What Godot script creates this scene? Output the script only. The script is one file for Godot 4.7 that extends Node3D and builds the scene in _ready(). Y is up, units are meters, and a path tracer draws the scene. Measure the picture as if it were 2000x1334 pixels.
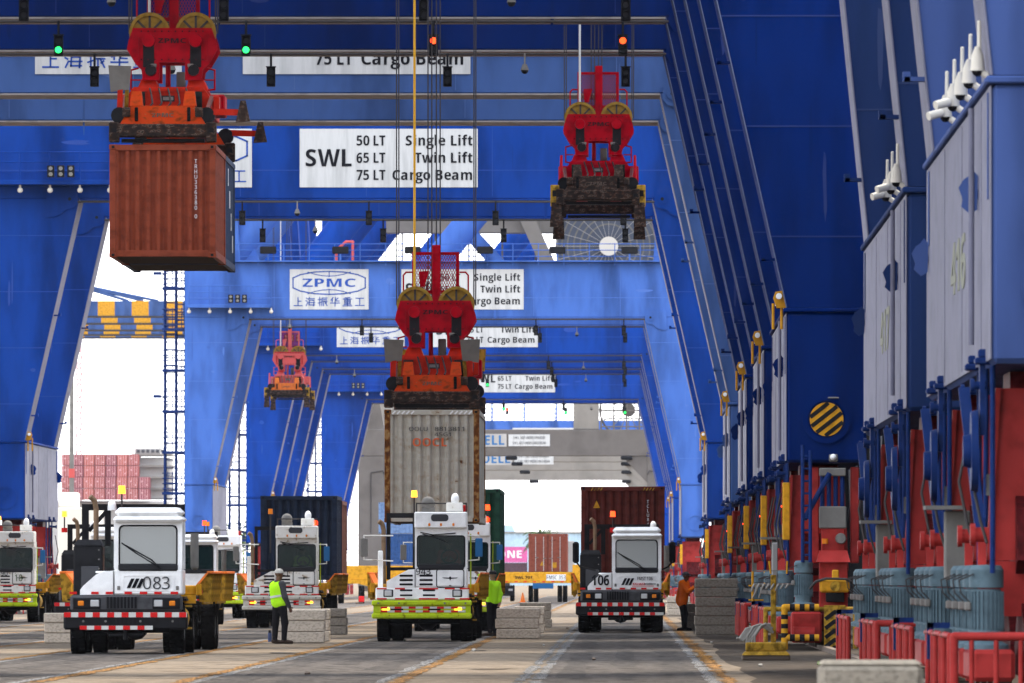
extends Node3D

# One pixel of the photograph is 1 m at F metres; the camera stands at the origin of the quay's long axis.
const F := 21000.0
const EYE := 1.55
const TONE := 0.88

class G:
	var v := PackedVector3Array()
	var n := PackedVector3Array()

	func tri(a: Vector3, b: Vector3, c: Vector3) -> void:
		var m := (c - a).cross(b - a)
		if m.length_squared() < 1e-16:
			return
		m = m.normalized()
		v.append(a); v.append(b); v.append(c)
		n.append(m); n.append(m); n.append(m)

	func quad(a: Vector3, b: Vector3, c: Vector3, d: Vector3) -> void:
		tri(a, b, c)
		tri(a, c, d)

	func otri(a: Vector3, b: Vector3, c: Vector3, o: Vector3) -> void:
		if (c - a).cross(b - a).dot((a + b + c) / 3.0 - o) < 0.0:
			tri(a, c, b)
		else:
			tri(a, b, c)

	func oquad(a: Vector3, b: Vector3, c: Vector3, d: Vector3, o: Vector3) -> void:
		if (c - a).cross(b - a).dot((a + b + c + d) / 4.0 - o) < 0.0:
			quad(a, d, c, b)
		else:
			quad(a, b, c, d)

	func stri(a: Vector3, b: Vector3, c: Vector3, na: Vector3, nb: Vector3, nc: Vector3) -> void:
		if (c - a).cross(b - a).dot(na + nb + nc) < 0.0:
			v.append(a); v.append(c); v.append(b)
			n.append(na); n.append(nc); n.append(nb)
		else:
			v.append(a); v.append(b); v.append(c)
			n.append(na); n.append(nb); n.append(nc)

	# four points round the bottom, four round the top
	func hexa(p: Array) -> G:
		var o := Vector3.ZERO
		for q in p:
			o += q / 8.0
		oquad(p[0], p[1], p[2], p[3], o)
		oquad(p[4], p[5], p[6], p[7], o)
		for i in 4:
			var j := (i + 1) % 4
			oquad(p[i], p[j], p[j + 4], p[i + 4], o)
		return self

	func box(c: Vector3, s: Vector3, b := 0.0, m := Basis()) -> G:
		var h := s * 0.5
		b = minf(b, minf(h.x, minf(h.y, h.z)) * 0.9)
		for ax in 3:
			var u := (ax + 1) % 3
			var w := (ax + 2) % 3
			for sg in [-1.0, 1.0]:
				var q := []
				for k in [[-1, -1], [1, -1], [1, 1], [-1, 1]]:
					var p := Vector3.ZERO
					p[ax] = sg * h[ax]
					p[u] = k[0] * (h[u] - b)
					p[w] = k[1] * (h[w] - b)
					q.append(c + m * p)
				oquad(q[0], q[1], q[2], q[3], c)
			if b > 0.0:
				for su in [-1.0, 1.0]:
					for sw in [-1.0, 1.0]:
						var q := []
						for k in [[-1, 0], [1, 0], [1, 1], [-1, 1]]:
							var p := Vector3.ZERO
							p[ax] = k[0] * (h[ax] - b)
							p[u] = su * (h[u] if k[1] == 0 else h[u] - b)
							p[w] = sw * (h[w] - b if k[1] == 0 else h[w])
							q.append(c + m * p)
						oquad(q[0], q[1], q[2], q[3], c)
		if b > 0.0:
			for sx in [-1.0, 1.0]:
				for sy in [-1.0, 1.0]:
					for sz in [-1.0, 1.0]:
						var e := Vector3(sx, sy, sz)
						otri(c + m * (e * Vector3(h.x, h.y - b, h.z - b)), c + m * (e * Vector3(h.x - b, h.y, h.z - b)), c + m * (e * Vector3(h.x - b, h.y - b, h.z)), c)
		return self

	# a box given by its lower and upper corner
	func bb(x0: float, x1: float, y0: float, y1: float, z0: float, z1: float, b := 0.0) -> G:
		return box(Vector3(x0 + x1, y0 + y1, z0 + z1) * 0.5, Vector3(absf(x1 - x0), absf(y1 - y0), absf(z1 - z0)), b)

	func cyl(a: Vector3, b: Vector3, r0: float, r1 := -1.0, sides := 12, caps := true) -> G:
		if r1 < 0.0:
			r1 = r0
		var d := (b - a).normalized()
		var x := d.cross(Vector3.UP if absf(d.y) < 0.9 else Vector3.RIGHT).normalized()
		var y := d.cross(x)
		for i in sides:
			var t0 := TAU * i / sides
			var t1 := TAU * (i + 1) / sides
			var e0 := x * cos(t0) + y * sin(t0)
			var e1 := x * cos(t1) + y * sin(t1)
			stri(a + e0 * r0, a + e1 * r0, b + e1 * r1, e0, e1, e1)
			stri(a + e0 * r0, b + e1 * r1, b + e0 * r1, e0, e1, e0)
			if caps:
				stri(a, a + e0 * r0, a + e1 * r0, -d, -d, -d)
				stri(b, b + e0 * r1, b + e1 * r1, d, d, d)
		return self

	func tube(p: Array, r: float, sides := 8) -> G:
		for i in p.size() - 1:
			cyl(p[i], p[i + 1], r, r, sides, true)
		for i in range(1, p.size() - 1):
			ball(p[i], r, 4, sides)
		return self

	func ball(c: Vector3, r: float, rows := 6, cols := 10, s := Vector3.ONE) -> G:
		for i in rows:
			var a0 := PI * i / rows - PI / 2
			var a1 := PI * (i + 1) / rows - PI / 2
			for j in cols:
				var b0 := TAU * j / cols
				var b1 := TAU * (j + 1) / cols
				var p00 := Vector3(cos(a0) * cos(b0), sin(a0), cos(a0) * sin(b0))
				var p01 := Vector3(cos(a0) * cos(b1), sin(a0), cos(a0) * sin(b1))
				var p10 := Vector3(cos(a1) * cos(b0), sin(a1), cos(a1) * sin(b0))
				var p11 := Vector3(cos(a1) * cos(b1), sin(a1), cos(a1) * sin(b1))
				if i > 0:
					stri(c + p00 * r * s, c + p01 * r * s, c + p11 * r * s, p00, p01, p11)
				if i < rows - 1:
					stri(c + p00 * r * s, c + p11 * r * s, c + p10 * r * s, p00, p11, p10)
		return self

	# profile of (radius, height) turned round an axis from o along d
	func lathe(o: Vector3, d: Vector3, prof: Array, sides := 16) -> G:
		for i in prof.size() - 1:
			cyl_part(o + d * prof[i].y, o + d * prof[i + 1].y, d, prof[i].x, prof[i + 1].x, sides)
		return self

	func cyl_part(a: Vector3, b: Vector3, d: Vector3, r0: float, r1: float, sides: int) -> void:
		var x := d.cross(Vector3.UP if absf(d.y) < 0.9 else Vector3.RIGHT).normalized()
		var y := d.cross(x)
		var h := (b - a).dot(d)
		for i in sides:
			var t0 := TAU * i / sides
			var t1 := TAU * (i + 1) / sides
			var e0 := x * cos(t0) + y * sin(t0)
			var e1 := x * cos(t1) + y * sin(t1)
			var n0 := (e0 * h + d * (r0 - r1)).normalized() if absf(h) + absf(r0 - r1) > 1e-6 else d
			var n1 := (e1 * h + d * (r0 - r1)).normalized() if absf(h) + absf(r0 - r1) > 1e-6 else d
			stri(a + e0 * r0, a + e1 * r0, b + e1 * r1, n0, n1, n1)
			stri(a + e0 * r0, b + e1 * r1, b + e0 * r1, n0, n1, n0)

	# a flat outline in t's xy plane, given depth towards -z
	func prism(poly: PackedVector2Array, depth: float, t := Transform3D()) -> G:
		var ids := Geometry2D.triangulate_polygon(poly)
		var mid := Vector2.ZERO
		for p in poly:
			mid += p / poly.size()
		var zf := t.basis * Vector3(0, 0, 1)
		for i in range(0, ids.size(), 3):
			var a := poly[ids[i]]
			var b := poly[ids[i + 1]]
			var c := poly[ids[i + 2]]
			stri(t * Vector3(a.x, a.y, 0), t * Vector3(b.x, b.y, 0), t * Vector3(c.x, c.y, 0), zf, zf, zf)
			stri(t * Vector3(a.x, a.y, -depth), t * Vector3(b.x, b.y, -depth), t * Vector3(c.x, c.y, -depth), -zf, -zf, -zf)
		var cw := 1.0 if Geometry2D.is_polygon_clockwise(poly) else -1.0
		for i in poly.size():
			var a := poly[i]
			var b := poly[(i + 1) % poly.size()]
			var e := (b - a).normalized()
			var m := (t.basis * Vector3(-e.y, e.x, 0)) * cw
			var q := [t * Vector3(a.x, a.y, 0), t * Vector3(b.x, b.y, 0), t * Vector3(b.x, b.y, -depth), t * Vector3(a.x, a.y, -depth)]
			stri(q[0], q[1], q[2], m, m, m)
			stri(q[0], q[2], q[3], m, m, m)
		return self

	# a plate between two outlines of the same number of points
	func ring(outer: PackedVector2Array, inner: PackedVector2Array, depth: float, t := Transform3D()) -> G:
		var m := outer.size()
		var zf := t.basis * Vector3(0, 0, 1)
		for i in m:
			var j := (i + 1) % m
			for f in [0.0, -depth]:
				var nn := zf if f == 0.0 else -zf
				var q := [t * Vector3(outer[i].x, outer[i].y, f), t * Vector3(outer[j].x, outer[j].y, f), t * Vector3(inner[j].x, inner[j].y, f), t * Vector3(inner[i].x, inner[i].y, f)]
				stri(q[0], q[1], q[2], nn, nn, nn)
				stri(q[0], q[2], q[3], nn, nn, nn)
			for w in [outer, inner]:
				var a: Vector2 = w[i]
				var b: Vector2 = w[j]
				quad(t * Vector3(a.x, a.y, 0), t * Vector3(b.x, b.y, 0), t * Vector3(b.x, b.y, -depth), t * Vector3(a.x, a.y, -depth))
		return self

	# a flat bar between two points of t's xy plane
	func bar2(a: Vector2, b: Vector2, w: float, depth: float, t := Transform3D()) -> G:
		var e := (b - a).normalized() * w * 0.5
		var s := Vector2(-e.y, e.x)
		return prism(PackedVector2Array([a - e - s, b + e - s, b + e + s, a - e + s]), depth, t)

	# a beam of rectangular section between two points
	func beam(a: Vector3, b: Vector3, w: float, h: float, up := Vector3.UP) -> G:
		var d := (b - a).normalized()
		var x := d.cross(up).normalized()
		if x.length() < 0.5:
			x = Vector3.RIGHT
		var y := x.cross(d).normalized()
		return box((a + b) * 0.5, Vector3(w, h, (b - a).length()), 0.0, Basis(x, y, -d))

	# sheet steel with upright trapezoid ribs: width along t.x, height along t.y, ribs stand out along t.z
	func ribs(width: float, height: float, pitch: float, deep: float, t := Transform3D()) -> G:
		var k := maxi(1, roundi(width / pitch))
		var p := width / k
		var xs := []
		for i in k:
			xs.append_array([Vector2(i * p, 0), Vector2(i * p + p * 0.26, 0), Vector2(i * p + p * 0.5, -deep), Vector2(i * p + p * 0.76, -deep)])
		xs.append(Vector2(width, 0))
		for i in xs.size() - 1:
			var a: Vector2 = xs[i]
			var b: Vector2 = xs[i + 1]
			var nn := (t.basis * Vector3(a.y - b.y, 0, b.x - a.x)).normalized()
			var q := [t * Vector3(a.x, 0, a.y), t * Vector3(b.x, 0, b.y), t * Vector3(b.x, height, b.y), t * Vector3(a.x, height, a.y)]
			stri(q[0], q[1], q[2], nn, nn, nn)
			stri(q[0], q[2], q[3], nn, nn, nn)
		return self

	func mesh() -> ArrayMesh:
		var a := []
		a.resize(Mesh.ARRAY_MAX)
		a[Mesh.ARRAY_VERTEX] = v
		a[Mesh.ARRAY_NORMAL] = n
		var m := ArrayMesh.new()
		if v.size():
			m.add_surface_from_arrays(Mesh.PRIMITIVE_TRIANGLES, a)
		return m


static func rrect(w: float, h: float, r: float, c := Vector2.ZERO, k := 4) -> PackedVector2Array:
	var out := PackedVector2Array()
	r = maxf(r, 0.001)
	for q in 4:
		var o := Vector2((w * 0.5 - r) * (1 if q in [0, 3] else -1), (h * 0.5 - r) * (1 if q < 2 else -1))
		for i in k + 1:
			var a := PI / 2 * (q + float(i) / k)
			out.append(c + o + Vector2(cos(a), sin(a)) * r)
	return out


static func circ(r: float, c := Vector2.ZERO, k := 24) -> PackedVector2Array:
	var out := PackedVector2Array()
	for i in k:
		out.append(c + Vector2(cos(TAU * i / k), sin(TAU * i / k)) * r)
	return out


# where a pixel of the photograph lies at a given distance along the quay
func at(x: float, y: float, d: float) -> Vector3:
	return Vector3((x - 1220.0) * d / F, EYE + (1128.0 - y) * d / F, -d)


func rot(x := 0.0, y := 0.0, z := 0.0, o := Vector3.ZERO) -> Transform3D:
	return Transform3D(Basis.from_euler(Vector3(deg_to_rad(x), deg_to_rad(y), deg_to_rad(z))), o)


var taken := {}
func numbered(s: String) -> String:
	var k: int = taken.get(s, 0)
	taken[s] = k + 1
	return s if k == 0 else "%s_%03d" % [s, k]


func thing(called: String, label: String, category: String, p := Vector3.ZERO, group := "") -> Node3D:
	var o := Node3D.new()
	o.name = numbered(called)
	add_child(o)
	o.position = p
	o.set_meta("label", label)
	o.set_meta("category", category)
	if group:
		o.set_meta("group", group)
	return o


func single(called: String, label: String, category: String, g: G, m: Material, p := Vector3.ZERO, group := "") -> MeshInstance3D:
	var o := MeshInstance3D.new()
	o.name = numbered(called)
	o.mesh = g.mesh()
	o.material_override = m
	add_child(o)
	o.position = p
	o.set_meta("label", label)
	o.set_meta("category", category)
	if group:
		o.set_meta("group", group)
	return o


func part(parent: Node3D, called: String, g, m: Material, p := Vector3.ZERO) -> MeshInstance3D:
	var o := MeshInstance3D.new()
	var k := 0
	var s := called
	while parent.has_node(s):
		k += 1
		s = "%s_%03d" % [called, k]
	o.name = s
	o.mesh = g.mesh() if g is G else g
	o.material_override = m
	o.position = p
	parent.add_child(o, true)
	return o


func ground_piece(called: String, g: G, m: Material) -> MeshInstance3D:
	var o := MeshInstance3D.new()
	o.name = numbered(called)
	o.mesh = g.mesh()
	o.material_override = m
	o.set_meta("kind", "structure")
	add_child(o)
	return o


var fonts := {}
func lettering(parent: Node3D, s: String, p: Vector3, cap: float, m: Material, align := 0, bold := true, squeeze := 1.0, yaw := 0.0, face := "Droid Sans") -> MeshInstance3D:
	var key := "%s%s" % [face, bold]
	if not fonts.has(key):
		var f := SystemFont.new()
		f.font_names = PackedStringArray([face])
		f.font_weight = 700 if bold else 400
		fonts[key] = f
	var t := TextMesh.new()
	t.text = s
	t.font = fonts[key]
	t.font_size = 32
	t.pixel_size = cap / 0.714 / 32.0
	t.depth = 0.012
	t.curve_step = 1.0
	t.horizontal_alignment = HORIZONTAL_ALIGNMENT_LEFT if align < 0 else HORIZONTAL_ALIGNMENT_RIGHT if align > 0 else HORIZONTAL_ALIGNMENT_CENTER
	t.vertical_alignment = VERTICAL_ALIGNMENT_CENTER
	var o := part(parent, "lettering", t, m, p)
	o.scale.x = squeeze
	o.rotation.y = deg_to_rad(yaw)
	return o


# ---------------------------------------------------------------- materials
var tex := {}
var mats := {}

func noise_tex(key: String, seed_: int, freq: float, stops: Array, octaves := 5, kind := FastNoiseLite.TYPE_SIMPLEX_SMOOTH, size := 512) -> NoiseTexture2D:
	if tex.has(key):
		return tex[key]
	var f := FastNoiseLite.new()
	f.seed = seed_
	f.noise_type = kind
	f.frequency = freq
	f.fractal_octaves = octaves
	var t := NoiseTexture2D.new()
	t.width = size
	t.height = size
	t.seamless = true
	t.noise = f
	var r := Gradient.new()
	var offs := PackedFloat32Array()
	var cols := PackedColorArray()
	for s in stops:
		offs.append(s[0])
		var c = s[1]
		cols.append(Color(c, c, c) if c is float else c)
	r.offsets = offs
	r.colors = cols
	t.color_ramp = r
	tex[key] = t
	return t


func bump_tex(key: String, seed_: int, freq: float, strength: float) -> NoiseTexture2D:
	if tex.has(key):
		return tex[key]
	var f := FastNoiseLite.new()
	f.seed = seed_
	f.frequency = freq
	f.fractal_octaves = 4
	var t := NoiseTexture2D.new()
	t.width = 512
	t.height = 512
	t.seamless = true
	t.as_normal_map = true
	t.bump_strength = strength
	t.noise = f
	tex[key] = t
	return t


# lin: the surface's own colour, linear
func mat(key: String, lin := Color.WHITE, rough := 0.6, metal := 0.0, cover := "", scale := Vector3(0.5, 0.5, 0.5), world := false, bump := "", amount := 0.4) -> StandardMaterial3D:
	if mats.has(key):
		return mats[key]
	var m := StandardMaterial3D.new()
	m.resource_name = key
	var k := 1.0 if key.begins_with("white") or key.begins_with("lamp") or key.begins_with("hivis") or key == "cream" else TONE
	m.albedo_color = Color(lin.r * k, lin.g * k, lin.b * k).linear_to_srgb()
	m.roughness = rough
	m.metallic = metal
	m.metallic_specular = 0.13
	if cover or bump:
		m.uv1_triplanar = true
		m.uv1_world_triplanar = world
		m.uv1_scale = scale
	if cover:
		m.albedo_texture = tex[cover]
	if bump:
		m.normal_enabled = true
		m.normal_texture = tex[bump]
		m.normal_scale = amount
	mats[key] = m
	return m


func glow(key: String, lin: Color, energy: float) -> StandardMaterial3D:
	var m := mat(key, lin * 0.5, 0.4)
	m.emission_enabled = true
	m.emission = lin.linear_to_srgb()
	m.emission_energy_multiplier = energy
	return m


func textures() -> void:
	noise_tex("wear", 3, 0.012, [[0.0, 0.78], [0.35, 0.92], [0.55, 1.0], [1.0, 1.0]])
	noise_tex("grime", 8, 0.02, [[0.0, 0.45], [0.4, 0.75], [0.62, 1.0], [1.0, 0.92]])
	noise_tex("chalk", 15, 0.009, [[0.0, 0.88], [0.4, 0.96], [0.6, 1.0], [0.8, 0.97], [1.0, 1.0]], 6)
	var b := func(r, g, bl): return Color(r, g, bl)
	noise_tex("rusty", 21, 0.011, [[0.0, b.call(0.44, 0.29, 0.19)], [0.07, b.call(0.60, 0.45, 0.33)], [0.13, b.call(0.90, 0.87, 0.82)], [0.4, b.call(1.0, 1.0, 1.0)], [1.0, b.call(0.9, 0.9, 0.88)]], 6)
	noise_tex("rust_post", 24, 0.02, [[0.0, b.call(0.26, 0.15, 0.10)], [0.45, b.call(0.46, 0.28, 0.14)], [0.6, b.call(0.62, 0.45, 0.26)], [1.0, b.call(0.66, 0.58, 0.45)]], 6)
	noise_tex("scrape", 31, 0.022, [[0.0, b.call(0.15, 0.12, 0.11)], [0.45, b.call(0.22, 0.185, 0.17)], [0.60, b.call(0.32, 0.20, 0.15)], [0.70, b.call(0.46, 0.42, 0.38)], [0.76, b.call(0.25, 0.21, 0.19)], [1.0, b.call(0.17, 0.14, 0.13)]], 4)
	noise_tex("orange_worn", 37, 0.02, [[0.0, b.call(0.40, 0.20, 0.12)], [0.22, b.call(0.66, 0.28, 0.10)], [0.42, b.call(0.88, 0.31, 0.09)], [0.78, b.call(0.90, 0.28, 0.07)], [0.86, b.call(0.72, 0.46, 0.32)], [1.0, b.call(0.8, 0.33, 0.13)]], 5)
	noise_tex("dirty_white", 41, 0.013, [[0.0, b.call(0.46, 0.38, 0.30)], [0.14, b.call(0.70, 0.64, 0.56)], [0.28, b.call(0.95, 0.94, 0.92)], [1.0, b.call(1, 1, 1)]], 6)
	noise_tex("concrete", 52, 0.035, [[0.0, 0.78], [0.4, 0.92], [0.6, 1.0], [1.0, 0.93]], 7)
	noise_tex("pave", 57, 0.008, [[0.0, b.call(0.55, 0.53, 0.52)], [0.3, b.call(0.80, 0.78, 0.76)], [0.5, b.call(1, 0.98, 0.95)], [0.7, b.call(0.86, 0.84, 0.82)], [1.0, b.call(1, 1, 1)]], 7, FastNoiseLite.TYPE_SIMPLEX_SMOOTH, 1024)
	noise_tex("tar", 61, 0.01, [[0.0, 0.55], [0.35, 0.8], [0.55, 1.0], [0.75, 0.82], [1.0, 1.0]], 7, FastNoiseLite.TYPE_SIMPLEX_SMOOTH, 1024)
	noise_tex("chipped", 66, 0.03, [[0.0, 0.25], [0.46, 0.36], [0.56, 0.85], [1.0, 1.0]], 5)
	noise_tex("steel_streak", 83, 0.006, [[0.0, 0.70], [0.3, 0.86], [0.5, 0.97], [0.65, 1.0], [1.0, 0.9]], 6)
	bump_tex("dent", 71, 0.006, 6.0)
	bump_tex("grain", 75, 0.03, 8.0)


func _ready() -> void:
	var cam := Camera3D.new()
	cam.name = "camera"
	cam.projection = Camera3D.PROJECTION_FRUSTUM
	cam.near = 10.0
	cam.far = 8000.0
	cam.size = 10.0 * 1334.0 / F
	cam.frustum_offset = Vector2((1000.0 - 1220.0) / F, (1128.0 - 667.0) / F) * 10.0
	cam.position = Vector3(0, EYE, 0)
	var optics := CameraAttributesPhysical.new()
	optics.frustum_near = 10.0
	optics.frustum_far = 8000.0
	optics.frustum_focal_length = 378.0
	optics.frustum_focus_distance = 262.0
	optics.exposure_aperture = 9.0
	cam.attributes = optics
	cam.near = 10.0
	cam.far = 8000.0
	add_child(cam)
	cam.current = true
	var sky_mat := ProceduralSkyMaterial.new()
	sky_mat.sky_top_color = Color(0.80, 0.83, 0.88)
	sky_mat.sky_horizon_color = Color(0.985, 0.985, 0.99)
	sky_mat.sky_curve = 0.12
	sky_mat.sky_energy_multiplier = 1.0
	sky_mat.ground_bottom_color = Color(0.45, 0.43, 0.4)
	sky_mat.ground_horizon_color = Color(0.8, 0.79, 0.77)
	sky_mat.sun_angle_max = 20.0
	var sky := Sky.new()
	sky.sky_material = sky_mat
	var env := Environment.new()
	env.background_mode = Environment.BG_SKY
	env.sky = sky
	env.background_energy_multiplier = SKY
	env.tonemap_mode = Environment.TONE_MAPPER_LINEAR
	env.tonemap_exposure = EXPOSURE
	env.fog_enabled = true
	env.fog_density = HAZE
	env.fog_light_color = Color(0.90, 0.93, 1.0)
	env.sdfgi_enabled = true
	env.ssao_enabled = true
	env.ssil_enabled = true
	var we := WorldEnvironment.new()
	we.name = "world"
	we.environment = env
	add_child(we)
	var sun := DirectionalLight3D.new()
	sun.name = "sun"
	sun.light_color = Color(1.0, 0.96, 0.9)
	sun.light_energy = SUN
	sun.light_angular_distance = 10.0
	sun.shadow_enabled = true
	sun.rotation_degrees = Vector3(-52, 165, 0)
	add_child(sun)

	textures()
	palette()
	ground()
	quay_cranes()
	far_things()
	hanging_loads()
	traffic()
	quay_clutter()
	people()


const EXPOSURE := 3.15
const SKY := 1.5
const SUN := 0.9
const HAZE := 0.000017


func palette() -> void:
	mat("pave", Color(0.215, 0.18, 0.142), 0.9, 0, "pave", Vector3(0.11, 0.11, 0.11), true, "grain", 0.5)
	mat("tarmac", Color(0.105, 0.092, 0.083), 0.9, 0, "tar", Vector3(0.16, 0.16, 0.05), true, "grain", 0.5)
	mat("ground_shade", Color(0.072, 0.06, 0.05), 0.9, 0, "pave", Vector3(0.16, 0.16, 0.1), true, "grain", 0.5)  # ground darkened to carry the shade of the cranes
	mat("track", Color(0.075, 0.066, 0.06), 0.85, 0, "tar", Vector3(0.3, 0.3, 0.05), true)
	mat("pale_patch", Color(0.16, 0.135, 0.11), 0.9, 0, "pave", Vector3(0.5, 0.5, 0.1), true)
	mat("line_white", Color(0.34, 0.33, 0.32), 0.7, 0, "chipped", Vector3(0.9, 0.9, 0.25), true)
	mat("line_orange", Color(0.46, 0.22, 0.05), 0.7, 0, "chipped", Vector3(0.7, 0.7, 0.2), true)
	mat("joint", Color(0.09, 0.085, 0.08), 0.9)
	mat("steel", Color(0.25, 0.25, 0.25), 0.4, 0.7)
	mat("rail", Color(0.12, 0.09, 0.07), 0.6, 0.4)
	mat("black", Color(0.012, 0.012, 0.014), 0.55)
	mat("black_paint", Color(0.016, 0.016, 0.018), 0.4, 0, "wear")
	mat("rubber", Color(0.012, 0.012, 0.012), 0.85, 0, "grime", Vector3(1.2, 1.2, 1.2))
	mat("rim", Color(0.25, 0.25, 0.25), 0.5, 0.2)
	mat("white_paint", Color(0.86, 0.86, 0.85), 0.32, 0, "chalk", Vector3(0.35, 0.35, 0.35))
	mat("white_dirty", Color(0.74, 0.73, 0.70), 0.45, 0, "dirty_white", Vector3(0.5, 0.5, 0.5))
	mat("cream", Color(0.62, 0.58, 0.5), 0.5)
	mat("sign_white", Color(0.56, 0.56, 0.55), 0.6, 0, "chalk", Vector3(0.5, 0.06, 0.5))
	mat("print_black", Color(0.012, 0.012, 0.015), 0.7)
	mat("print_blue", Color(0.03, 0.08, 0.33), 0.7)
	mat("print_white", Color(0.75, 0.75, 0.75), 0.7)
	mat("print_red", Color(0.6, 0.02, 0.02), 0.7)
	mat("print_orange", Color(0.62, 0.13, 0.05), 0.7)
	mat("lime", Color(0.47, 0.62, 0.02), 0.5, 0, "dirty_white", Vector3(0.6, 0.6, 0.6))
	mat("hivis", Color(0.42, 0.85, 0.02), 0.8)
	mat("hivis_orange", Color(1.0, 0.20, 0.015), 0.85)
	mat("tape", Color(0.62, 0.62, 0.58), 0.35)
	mat("yellow", Color(0.60, 0.29, 0.02), 0.5, 0, "wear", Vector3(0.5, 0.5, 0.5))
	mat("yellow_dirty", Color(0.44, 0.255, 0.03), 0.55, 0, "grime", Vector3(0.5, 0.5, 0.5))
	mat("orange", Color(0.72, 0.17, 0.03), 0.5, 0, "wear", Vector3(0.5, 0.5, 0.5))
	mat("orange_worn", Color(0.62, 0.58, 0.55), 0.6, 0, "orange_worn", Vector3(0.3, 0.5, 0.3))
	mat("scrape", Color(0.7, 0.7, 0.7), 0.6, 0.1, "scrape", Vector3(0.35, 0.6, 0.35))
	mat("red", Color(0.36, 0.0, 0.008), 0.45, 0, "wear", Vector3(0.4, 0.4, 0.4))
	mat("red_orange", Color(0.44, 0.018, 0.006), 0.45, 0, "wear", Vector3(0.5, 0.5, 0.5))
	mat("bogie_red", Color(0.38, 0.036, 0.032), 0.42, 0, "wear", Vector3(0.35, 0.35, 0.35))
	mat("far_red", Color(0.55, 0.10, 0.09), 0.6)
	mat("brass", Color(0.30, 0.18, 0.03), 0.5, 0.2, "wear", Vector3(0.8, 0.8, 0.8))
	mat("grey_box", Color(0.20, 0.19, 0.175), 0.6, 0, "chalk", Vector3(0.4, 0.4, 0.4))
	mat("motor", Color(0.11, 0.165, 0.195), 0.5, 0, "wear", Vector3(0.7, 0.7, 0.7))
	mat("rope", Color(0.055, 0.05, 0.05), 0.7)
	mat("cable_yellow", Color(0.72, 0.38, 0.03), 0.6)
	mat("cable_white", Color(0.6, 0.6, 0.58), 0.6)
	mat("hose", Color(0.26, 0.245, 0.22), 0.7)
	mat("exhaust", Color(0.22, 0.145, 0.09), 0.6, 0.3, "wear", Vector3(0.6, 0.6, 0.6))
	mat("grease_red", Color(0.10, 0.010, 0.012), 0.5, 0, "grime", Vector3(0.5, 0.5, 0.5))  # dark red; on the equalisers it carries painted under-sill shade
	mat("faint_pink", Color(0.62, 0.36, 0.36), 0.8)
	mat("blue_panel", Color(0.03, 0.14, 0.33), 0.5)
	mat("concrete_block", Color(0.60, 0.51, 0.41), 0.85, 0, "concrete", Vector3(0.5, 0.8, 0.5), true, "grain", 0.35)
	mat("concrete_dark", Color(0.27, 0.235, 0.195), 0.85, 0, "concrete", Vector3(0.5, 0.8, 0.5), true, "grain", 0.35)
	mat("barrier", Color(0.30, 0.26, 0.205), 0.85, 0, "concrete", Vector3(0.5, 0.8, 0.5), true, "grain", 0.35)
	mat("skin", Color(0.38, 0.22, 0.15), 0.6)
	mat("skin_dark", Color(0.16, 0.085, 0.055), 0.6)
	mat("cloth_dark", Color(0.014, 0.013, 0.015), 0.9)
	mat("cloth_grey", Color(0.06, 0.06, 0.065), 0.9)
	mat("boot", Color(0.05, 0.035, 0.028), 0.8)
	mat("helmet_black", Color(0.015, 0.015, 0.017), 0.3)
	mat("helmet_white", Color(0.5, 0.48, 0.43), 0.4)
	mat("seat", Color(0.03, 0.03, 0.033), 0.8)
	mat("amber_plain", Color(0.75, 0.22, 0.02), 0.3)
	mat("lens_clear", Color(0.35, 0.36, 0.37), 0.12, 0.3)
	mat("ship_grey", Color(0.42, 0.40, 0.38), 0.6, 0, "chalk", Vector3(0.03, 0.03, 0.03))
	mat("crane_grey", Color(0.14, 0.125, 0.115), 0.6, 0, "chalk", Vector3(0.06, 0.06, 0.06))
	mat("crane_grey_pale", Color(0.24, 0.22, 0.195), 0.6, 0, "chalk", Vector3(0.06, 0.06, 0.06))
	mat("leaf", Color(0.07, 0.11, 0.03), 0.7)
	mat("bark", Color(0.14, 0.10, 0.07), 0.9)
	glow("lamp_green", Color(0.02, 1.0, 0.12), 1.3)
	glow("lamp_red", Color(1.0, 0.05, 0.01), 1.6)
	glow("lamp_amber", Color(1.0, 0.36, 0.02), 1.8)
	var g := mat("glass", Color(0.006, 0.022, 0.022), 0.03)
	g.transparency = BaseMaterial3D.TRANSPARENCY_ALPHA
	g.albedo_color.a = 0.62
	g.metallic_specular = 0.17
	g = mat("glass_pale", Color(0.20, 0.22, 0.215), 0.12)
	g.transparency = BaseMaterial3D.TRANSPARENCY_ALPHA
	g.albedo_color.a = 0.72
	g.metallic_specular = 0.6
	mats.white_paint.metallic_specular = 0.4
	mats.rubber.metallic_specular = 0.05
	var net := mat("netting", Color(0.32, 0.015, 0.03), 0.5)
	# blue paints of the cranes, each weathered in its own way
	paint("navy", Color(0.0007, 0.015, 0.115))
	paint("slate", Color(0.05, 0.10, 0.265))
	paint("royal", Color(0.006, 0.043, 0.25))
	paint("sky_blue", Color(0.062, 0.145, 0.46))
	paint("cobalt", Color(0.005, 0.05, 0.31))
	paint("denim", Color(0.016, 0.037, 0.125))
	paint("pale_denim", Color(0.06, 0.10, 0.27))
	mat("pale_lilac", Color(0.185, 0.185, 0.25), 0.5, 0, "chalk", Vector3(0.10, 0.25, 0.10), true)  # paler lilac-grey for the lane-facing plates, conduits and edge beads
	mat("chalky_stain", Color(0.27, 0.275, 0.215), 0.6)
	mat("reflected_beige", Color(0.26, 0.235, 0.225), 0.6, 0, "wear", Vector3(0.2, 0.2, 0.2))  # beige stands for ground light reflected on the beam undersides
	mat("edge_grey", Color(0.10, 0.12, 0.19), 0.5)
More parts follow.
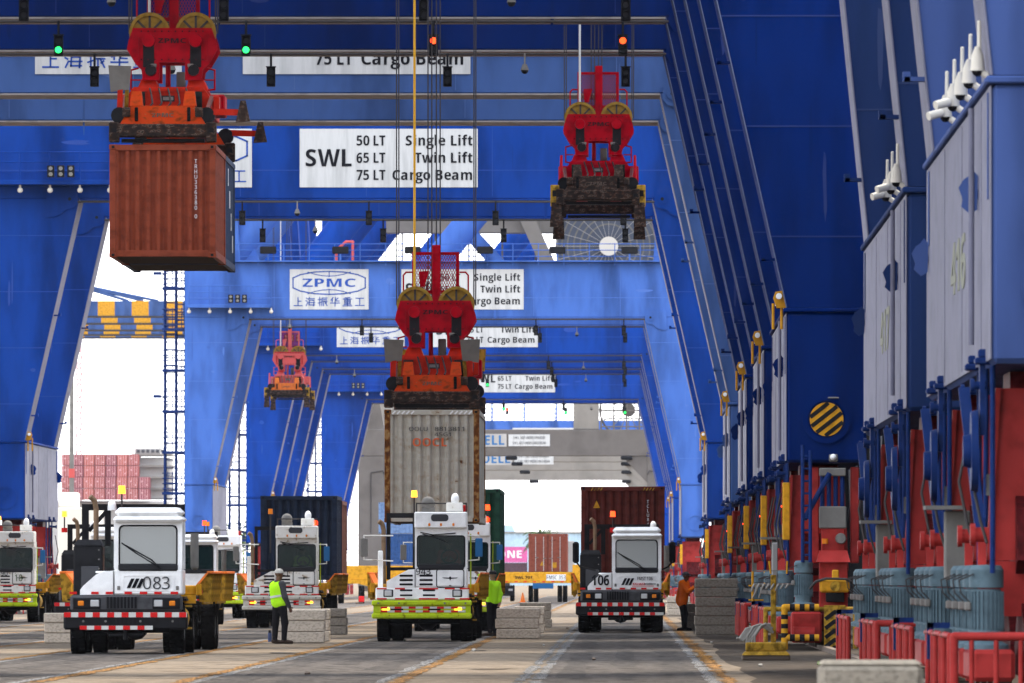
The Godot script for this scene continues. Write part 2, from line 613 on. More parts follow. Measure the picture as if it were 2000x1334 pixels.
	mat("steel_blue", Color(0.010, 0.03, 0.13), 0.45, 0, "wear", Vector3(0.5, 0.5, 0.5))


func paint(key: String, c: Color) -> void:
	mat("patch_dark_" + key, c * 0.78, 0.7)
	mat("patch_pale_" + key, c.lerp(Color(0.2, 0.22, 0.3), 0.10), 0.7)
	mat("paint_" + key, c, 0.62, 0, "steel_streak", Vector3(0.13, 0.035, 0.13), true, "dent", 0.06).metallic_specular = 0.1


func ground() -> void:
	var g := G.new()
	# one sheet to the horizon, its middle rows fine enough to look right near by
	g.quad(Vector3(-3000, 0, 100), Vector3(3000, 0, 100), Vector3(3000, 0, -6000), Vector3(-3000, 0, -6000))
	ground_piece("ground", g, mats.pave)
	var lanes := [[0.0, 1.25], [-4.97, 1.3], [-10.2, 1.2], [-15.5, 1.25], [-20.9, 1.3]]
	for l in lanes:
		var a := G.new()
		a.quad(Vector3(l[0] - l[1], 0.004, 60), Vector3(l[0] + l[1], 0.004, 60), Vector3(l[0] + l[1], 0.004, -900), Vector3(l[0] - l[1], 0.004, -900))
		ground_piece("lane", a, mats.tarmac)
		for s in [-1.0, 1.0]:
			worn_line("white_line", l[0] + s * (l[1] + 0.07), 0.085, mats.line_white, 900, 0.05)
			if l[0] < -3.0 or s > 0:
				worn_line("orange_line", l[0] + s * (l[1] + 0.30), 0.10, mats.line_orange, 900, 0.07)
			else:
				worn_line("white_line", l[0] + s * (l[1] + 0.30), 0.07, mats.line_white, 900, 0.05)
	# dark wheel tracks, oil drips and patched tar in the lanes
	var rs := RandomNumberGenerator.new()
	rs.seed = 404
	for l in lanes:
		for sd in [-0.85, 0.0, 0.85]:
			var tg := G.new()
			var z := 60.0
			var w0 := 0.2
			while z > -500.0:
				var z1 := z - rs.randf_range(3, 9)
				var w1 := rs.randf_range(0.10, 0.30)
				if rs.randf() > 0.25:
					tg.quad(Vector3(l[0] + sd - w0, 0.0062, z), Vector3(l[0] + sd + w0, 0.0062, z), Vector3(l[0] + sd + w1, 0.0062, z1), Vector3(l[0] + sd - w1, 0.0062, z1))
				w0 = w1
				z = z1
			ground_piece("wheel_track", tg, mats.track)
	for k in 46:
		var c := Vector3(rs.randf_range(-17.0, 3.0), 0.0115, -rs.randf_range(150, 330))
		var r := rs.randf_range(0.1, 0.45)
		var sg := G.new()
		var pp := []
		for q in 12:
			var a := TAU * q / 12
			pp.append(c + Vector3(cos(a) * r * rs.randf_range(0.6, 1.1), 0, sin(a) * r * rs.randf_range(2.0, 5.0)))
		for q in 12:
			sg.tri(c, pp[q], pp[(q + 1) % 12])
		ground_piece("ground_stain", sg, mats.track if k % 3 else mats.pale_patch)
	# shade of the cranes, painted as a darker strip beside the lanes
	var shade_strip := G.new()
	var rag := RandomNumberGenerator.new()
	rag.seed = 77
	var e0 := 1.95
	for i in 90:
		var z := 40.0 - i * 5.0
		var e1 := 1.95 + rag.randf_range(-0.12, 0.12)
		shade_strip.quad(Vector3(e0, 0.0025, z), Vector3(9, 0.0025, z), Vector3(9, 0.0025, z - 5.0), Vector3(e1, 0.0025, z - 5.0))
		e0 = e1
	ground_piece("crane_shade_strip", shade_strip, mats.ground_shade)
	# slab joints across the islands
	var j := G.new()
	for i in 60:
		var z := -120.0 - i * 9.0
		for x in [[1.95, 3.2], [-3.6, -1.35], [-8.95, -6.35], [-14.2, -11.5]]:
			j.quad(Vector3(x[0], 0.0052, z), Vector3(x[1], 0.0052, z), Vector3(x[1], 0.0052, z - 0.25), Vector3(x[0], 0.0052, z - 0.25))
	var jj := ground_piece("slab_joint", j, mats.joint)
	jj.set_meta("kind", "stuff")
	jj.set_meta("label", "dark joints between the concrete slabs beside the lanes")
	jj.set_meta("category", "joint")
	for x in [4.25, -25.8]:
		var r := G.new()
		r.bb(x - 0.07, x + 0.07, 0.0, 0.10, 20, -1000)
		ground_piece("crane_rail", r, mats.rail)


# a painted stripe with ragged edges
func worn_line(called: String, x: float, w: float, m: Material, far: float, rag: float) -> void:
	var rng := RandomNumberGenerator.new()
	rng.seed = int(x * 977.0) + 5000
	var g := G.new()
	var z := 40.0
	var a := x - w
	var b := x + w
	while z > -far:
		var z1 := z - rng.randf_range(0.7, 2.2)
		var a1 := x - w + rng.randf_range(-rag, rag)
		var b1 := x + w + rng.randf_range(-rag, rag)
		if rng.randf() > 0.06:
			g.quad(Vector3(a, 0.009, z), Vector3(b, 0.009, z), Vector3(b1, 0.009, z1), Vector3(a1, 0.009, z1))
		a = a1
		b = b1
		z = z1
	ground_piece(called, g, m)


# ---------------------------------------------------------------- quay cranes
const XL := -25.1
const XR := 3.45
const SILL0 := 4.0
const SILL1 := 7.2
const BEAM0 := 17.4
const BEAM1 := 20.75
const DEEP := 3.0

# one ship-to-shore crane: two portal frames, a sill beam along each rail, its bogies, signs, walkways
func crane(label: String, d: float, o: Dictionary) -> Node3D:
	var run: float = o.get("run", 22.0)
	var blue: Material = mats["paint_" + o.paint]
	var seam: Material = mats["patch_pale_" + o.paint]
	var root := thing("quay_crane", label, "crane", Vector3(0, 0, -d), "quay cranes in a row")
	var xr: float = o.get("xr", XR)
	var slope: float = o.get("slope", 0.225)
	var sides := []
	if o.get("left", true):
		sides.append(-1)
	if o.get("right", true):
		sides.append(1)
	for s in sides:
		var xi := XL if s < 0 else xr
		var xo: float = xi + s * 1.70
		var sill := part(root, "sill_beam", G.new().bb(xi, xo, SILL0, SILL1, 0, -run, 0.06), blue)
		part(sill, "top_flange", G.new().bb(xi - s * 0.07, xo + s * 0.07, SILL1 + 0.002, SILL1 + 0.09, 0.07, -run - 0.07, 0.02), blue)
		# paler lilac-grey inner side plate with stiffeners and blue touch-up patches
		part(sill, "side_plate", G.new().bb(xi - s * 0.016, xi - s * 0.002, SILL0 + 0.05, SILL1 - 0.02, -0.02, -run + 0.02), mats.pale_lilac)
		if d < 500.0:
			for k in 3:
				part(sill, "stiffener", G.new().bb(xi - s * 0.024, xi - s * 0.016, SILL0 + 0.1, SILL1 - 0.06, -3.0 - k * run / 3.6, -3.05 - k * run / 3.6), mats.pale_lilac)
			part(sill, "conduit", G.new().cyl(Vector3(xi - s * 0.1, SILL0 + 0.3, -run * 0.16), Vector3(xi - s * 0.1, SILL1 - 0.1, -run * 0.16), 0.035), mats.pale_lilac)
			for k in 2:
				var cy := SILL0 + 2.1 - 0.15 * k
				var lz := -run * (0.16 + 0.80 * k)
				var shape := PackedVector2Array([Vector2(0.02, 0.2), Vector2(0.08, 0.27), Vector2(0.13, 0.2), Vector2(0.19, 0.16), Vector2(0.25, 0.06), Vector2(0.20, -0.08), Vector2(0.22, -0.16), Vector2(0.12, -0.25), Vector2(0.03, -0.2)])
				var lugp := part(sill, "tie_lug", G.new().prism(shape, 0.06, Transform3D(Basis.from_scale(Vector3(-s, 1, 1)), Vector3(xi - s * 0.0, cy, lz))), blue)
				part(lugp, "lug_web", G.new().bb(xi - s * 0.02, xi - s * 0.16, cy - 0.06, cy + 0.04, lz - 0.06, lz - 0.6), blue)
			var slot := G.new()
			slot.bb(xi - s * 0.02, xi - s * 0.03, SILL1 - 1.3, SILL1 - 0.08, -0.5, -0.78)
			slot.bb(xi - s * 0.02, xi - s * 0.03, SILL1 - 1.1, SILL1 - 0.08, -run + 1.6, -run + 1.1)
			part(sill, "slot_cover", slot, blue)
		# hatch ring with a cross on the end face
		var hx: float = (xi + xo) * 0.5
		var hatch := part(sill, "end_hatch", G.new().ring(circ(0.52), circ(0.40), 0.05, rot(0, 0, 0, Vector3(hx, SILL0 + 0.92, 0.055))), blue)
		if o.get("striped", false):
			var disc := part(sill, "hatch_cover", G.new().cyl(Vector3(hx, SILL0 + 0.92, 0.004), Vector3(hx, SILL0 + 0.92, 0.035), 0.36, 0.36, 28), mats.yellow)
			var st := G.new()
			for k in [-0.26, -0.09, 0.08, 0.25]:
				var half := sqrt(maxf(0.0, 0.1225 - k * k))
				st.bar2(Vector2(-half + 0.04, k), Vector2(half - 0.04, k), 0.085, 0.006, rot(0, 0, 38, Vector3(hx, SILL0 + 0.92, 0.043)))
			part(sill, "hatch_stripe", st, mats.black_paint)
		else:
			var cr := G.new()
			for a in [45.0, -45.0]:
				cr.bar2(Vector2(-0.27, 0), Vector2(0.27, 0), 0.05, 0.02, rot(0, 0, a + (0.0), Vector3(hx, SILL0 + 0.92, 0.03 + a * 0.0001)))
			part(sill, "hatch_bar", cr, blue)
		var z0 := 0.0
		for f in 2:
			z0 = 0.0 if f == 0 else -run + DEEP
			var y1 := BEAM0
			var xt: float = xi - s * slope * (y1 - SILL1)
			var lg := G.new()
			lg.hexa([Vector3(xi, SILL1 + 0.1, z0), Vector3(xo, SILL1 + 0.1, z0), Vector3(xo, SILL1 + 0.1, z0 - DEEP), Vector3(xi, SILL1 + 0.1, z0 - DEEP), Vector3(xt, y1, z0), Vector3(xo, y1, z0), Vector3(xo, y1, z0 - DEEP), Vector3(xt, y1, z0 - DEEP)])
			var leg := part(root, "leg", lg, blue)
			var e := G.new()
			var dx: float = s * 0.012
			e.hexa([Vector3(xi - dx, SILL1 + 0.12, z0 - 0.02), Vector3(xi - dx * 0.2, SILL1 + 0.12, z0 - 0.02), Vector3(xi - dx * 0.2, SILL1 + 0.12, z0 - DEEP + 0.02), Vector3(xi - dx, SILL1 + 0.12, z0 - DEEP + 0.02), Vector3(xt - dx, y1 - 0.02, z0 - 0.02), Vector3(xt - dx * 0.2, y1 - 0.02, z0 - 0.02), Vector3(xt - dx * 0.2, y1 - 0.02, z0 - DEEP + 0.02), Vector3(xt - dx, y1 - 0.02, z0 - DEEP + 0.02)])
			part(leg, "inner_plate", e, blue if o.paint == "navy" else mats.pale_lilac)
			# weld seams across the leg's face, edge bead
			for k in 4:
				var yy := SILL1 + 1.6 + k * 2.35 + f * 0.7
				var xx: float = xi - s * slope * (yy - SILL1)
				part(leg, "weld_seam", G.new().bb(xx, xo, yy, yy + 0.03, z0 + 0.012, z0), seam)
			var lr := RandomNumberGenerator.new()
			lr.seed = int(d) * 11 + f + s
			for k in 6:
				var yy := lr.randf_range(SILL1 + 0.8, 16.0)
				var xx: float = lerpf(xi - s * slope * (yy - SILL1), xo, lr.randf_range(0.12, 0.9))
				var streak := PackedVector2Array()
				var sh := lr.randf_range(0.3, 1.3)
				var sw := lr.randf_range(0.03, 0.08) if k % 3 else lr.randf_range(0.1, 0.25)
				for q in 9:
					streak.append(Vector2(cos(TAU * q / 9) * sw * lr.randf_range(0.5, 1.0), sin(TAU * q / 9) * (sh if k % 3 else sw * 0.7) * lr.randf_range(0.7, 1.0)))
				part(leg, "grime_streak", G.new().prism(streak, 0.004, rot(0, 0, 0, Vector3(xx, yy, z0 + 0.006))), mats[("patch_dark_" if k % 2 else "patch_pale_") + o.paint])
			part(leg, "edge_bead", G.new().cyl(Vector3(xi, SILL1 + 0.1, z0 + 0.02), Vector3(xt, y1, z0 + 0.02), 0.016, 0.016, 6), mats.edge_grey if o.paint == "navy" else mats.pale_lilac)
			for k in 2:
				var yy := SILL1 + 1.1 + k * 4.2
				var xx: float = xi - s * slope * (yy - SILL1)
				part(leg, "cable_cleat", G.new().bb(xx - s * 0.28, xx, yy, yy + 0.06, z0 - 0.2, z0 - 0.5).bb(xx - s * 0.3, xx - s * 0.2, yy, yy + 0.13, z0 - 0.2, z0 - 0.5), blue)
		sill_fittings(root, s, xi, run, d, o)
		if s > 0 or d > 340.0:
			bogies(root, s, xi, run, d)
	# portal beams
	for f in 2:
		var z0 := 0.0 if f == 0 else -run + DEEP
		if o.get("beams", true):
			portal_beam(root, z0, f, blue, d, o)
	if d < 200.0:
		var num := lettering(root, "416" if d < 140.0 else "417", Vector3(xr - 0.022, SILL0 + 1.45, -run * 0.45), 0.65, mats.chalky_stain, 0, true, 4.0, -90.0)
		num.name = "faded_number"
	if o.get("stairs", false):
		stair_tower(root, run)
	overhead(root, run, xr, blue)
	return root


# upper frame, twin boom girders, trolley and machinery house, high above the lanes
func overhead(root: Node3D, run: float, xr: float, blue: Material) -> void:
	var y0 := 38.0
	for s in [-1.0, 1.0]:
		var xo: float = XL - 1.7 if s < 0 else xr + 1.7
		for f in 2:
			var z0 := 0.0 if f == 0 else -run + DEEP
			var xk: float = xo - s * 3.4
			var xk2: float = xo - s * 2.2
			part(root, "upper_leg", G.new().hexa([Vector3(xk, BEAM1 + 0.003, z0), Vector3(xo, BEAM1 + 0.003, z0), Vector3(xo, BEAM1 + 0.003, z0 - DEEP), Vector3(xk, BEAM1 + 0.003, z0 - DEEP), Vector3(xk2, y0, z0), Vector3(xo, y0, z0), Vector3(xo, y0, z0 - DEEP), Vector3(xk2, y0, z0 - DEEP)]), blue)
		part(root, "upper_tie", G.new().bb(xo - s * 2.2, xo, y0 + 0.003, y0 + 2.4, 0.3, -run - 0.3, 0.05), blue)
	var zc := -run * 0.5
	for q in [-1.0, 1.0]:
		part(root, "boom_girder", G.new().bb(-88, 44, y0 + 2.41, y0 + 5.4, zc + q * 4.6 - 0.9, zc + q * 4.6 + 0.9, 0.05), blue)
		part(root, "girder_walkway", G.new().bb(-86, 42, y0 + 3.2, y0 + 3.3, zc + q * 5.55, zc + q * 7.2), blue)
	part(root, "machinery_house", G.new().bb(8, 30, y0 + 5.5, y0 + 11.5, zc - 7.5, zc + 7.5, 0.1), blue)
	part(root, "trolley", G.new().bb(-16, -8, y0 + 1.2, y0 + 2.4, zc - 4.4, zc + 4.4, 0.1), blue)
	part(root, "operator_cab", G.new().bb(-7.8, -5.2, y0 - 2.6, y0 + 0.6, zc - 1.3, zc + 1.3, 0.1), mats.white_paint)


func sill_fittings(root: Node3D, s: int, xi: float, run: float, d: float, o: Dictionary) -> void:
	var hookm: Material = mats.yellow
	# lashing eye and the cameras on the near corner of the sill
	if o.get("eye", true):
		var eye := part(root, "lifting_eye", G.new().prism(PackedVector2Array([Vector2(-0.30, 0), Vector2(0.22, 0), Vector2(0.30, 0.22), Vector2(0.08, 0.34), Vector2(-0.10, 0.62), Vector2(-0.34, 0.58), Vector2(-0.42, 0.36)]), 0.12, Transform3D(Basis.from_scale(Vector3(s, 1, 1) * 0.6), Vector3(xi - s * 0.03, SILL1 + 0.1, -0.4))), hookm)
		part(eye, "pin", G.new().cyl(Vector3(xi - s * 0.16, SILL1 + 0.35, -0.38), Vector3(xi - s * 0.16, SILL1 + 0.35, -0.2), 0.065, 0.065, 12), mats.white_paint)
		for k in 2:
			part(root, "eye_stay", G.new().cyl(Vector3(xi - s * (0.1 + 0.18 * k), SILL1 - 0.35, -0.5), Vector3(xi - s * (0.1 + 0.18 * k), SILL1 + 0.2, -0.5), 0.035, 0.035, 6), hookm)
	var n: int = o.get("cameras", 1)
	for k in n:
		var z: float = -0.7 - k * (3.1 if n > 2 else 1.1)
		var c := Vector3(xi - s * 0.14, SILL1 + 0.18, z)
		var cam := part(root, "security_camera", G.new().cyl(c, c + Vector3(0, 0.18, 0), 0.085, 0.07, 12).cyl(c + Vector3(0, 0.18, 0), c + Vector3(0, 0.28, 0), 0.07, 0.03, 10).cyl(c + Vector3(-s * 0.05, 0.05, 0), c + Vector3(s * 0.18, -0.1, 0), 0.04, 0.04, 8), mats.cream)
		part(cam, "dome", G.new().ball(c, 0.068, 6, 10), mats.black)
		if n > 2:
			part(cam, "antenna", G.new().cyl(c + Vector3(0.02, 0.25, 0), c + Vector3(0.02, 0.56, 0), 0.026, 0.022, 8).ball(c + Vector3(0.02, 0.56, 0), 0.024, 4, 8), mats.cream)
			if k >= n - 2:
				part(cam, "barrel_camera", G.new().cyl(c + Vector3(-s * 0.05, 0.05, 0.1), c + Vector3(-s * 0.22, 0.0, 0.2), 0.055, 0.055, 12), mats.cream)


func portal_beam(root: Node3D, z0: float, f: int, blue: Material, d: float, o: Dictionary) -> void:
	var seam: Material = mats["patch_pale_" + o.paint]
	var xa := XL - 1.70
	var xb: float = o.get("xr", XR) + 1.70
	var beam := part(root, "portal_beam", G.new().bb(xa, xb, BEAM0 + 0.003, BEAM1, z0, z0 - DEEP, 0.04), blue)
	for k in 5:
		var x: float = xa + (xb - xa) * (0.17 + 0.165 * k)
		part(beam, "weld_seam", G.new().bb(x, x + 0.03, BEAM0 + 0.1, BEAM1 - 0.1, z0 + 0.012, z0), seam)
	part(beam, "weld_seam", G.new().bb(xa + 0.1, xb - 0.1, BEAM0 + 1.18, BEAM0 + 1.215, z0 + 0.014, z0), seam)
	part(beam, "bottom_flange", G.new().bb(XL + 2.3, XR - 2.3, BEAM0 - 0.055, BEAM0, z0 + 0.05, z0 - DEEP - 0.05), mats.reflected_beige if o.paint in ["navy", "slate"] else blue)  # reflected light painted into the underside of navy and slate beams
	# eye plates at the corners and the conduit that carries lights and cameras
	for s in [-1.0, 1.0]:
		var xc: float = XL + 2.0 if s < 0 else XR - 2.0
		var t := Transform3D(Basis.from_scale(Vector3(s, 1, 1)), Vector3(xc, BEAM0 - 0.06, z0 + 0.09))
		var lug := part(root, "corner_plate", G.new().prism(PackedVector2Array([Vector2(1.1, 0.5), Vector2(0.15, 0.5), Vector2(-0.18, 0.28), Vector2(-0.22, -0.12), Vector2(-0.05, -0.34), Vector2(0.3, -0.38), Vector2(0.5, -0.6), Vector2(0.8, -0.7), Vector2(1.1, -0.7)]), 0.08, t), blue)
		part(lug, "bolt", G.new().cyl(t * Vector3(0.12, 0.05, 0.0), t * Vector3(0.12, 0.05, 0.06), 0.2, 0.2, 8), blue)
		part(lug, "bolt_hole", G.new().cyl(t * Vector3(0.12, 0.05, 0.06), t * Vector3(0.12, 0.05, 0.07), 0.075, 0.075, 8), mats.black)
	if o.get("lights", true):
		part(root, "conduit", G.new().cyl(Vector3(XL + 2.2, BEAM0 - 0.13, z0 + 0.06), Vector3(XR - 2.2, BEAM0 - 0.13, z0 + 0.06), 0.045, 0.045, 6), mats.rope)
		var lit: String = o.get("lit", "")
		var lanes := [-16.0, -10.7, -5.4, -0.05]
		for i in 4:
			var x: float = lanes[i] + (0.0 if f == 0 else 0.08)
			traffic_light(root, Vector3(x, BEAM0 - 0.16, z0 + 0.12), lit.substr(i + f * 4, 1))
		for x in [-20.4 if f == 0 else -13.6, -13.7 if f == 0 else -3.0]:
			hung_camera(root, Vector3(x, BEAM0 - 0.15, z0 + 0.1))
	var pr := RandomNumberGenerator.new()
	pr.seed = int(d) * 7 + f
	for k in 7:
		var px := pr.randf_range(xa + 3, xb - 3)
		var py := pr.randf_range(BEAM0 + 0.5, BEAM1 - 0.5)
		var poly := PackedVector2Array()
		var wide := pr.randf_range(0.15, 0.9)
		var tall := pr.randf_range(0.08, 0.28)
		if k % 2 == 0:
			tall = pr.randf_range(0.4, 0.9)
			wide = pr.randf_range(0.03, 0.09)
			py = BEAM0 + 1.15 + (0.0 if k % 4 else 1.2) - tall
		for q in 11:
			poly.append(Vector2(cos(TAU * q / 11) * wide * pr.randf_range(0.5, 1.0), sin(TAU * q / 11) * tall * pr.randf_range(0.7, 1.0)))
		part(beam, "paint_patch", G.new().prism(poly, 0.004, rot(0, 0, 0, Vector3(px, py, z0 + 0.006))), mats[["patch_dark_", "patch_pale_"][k % 2] + o.paint])
	if f == 1:
		return
	if o.get("signs", false):
		sign_boards(root, z0 + 0.012, o.get("sign_shift", 0.0), o.get("sign_x", 0.0))
	if o.get("walkway", false):
		walkway(root, z0, blue)
	if o.get("rail", false):
		var r := G.new()
		for k in 3:
			r.cyl(Vector3(XL + 1.2, BEAM1 + 0.35 + 0.38 * k, z0 + 0.5), Vector3(XR - 0.9, BEAM1 + 0.35 + 0.38 * k, z0 + 0.5), 0.028, 0.028, 5)
		part(root, "handrail", r, blue)
		part(root, "walkway_plate", G.new().bb(XL + 1.2, XR - 0.9, BEAM1 + 0.02, BEAM1 + 0.10, z0 + 0.6, z0 - 0.8), blue)
		for k in 18:
			var x: float = XL + 1.25 + k * (XR - XL - 2.2) / 17.0
			part(root, "handrail_post", G.new().cyl(Vector3(x, BEAM1 - 0.2, z0 + 0.5), Vector3(x, BEAM1 + 1.15, z0 + 0.5), 0.03, 0.03, 5), blue)
		for k in 6:
			var x: float = XL + 3.4 + k * 4.4
			var fl := part(root, "floodlight", G.new().bb(x - 0.5, x + 0.5, BEAM1 + 0.5, BEAM1 + 0.95, z0 + 0.75, z0 + 0.55, 0.05), mats.black)
			part(fl, "bracket", G.new().bb(x - 0.05, x + 0.05, BEAM1 + 0.1, BEAM1 + 0.5, z0 + 0.68, z0 + 0.6), blue)
	if o.get("brace", false):
		var b := G.new()
		b.cyl(Vector3(-25.0, 20.0, -1.5), Vector3(-14.6, 33.5, -1.5), 1.05, 1.05, 22, false)
		part(root, "diagonal_brace", b, blue)
		part(root, "diagonal_brace", G.new().cyl(Vector3(-25.0, 20.0, -18.5), Vector3(-14.6, 33.5, -18.5), 1.05, 1.05, 22, false), blue)
		part(root, "brace_gusset", G.new().prism(PackedVector2Array([Vector2(-26.5, 20.8), Vector2(-22.2, 20.8), Vector2(-22.8, 22.0), Vector2(-24.4, 23.6), Vector2(-26.5, 24)]), 0.2, rot(0, 0, 0, Vector3(0, 0, -1.0))), blue)
		part(root, "diagonal_brace", G.new().cyl(Vector3(-12.2, 20.0, -2.0), Vector3(-6.5, 27.0, -2.0), 0.85, 0.85, 18, false), blue)


var light_meshes := {}
func traffic_light(root: Node3D, p: Vector3, lit: String) -> void:
	if light_meshes.is_empty():
		light_meshes.body = G.new().bb(-0.13, 0.13, -0.95, -0.35, -0.09, 0.09, 0.02).cyl(Vector3(0, -0.35, 0), Vector3(0, 0.05, 0), 0.04, 0.04, 6).bb(-0.15, 0.15, -0.37, -0.34, -0.10, 0.16).mesh()
		light_meshes.lens = G.new().cyl(Vector3(0, 0, 0), Vector3(0, 0, 0.015), 0.095, 0.085, 14).mesh()
		light_meshes.visor = G.new().ring(circ(0.115, Vector2.ZERO, 14), circ(0.105, Vector2.ZERO, 14), 0.09).mesh()
	var t := part(root, "traffic_light", light_meshes.body, mats.black, p)
	for k in 2:
		var y := -0.52 - 0.26 * k
		var m: Material = mats.seat
		if lit == "g" and k == 1:
			m = mats.lamp_green
		if lit == "r" and k == 0:
			m = mats.lamp_red
		part(t, "lens", light_meshes.lens, m, Vector3(0, y, 0.092))
		part(t, "visor", light_meshes.visor, mats.black, Vector3(0, y, 0.18))


func hung_camera(root: Node3D, p: Vector3) -> void:
	if not light_meshes.has("cam"):
		light_meshes.cam = G.new().cyl(Vector3(0, 0.05, 0), Vector3(0, -0.28, 0), 0.03, 0.03, 6).cyl(Vector3(0, -0.28, 0), Vector3(0, -0.46, 0), 0.06, 0.13, 12).mesh()
		light_meshes.dome = G.new().ball(Vector3(0, -0.47, 0), 0.11, 6, 10).mesh()
	var c := part(root, "security_camera", light_meshes.cam, mats.grey_box, p)
	part(c, "dome", light_meshes.dome, mats.black, Vector3.ZERO)


const HAN := {
	"shang": [[5, 9, 5, 1], [5, 5.5, 8, 5.5], [1, 1, 9, 1]],
	"hai": [[1, 8.6, 2.2, 7.8], [0.6, 6, 1.8, 5.3], [0.8, 1, 2.3, 4], [4, 9.2, 3.2, 7.3], [3.6, 8, 9, 8], [4, 6.4, 3.6, 1.6], [4, 6.4, 8.6, 6.4], [8.6, 6.4, 8.2, 0.8], [3, 4, 9.4, 4], [3.6, 1.7, 9.2, 1.7]],
	"zhen": [[0.5, 7, 3.4, 7], [2, 9.3, 2, 1], [0.5, 3.6, 3.5, 4.6], [4.4, 8.6, 9.3, 8.6], [4.4, 8.6, 4, 1], [5.4, 7, 8.8, 7], [4.8, 5.4, 9.4, 5.4], [5.8, 5.4, 5.8, 1], [7, 5.4, 9.3, 1], [8.8, 4.2, 7.6, 3.2]],
	"hua": [[3, 9.3, 1, 6.5], [2.2, 7.8, 2.2, 5.2], [8, 8.6, 5.4, 6.6], [5.4, 9.3, 5.4, 5.8], [5.4, 5.8, 9, 5.6], [0.6, 3.6, 9.4, 3.6], [5, 5, 5, 0.6]],
	"zhong": [[7.5, 9.2, 2.5, 8.7], [0.8, 7.6, 9.2, 7.6], [2.2, 6.4, 7.8, 6.4], [2.2, 6.4, 2.2, 3.6], [7.8, 6.4, 7.8, 3.6], [2.2, 3.6, 7.8, 3.6], [2.2, 5, 7.8, 5], [5, 8.8, 5, 0.8], [1.6, 2.3, 8.4, 2.3], [0.6, 0.8, 9.4, 0.8]],
	"gong": [[1.2, 8.4, 8.8, 8.4], [5, 8.4, 5, 1.2], [0.6, 1.2, 9.4, 1.2]],
}

func sign_boards(root: Node3D, z: float, shift: float, sx: float) -> void:
	var y0 := 17.88 + shift
	var y1 := 20.33 + shift
	var name_board := part(root, "maker_sign", G.new().bb(sx - 20.4, sx - 15.6, y0, y1, z - 0.01, z + 0.03), mats.sign_white)
	var cx := sx - 18.0
	var g := G.new()
	var t := rot(0, 0, 0, Vector3(cx, y0 + 1.62, z + 0.045))
	var rim := [Vector2(-2.2, 0.3), Vector2(-1.75, 0.50), Vector2(-0.9, 0.66), Vector2(0, 0.70), Vector2(0.9, 0.66), Vector2(1.75, 0.50), Vector2(2.2, 0.3), Vector2(2.2, -0.3), Vector2(1.75, -0.50), Vector2(0.9, -0.66), Vector2(0, -0.70), Vector2(-0.9, -0.66), Vector2(-1.75, -0.50), Vector2(-2.2, -0.3)]
	for i in rim.size():
		g.bar2(rim[i], rim[(i + 1) % rim.size()], 0.075, 0.012, t)
	for sy in [-1.0, 1.0]:
		for k in 6:
			var a0 := -1.0 + k / 3.0
			var a1 := -1.0 + (k + 1) / 3.0
			g.bar2(Vector2(a0 * 1.3, sy * (0.66 - 0.25 * (1.0 - a0 * a0))), Vector2(a1 * 1.3, sy * (0.66 - 0.25 * (1.0 - a1 * a1))), 0.05, 0.012, t)
		g.bar2(Vector2(0, sy * 0.38), Vector2(0, sy * 0.7), 0.05, 0.012, t)
	part(name_board, "emblem", g, mats.print_blue)
	lettering(name_board, "ZPMC", Vector3(cx, y0 + 1.62, z + 0.04), 0.50, mats.print_blue, 0, true, 1.75)
	var h := G.new()
	var i := 0
	for key in ["shang", "hai", "zhen", "hua", "zhong", "gong"]:
		var ct := rot(0, 0, 0, Vector3(cx - 2.2 + i * 0.752, y0 + 0.17, z + 0.042))
		for st in HAN[key]:
			h.bar2(Vector2(st[0], st[1]) * 0.061, Vector2(st[2], st[3]) * 0.061, 0.058, 0.01, ct)
		i += 1
	part(name_board, "lettering", h, mats.print_blue)
	var x0 := sx - 13.6
	var b := part(root, "load_sign", G.new().bb(x0, x0 + 7.45, y0, y1, z - 0.01, z + 0.03), mats.sign_white)
	lettering(b, "SWL", Vector3(x0 + 0.22, y0 + 1.22, z + 0.04), 0.72, mats.print_black, -1)
	var rows := [["50 LT", "Single Lift"], ["65 LT", "Twin Lift"], ["75 LT", "Cargo Beam"]]
	for k in 3:
		var y := y0 + 1.95 - 0.72 * k
		lettering(b, rows[k][0], Vector3(x0 + 3.6, y, z + 0.04), 0.42, mats.print_black, 1, true, 0.86)
		lettering(b, rows[k][1], Vector3(x0 + 7.25, y, z + 0.04), 0.42, mats.print_black, 1, true, 1.0)


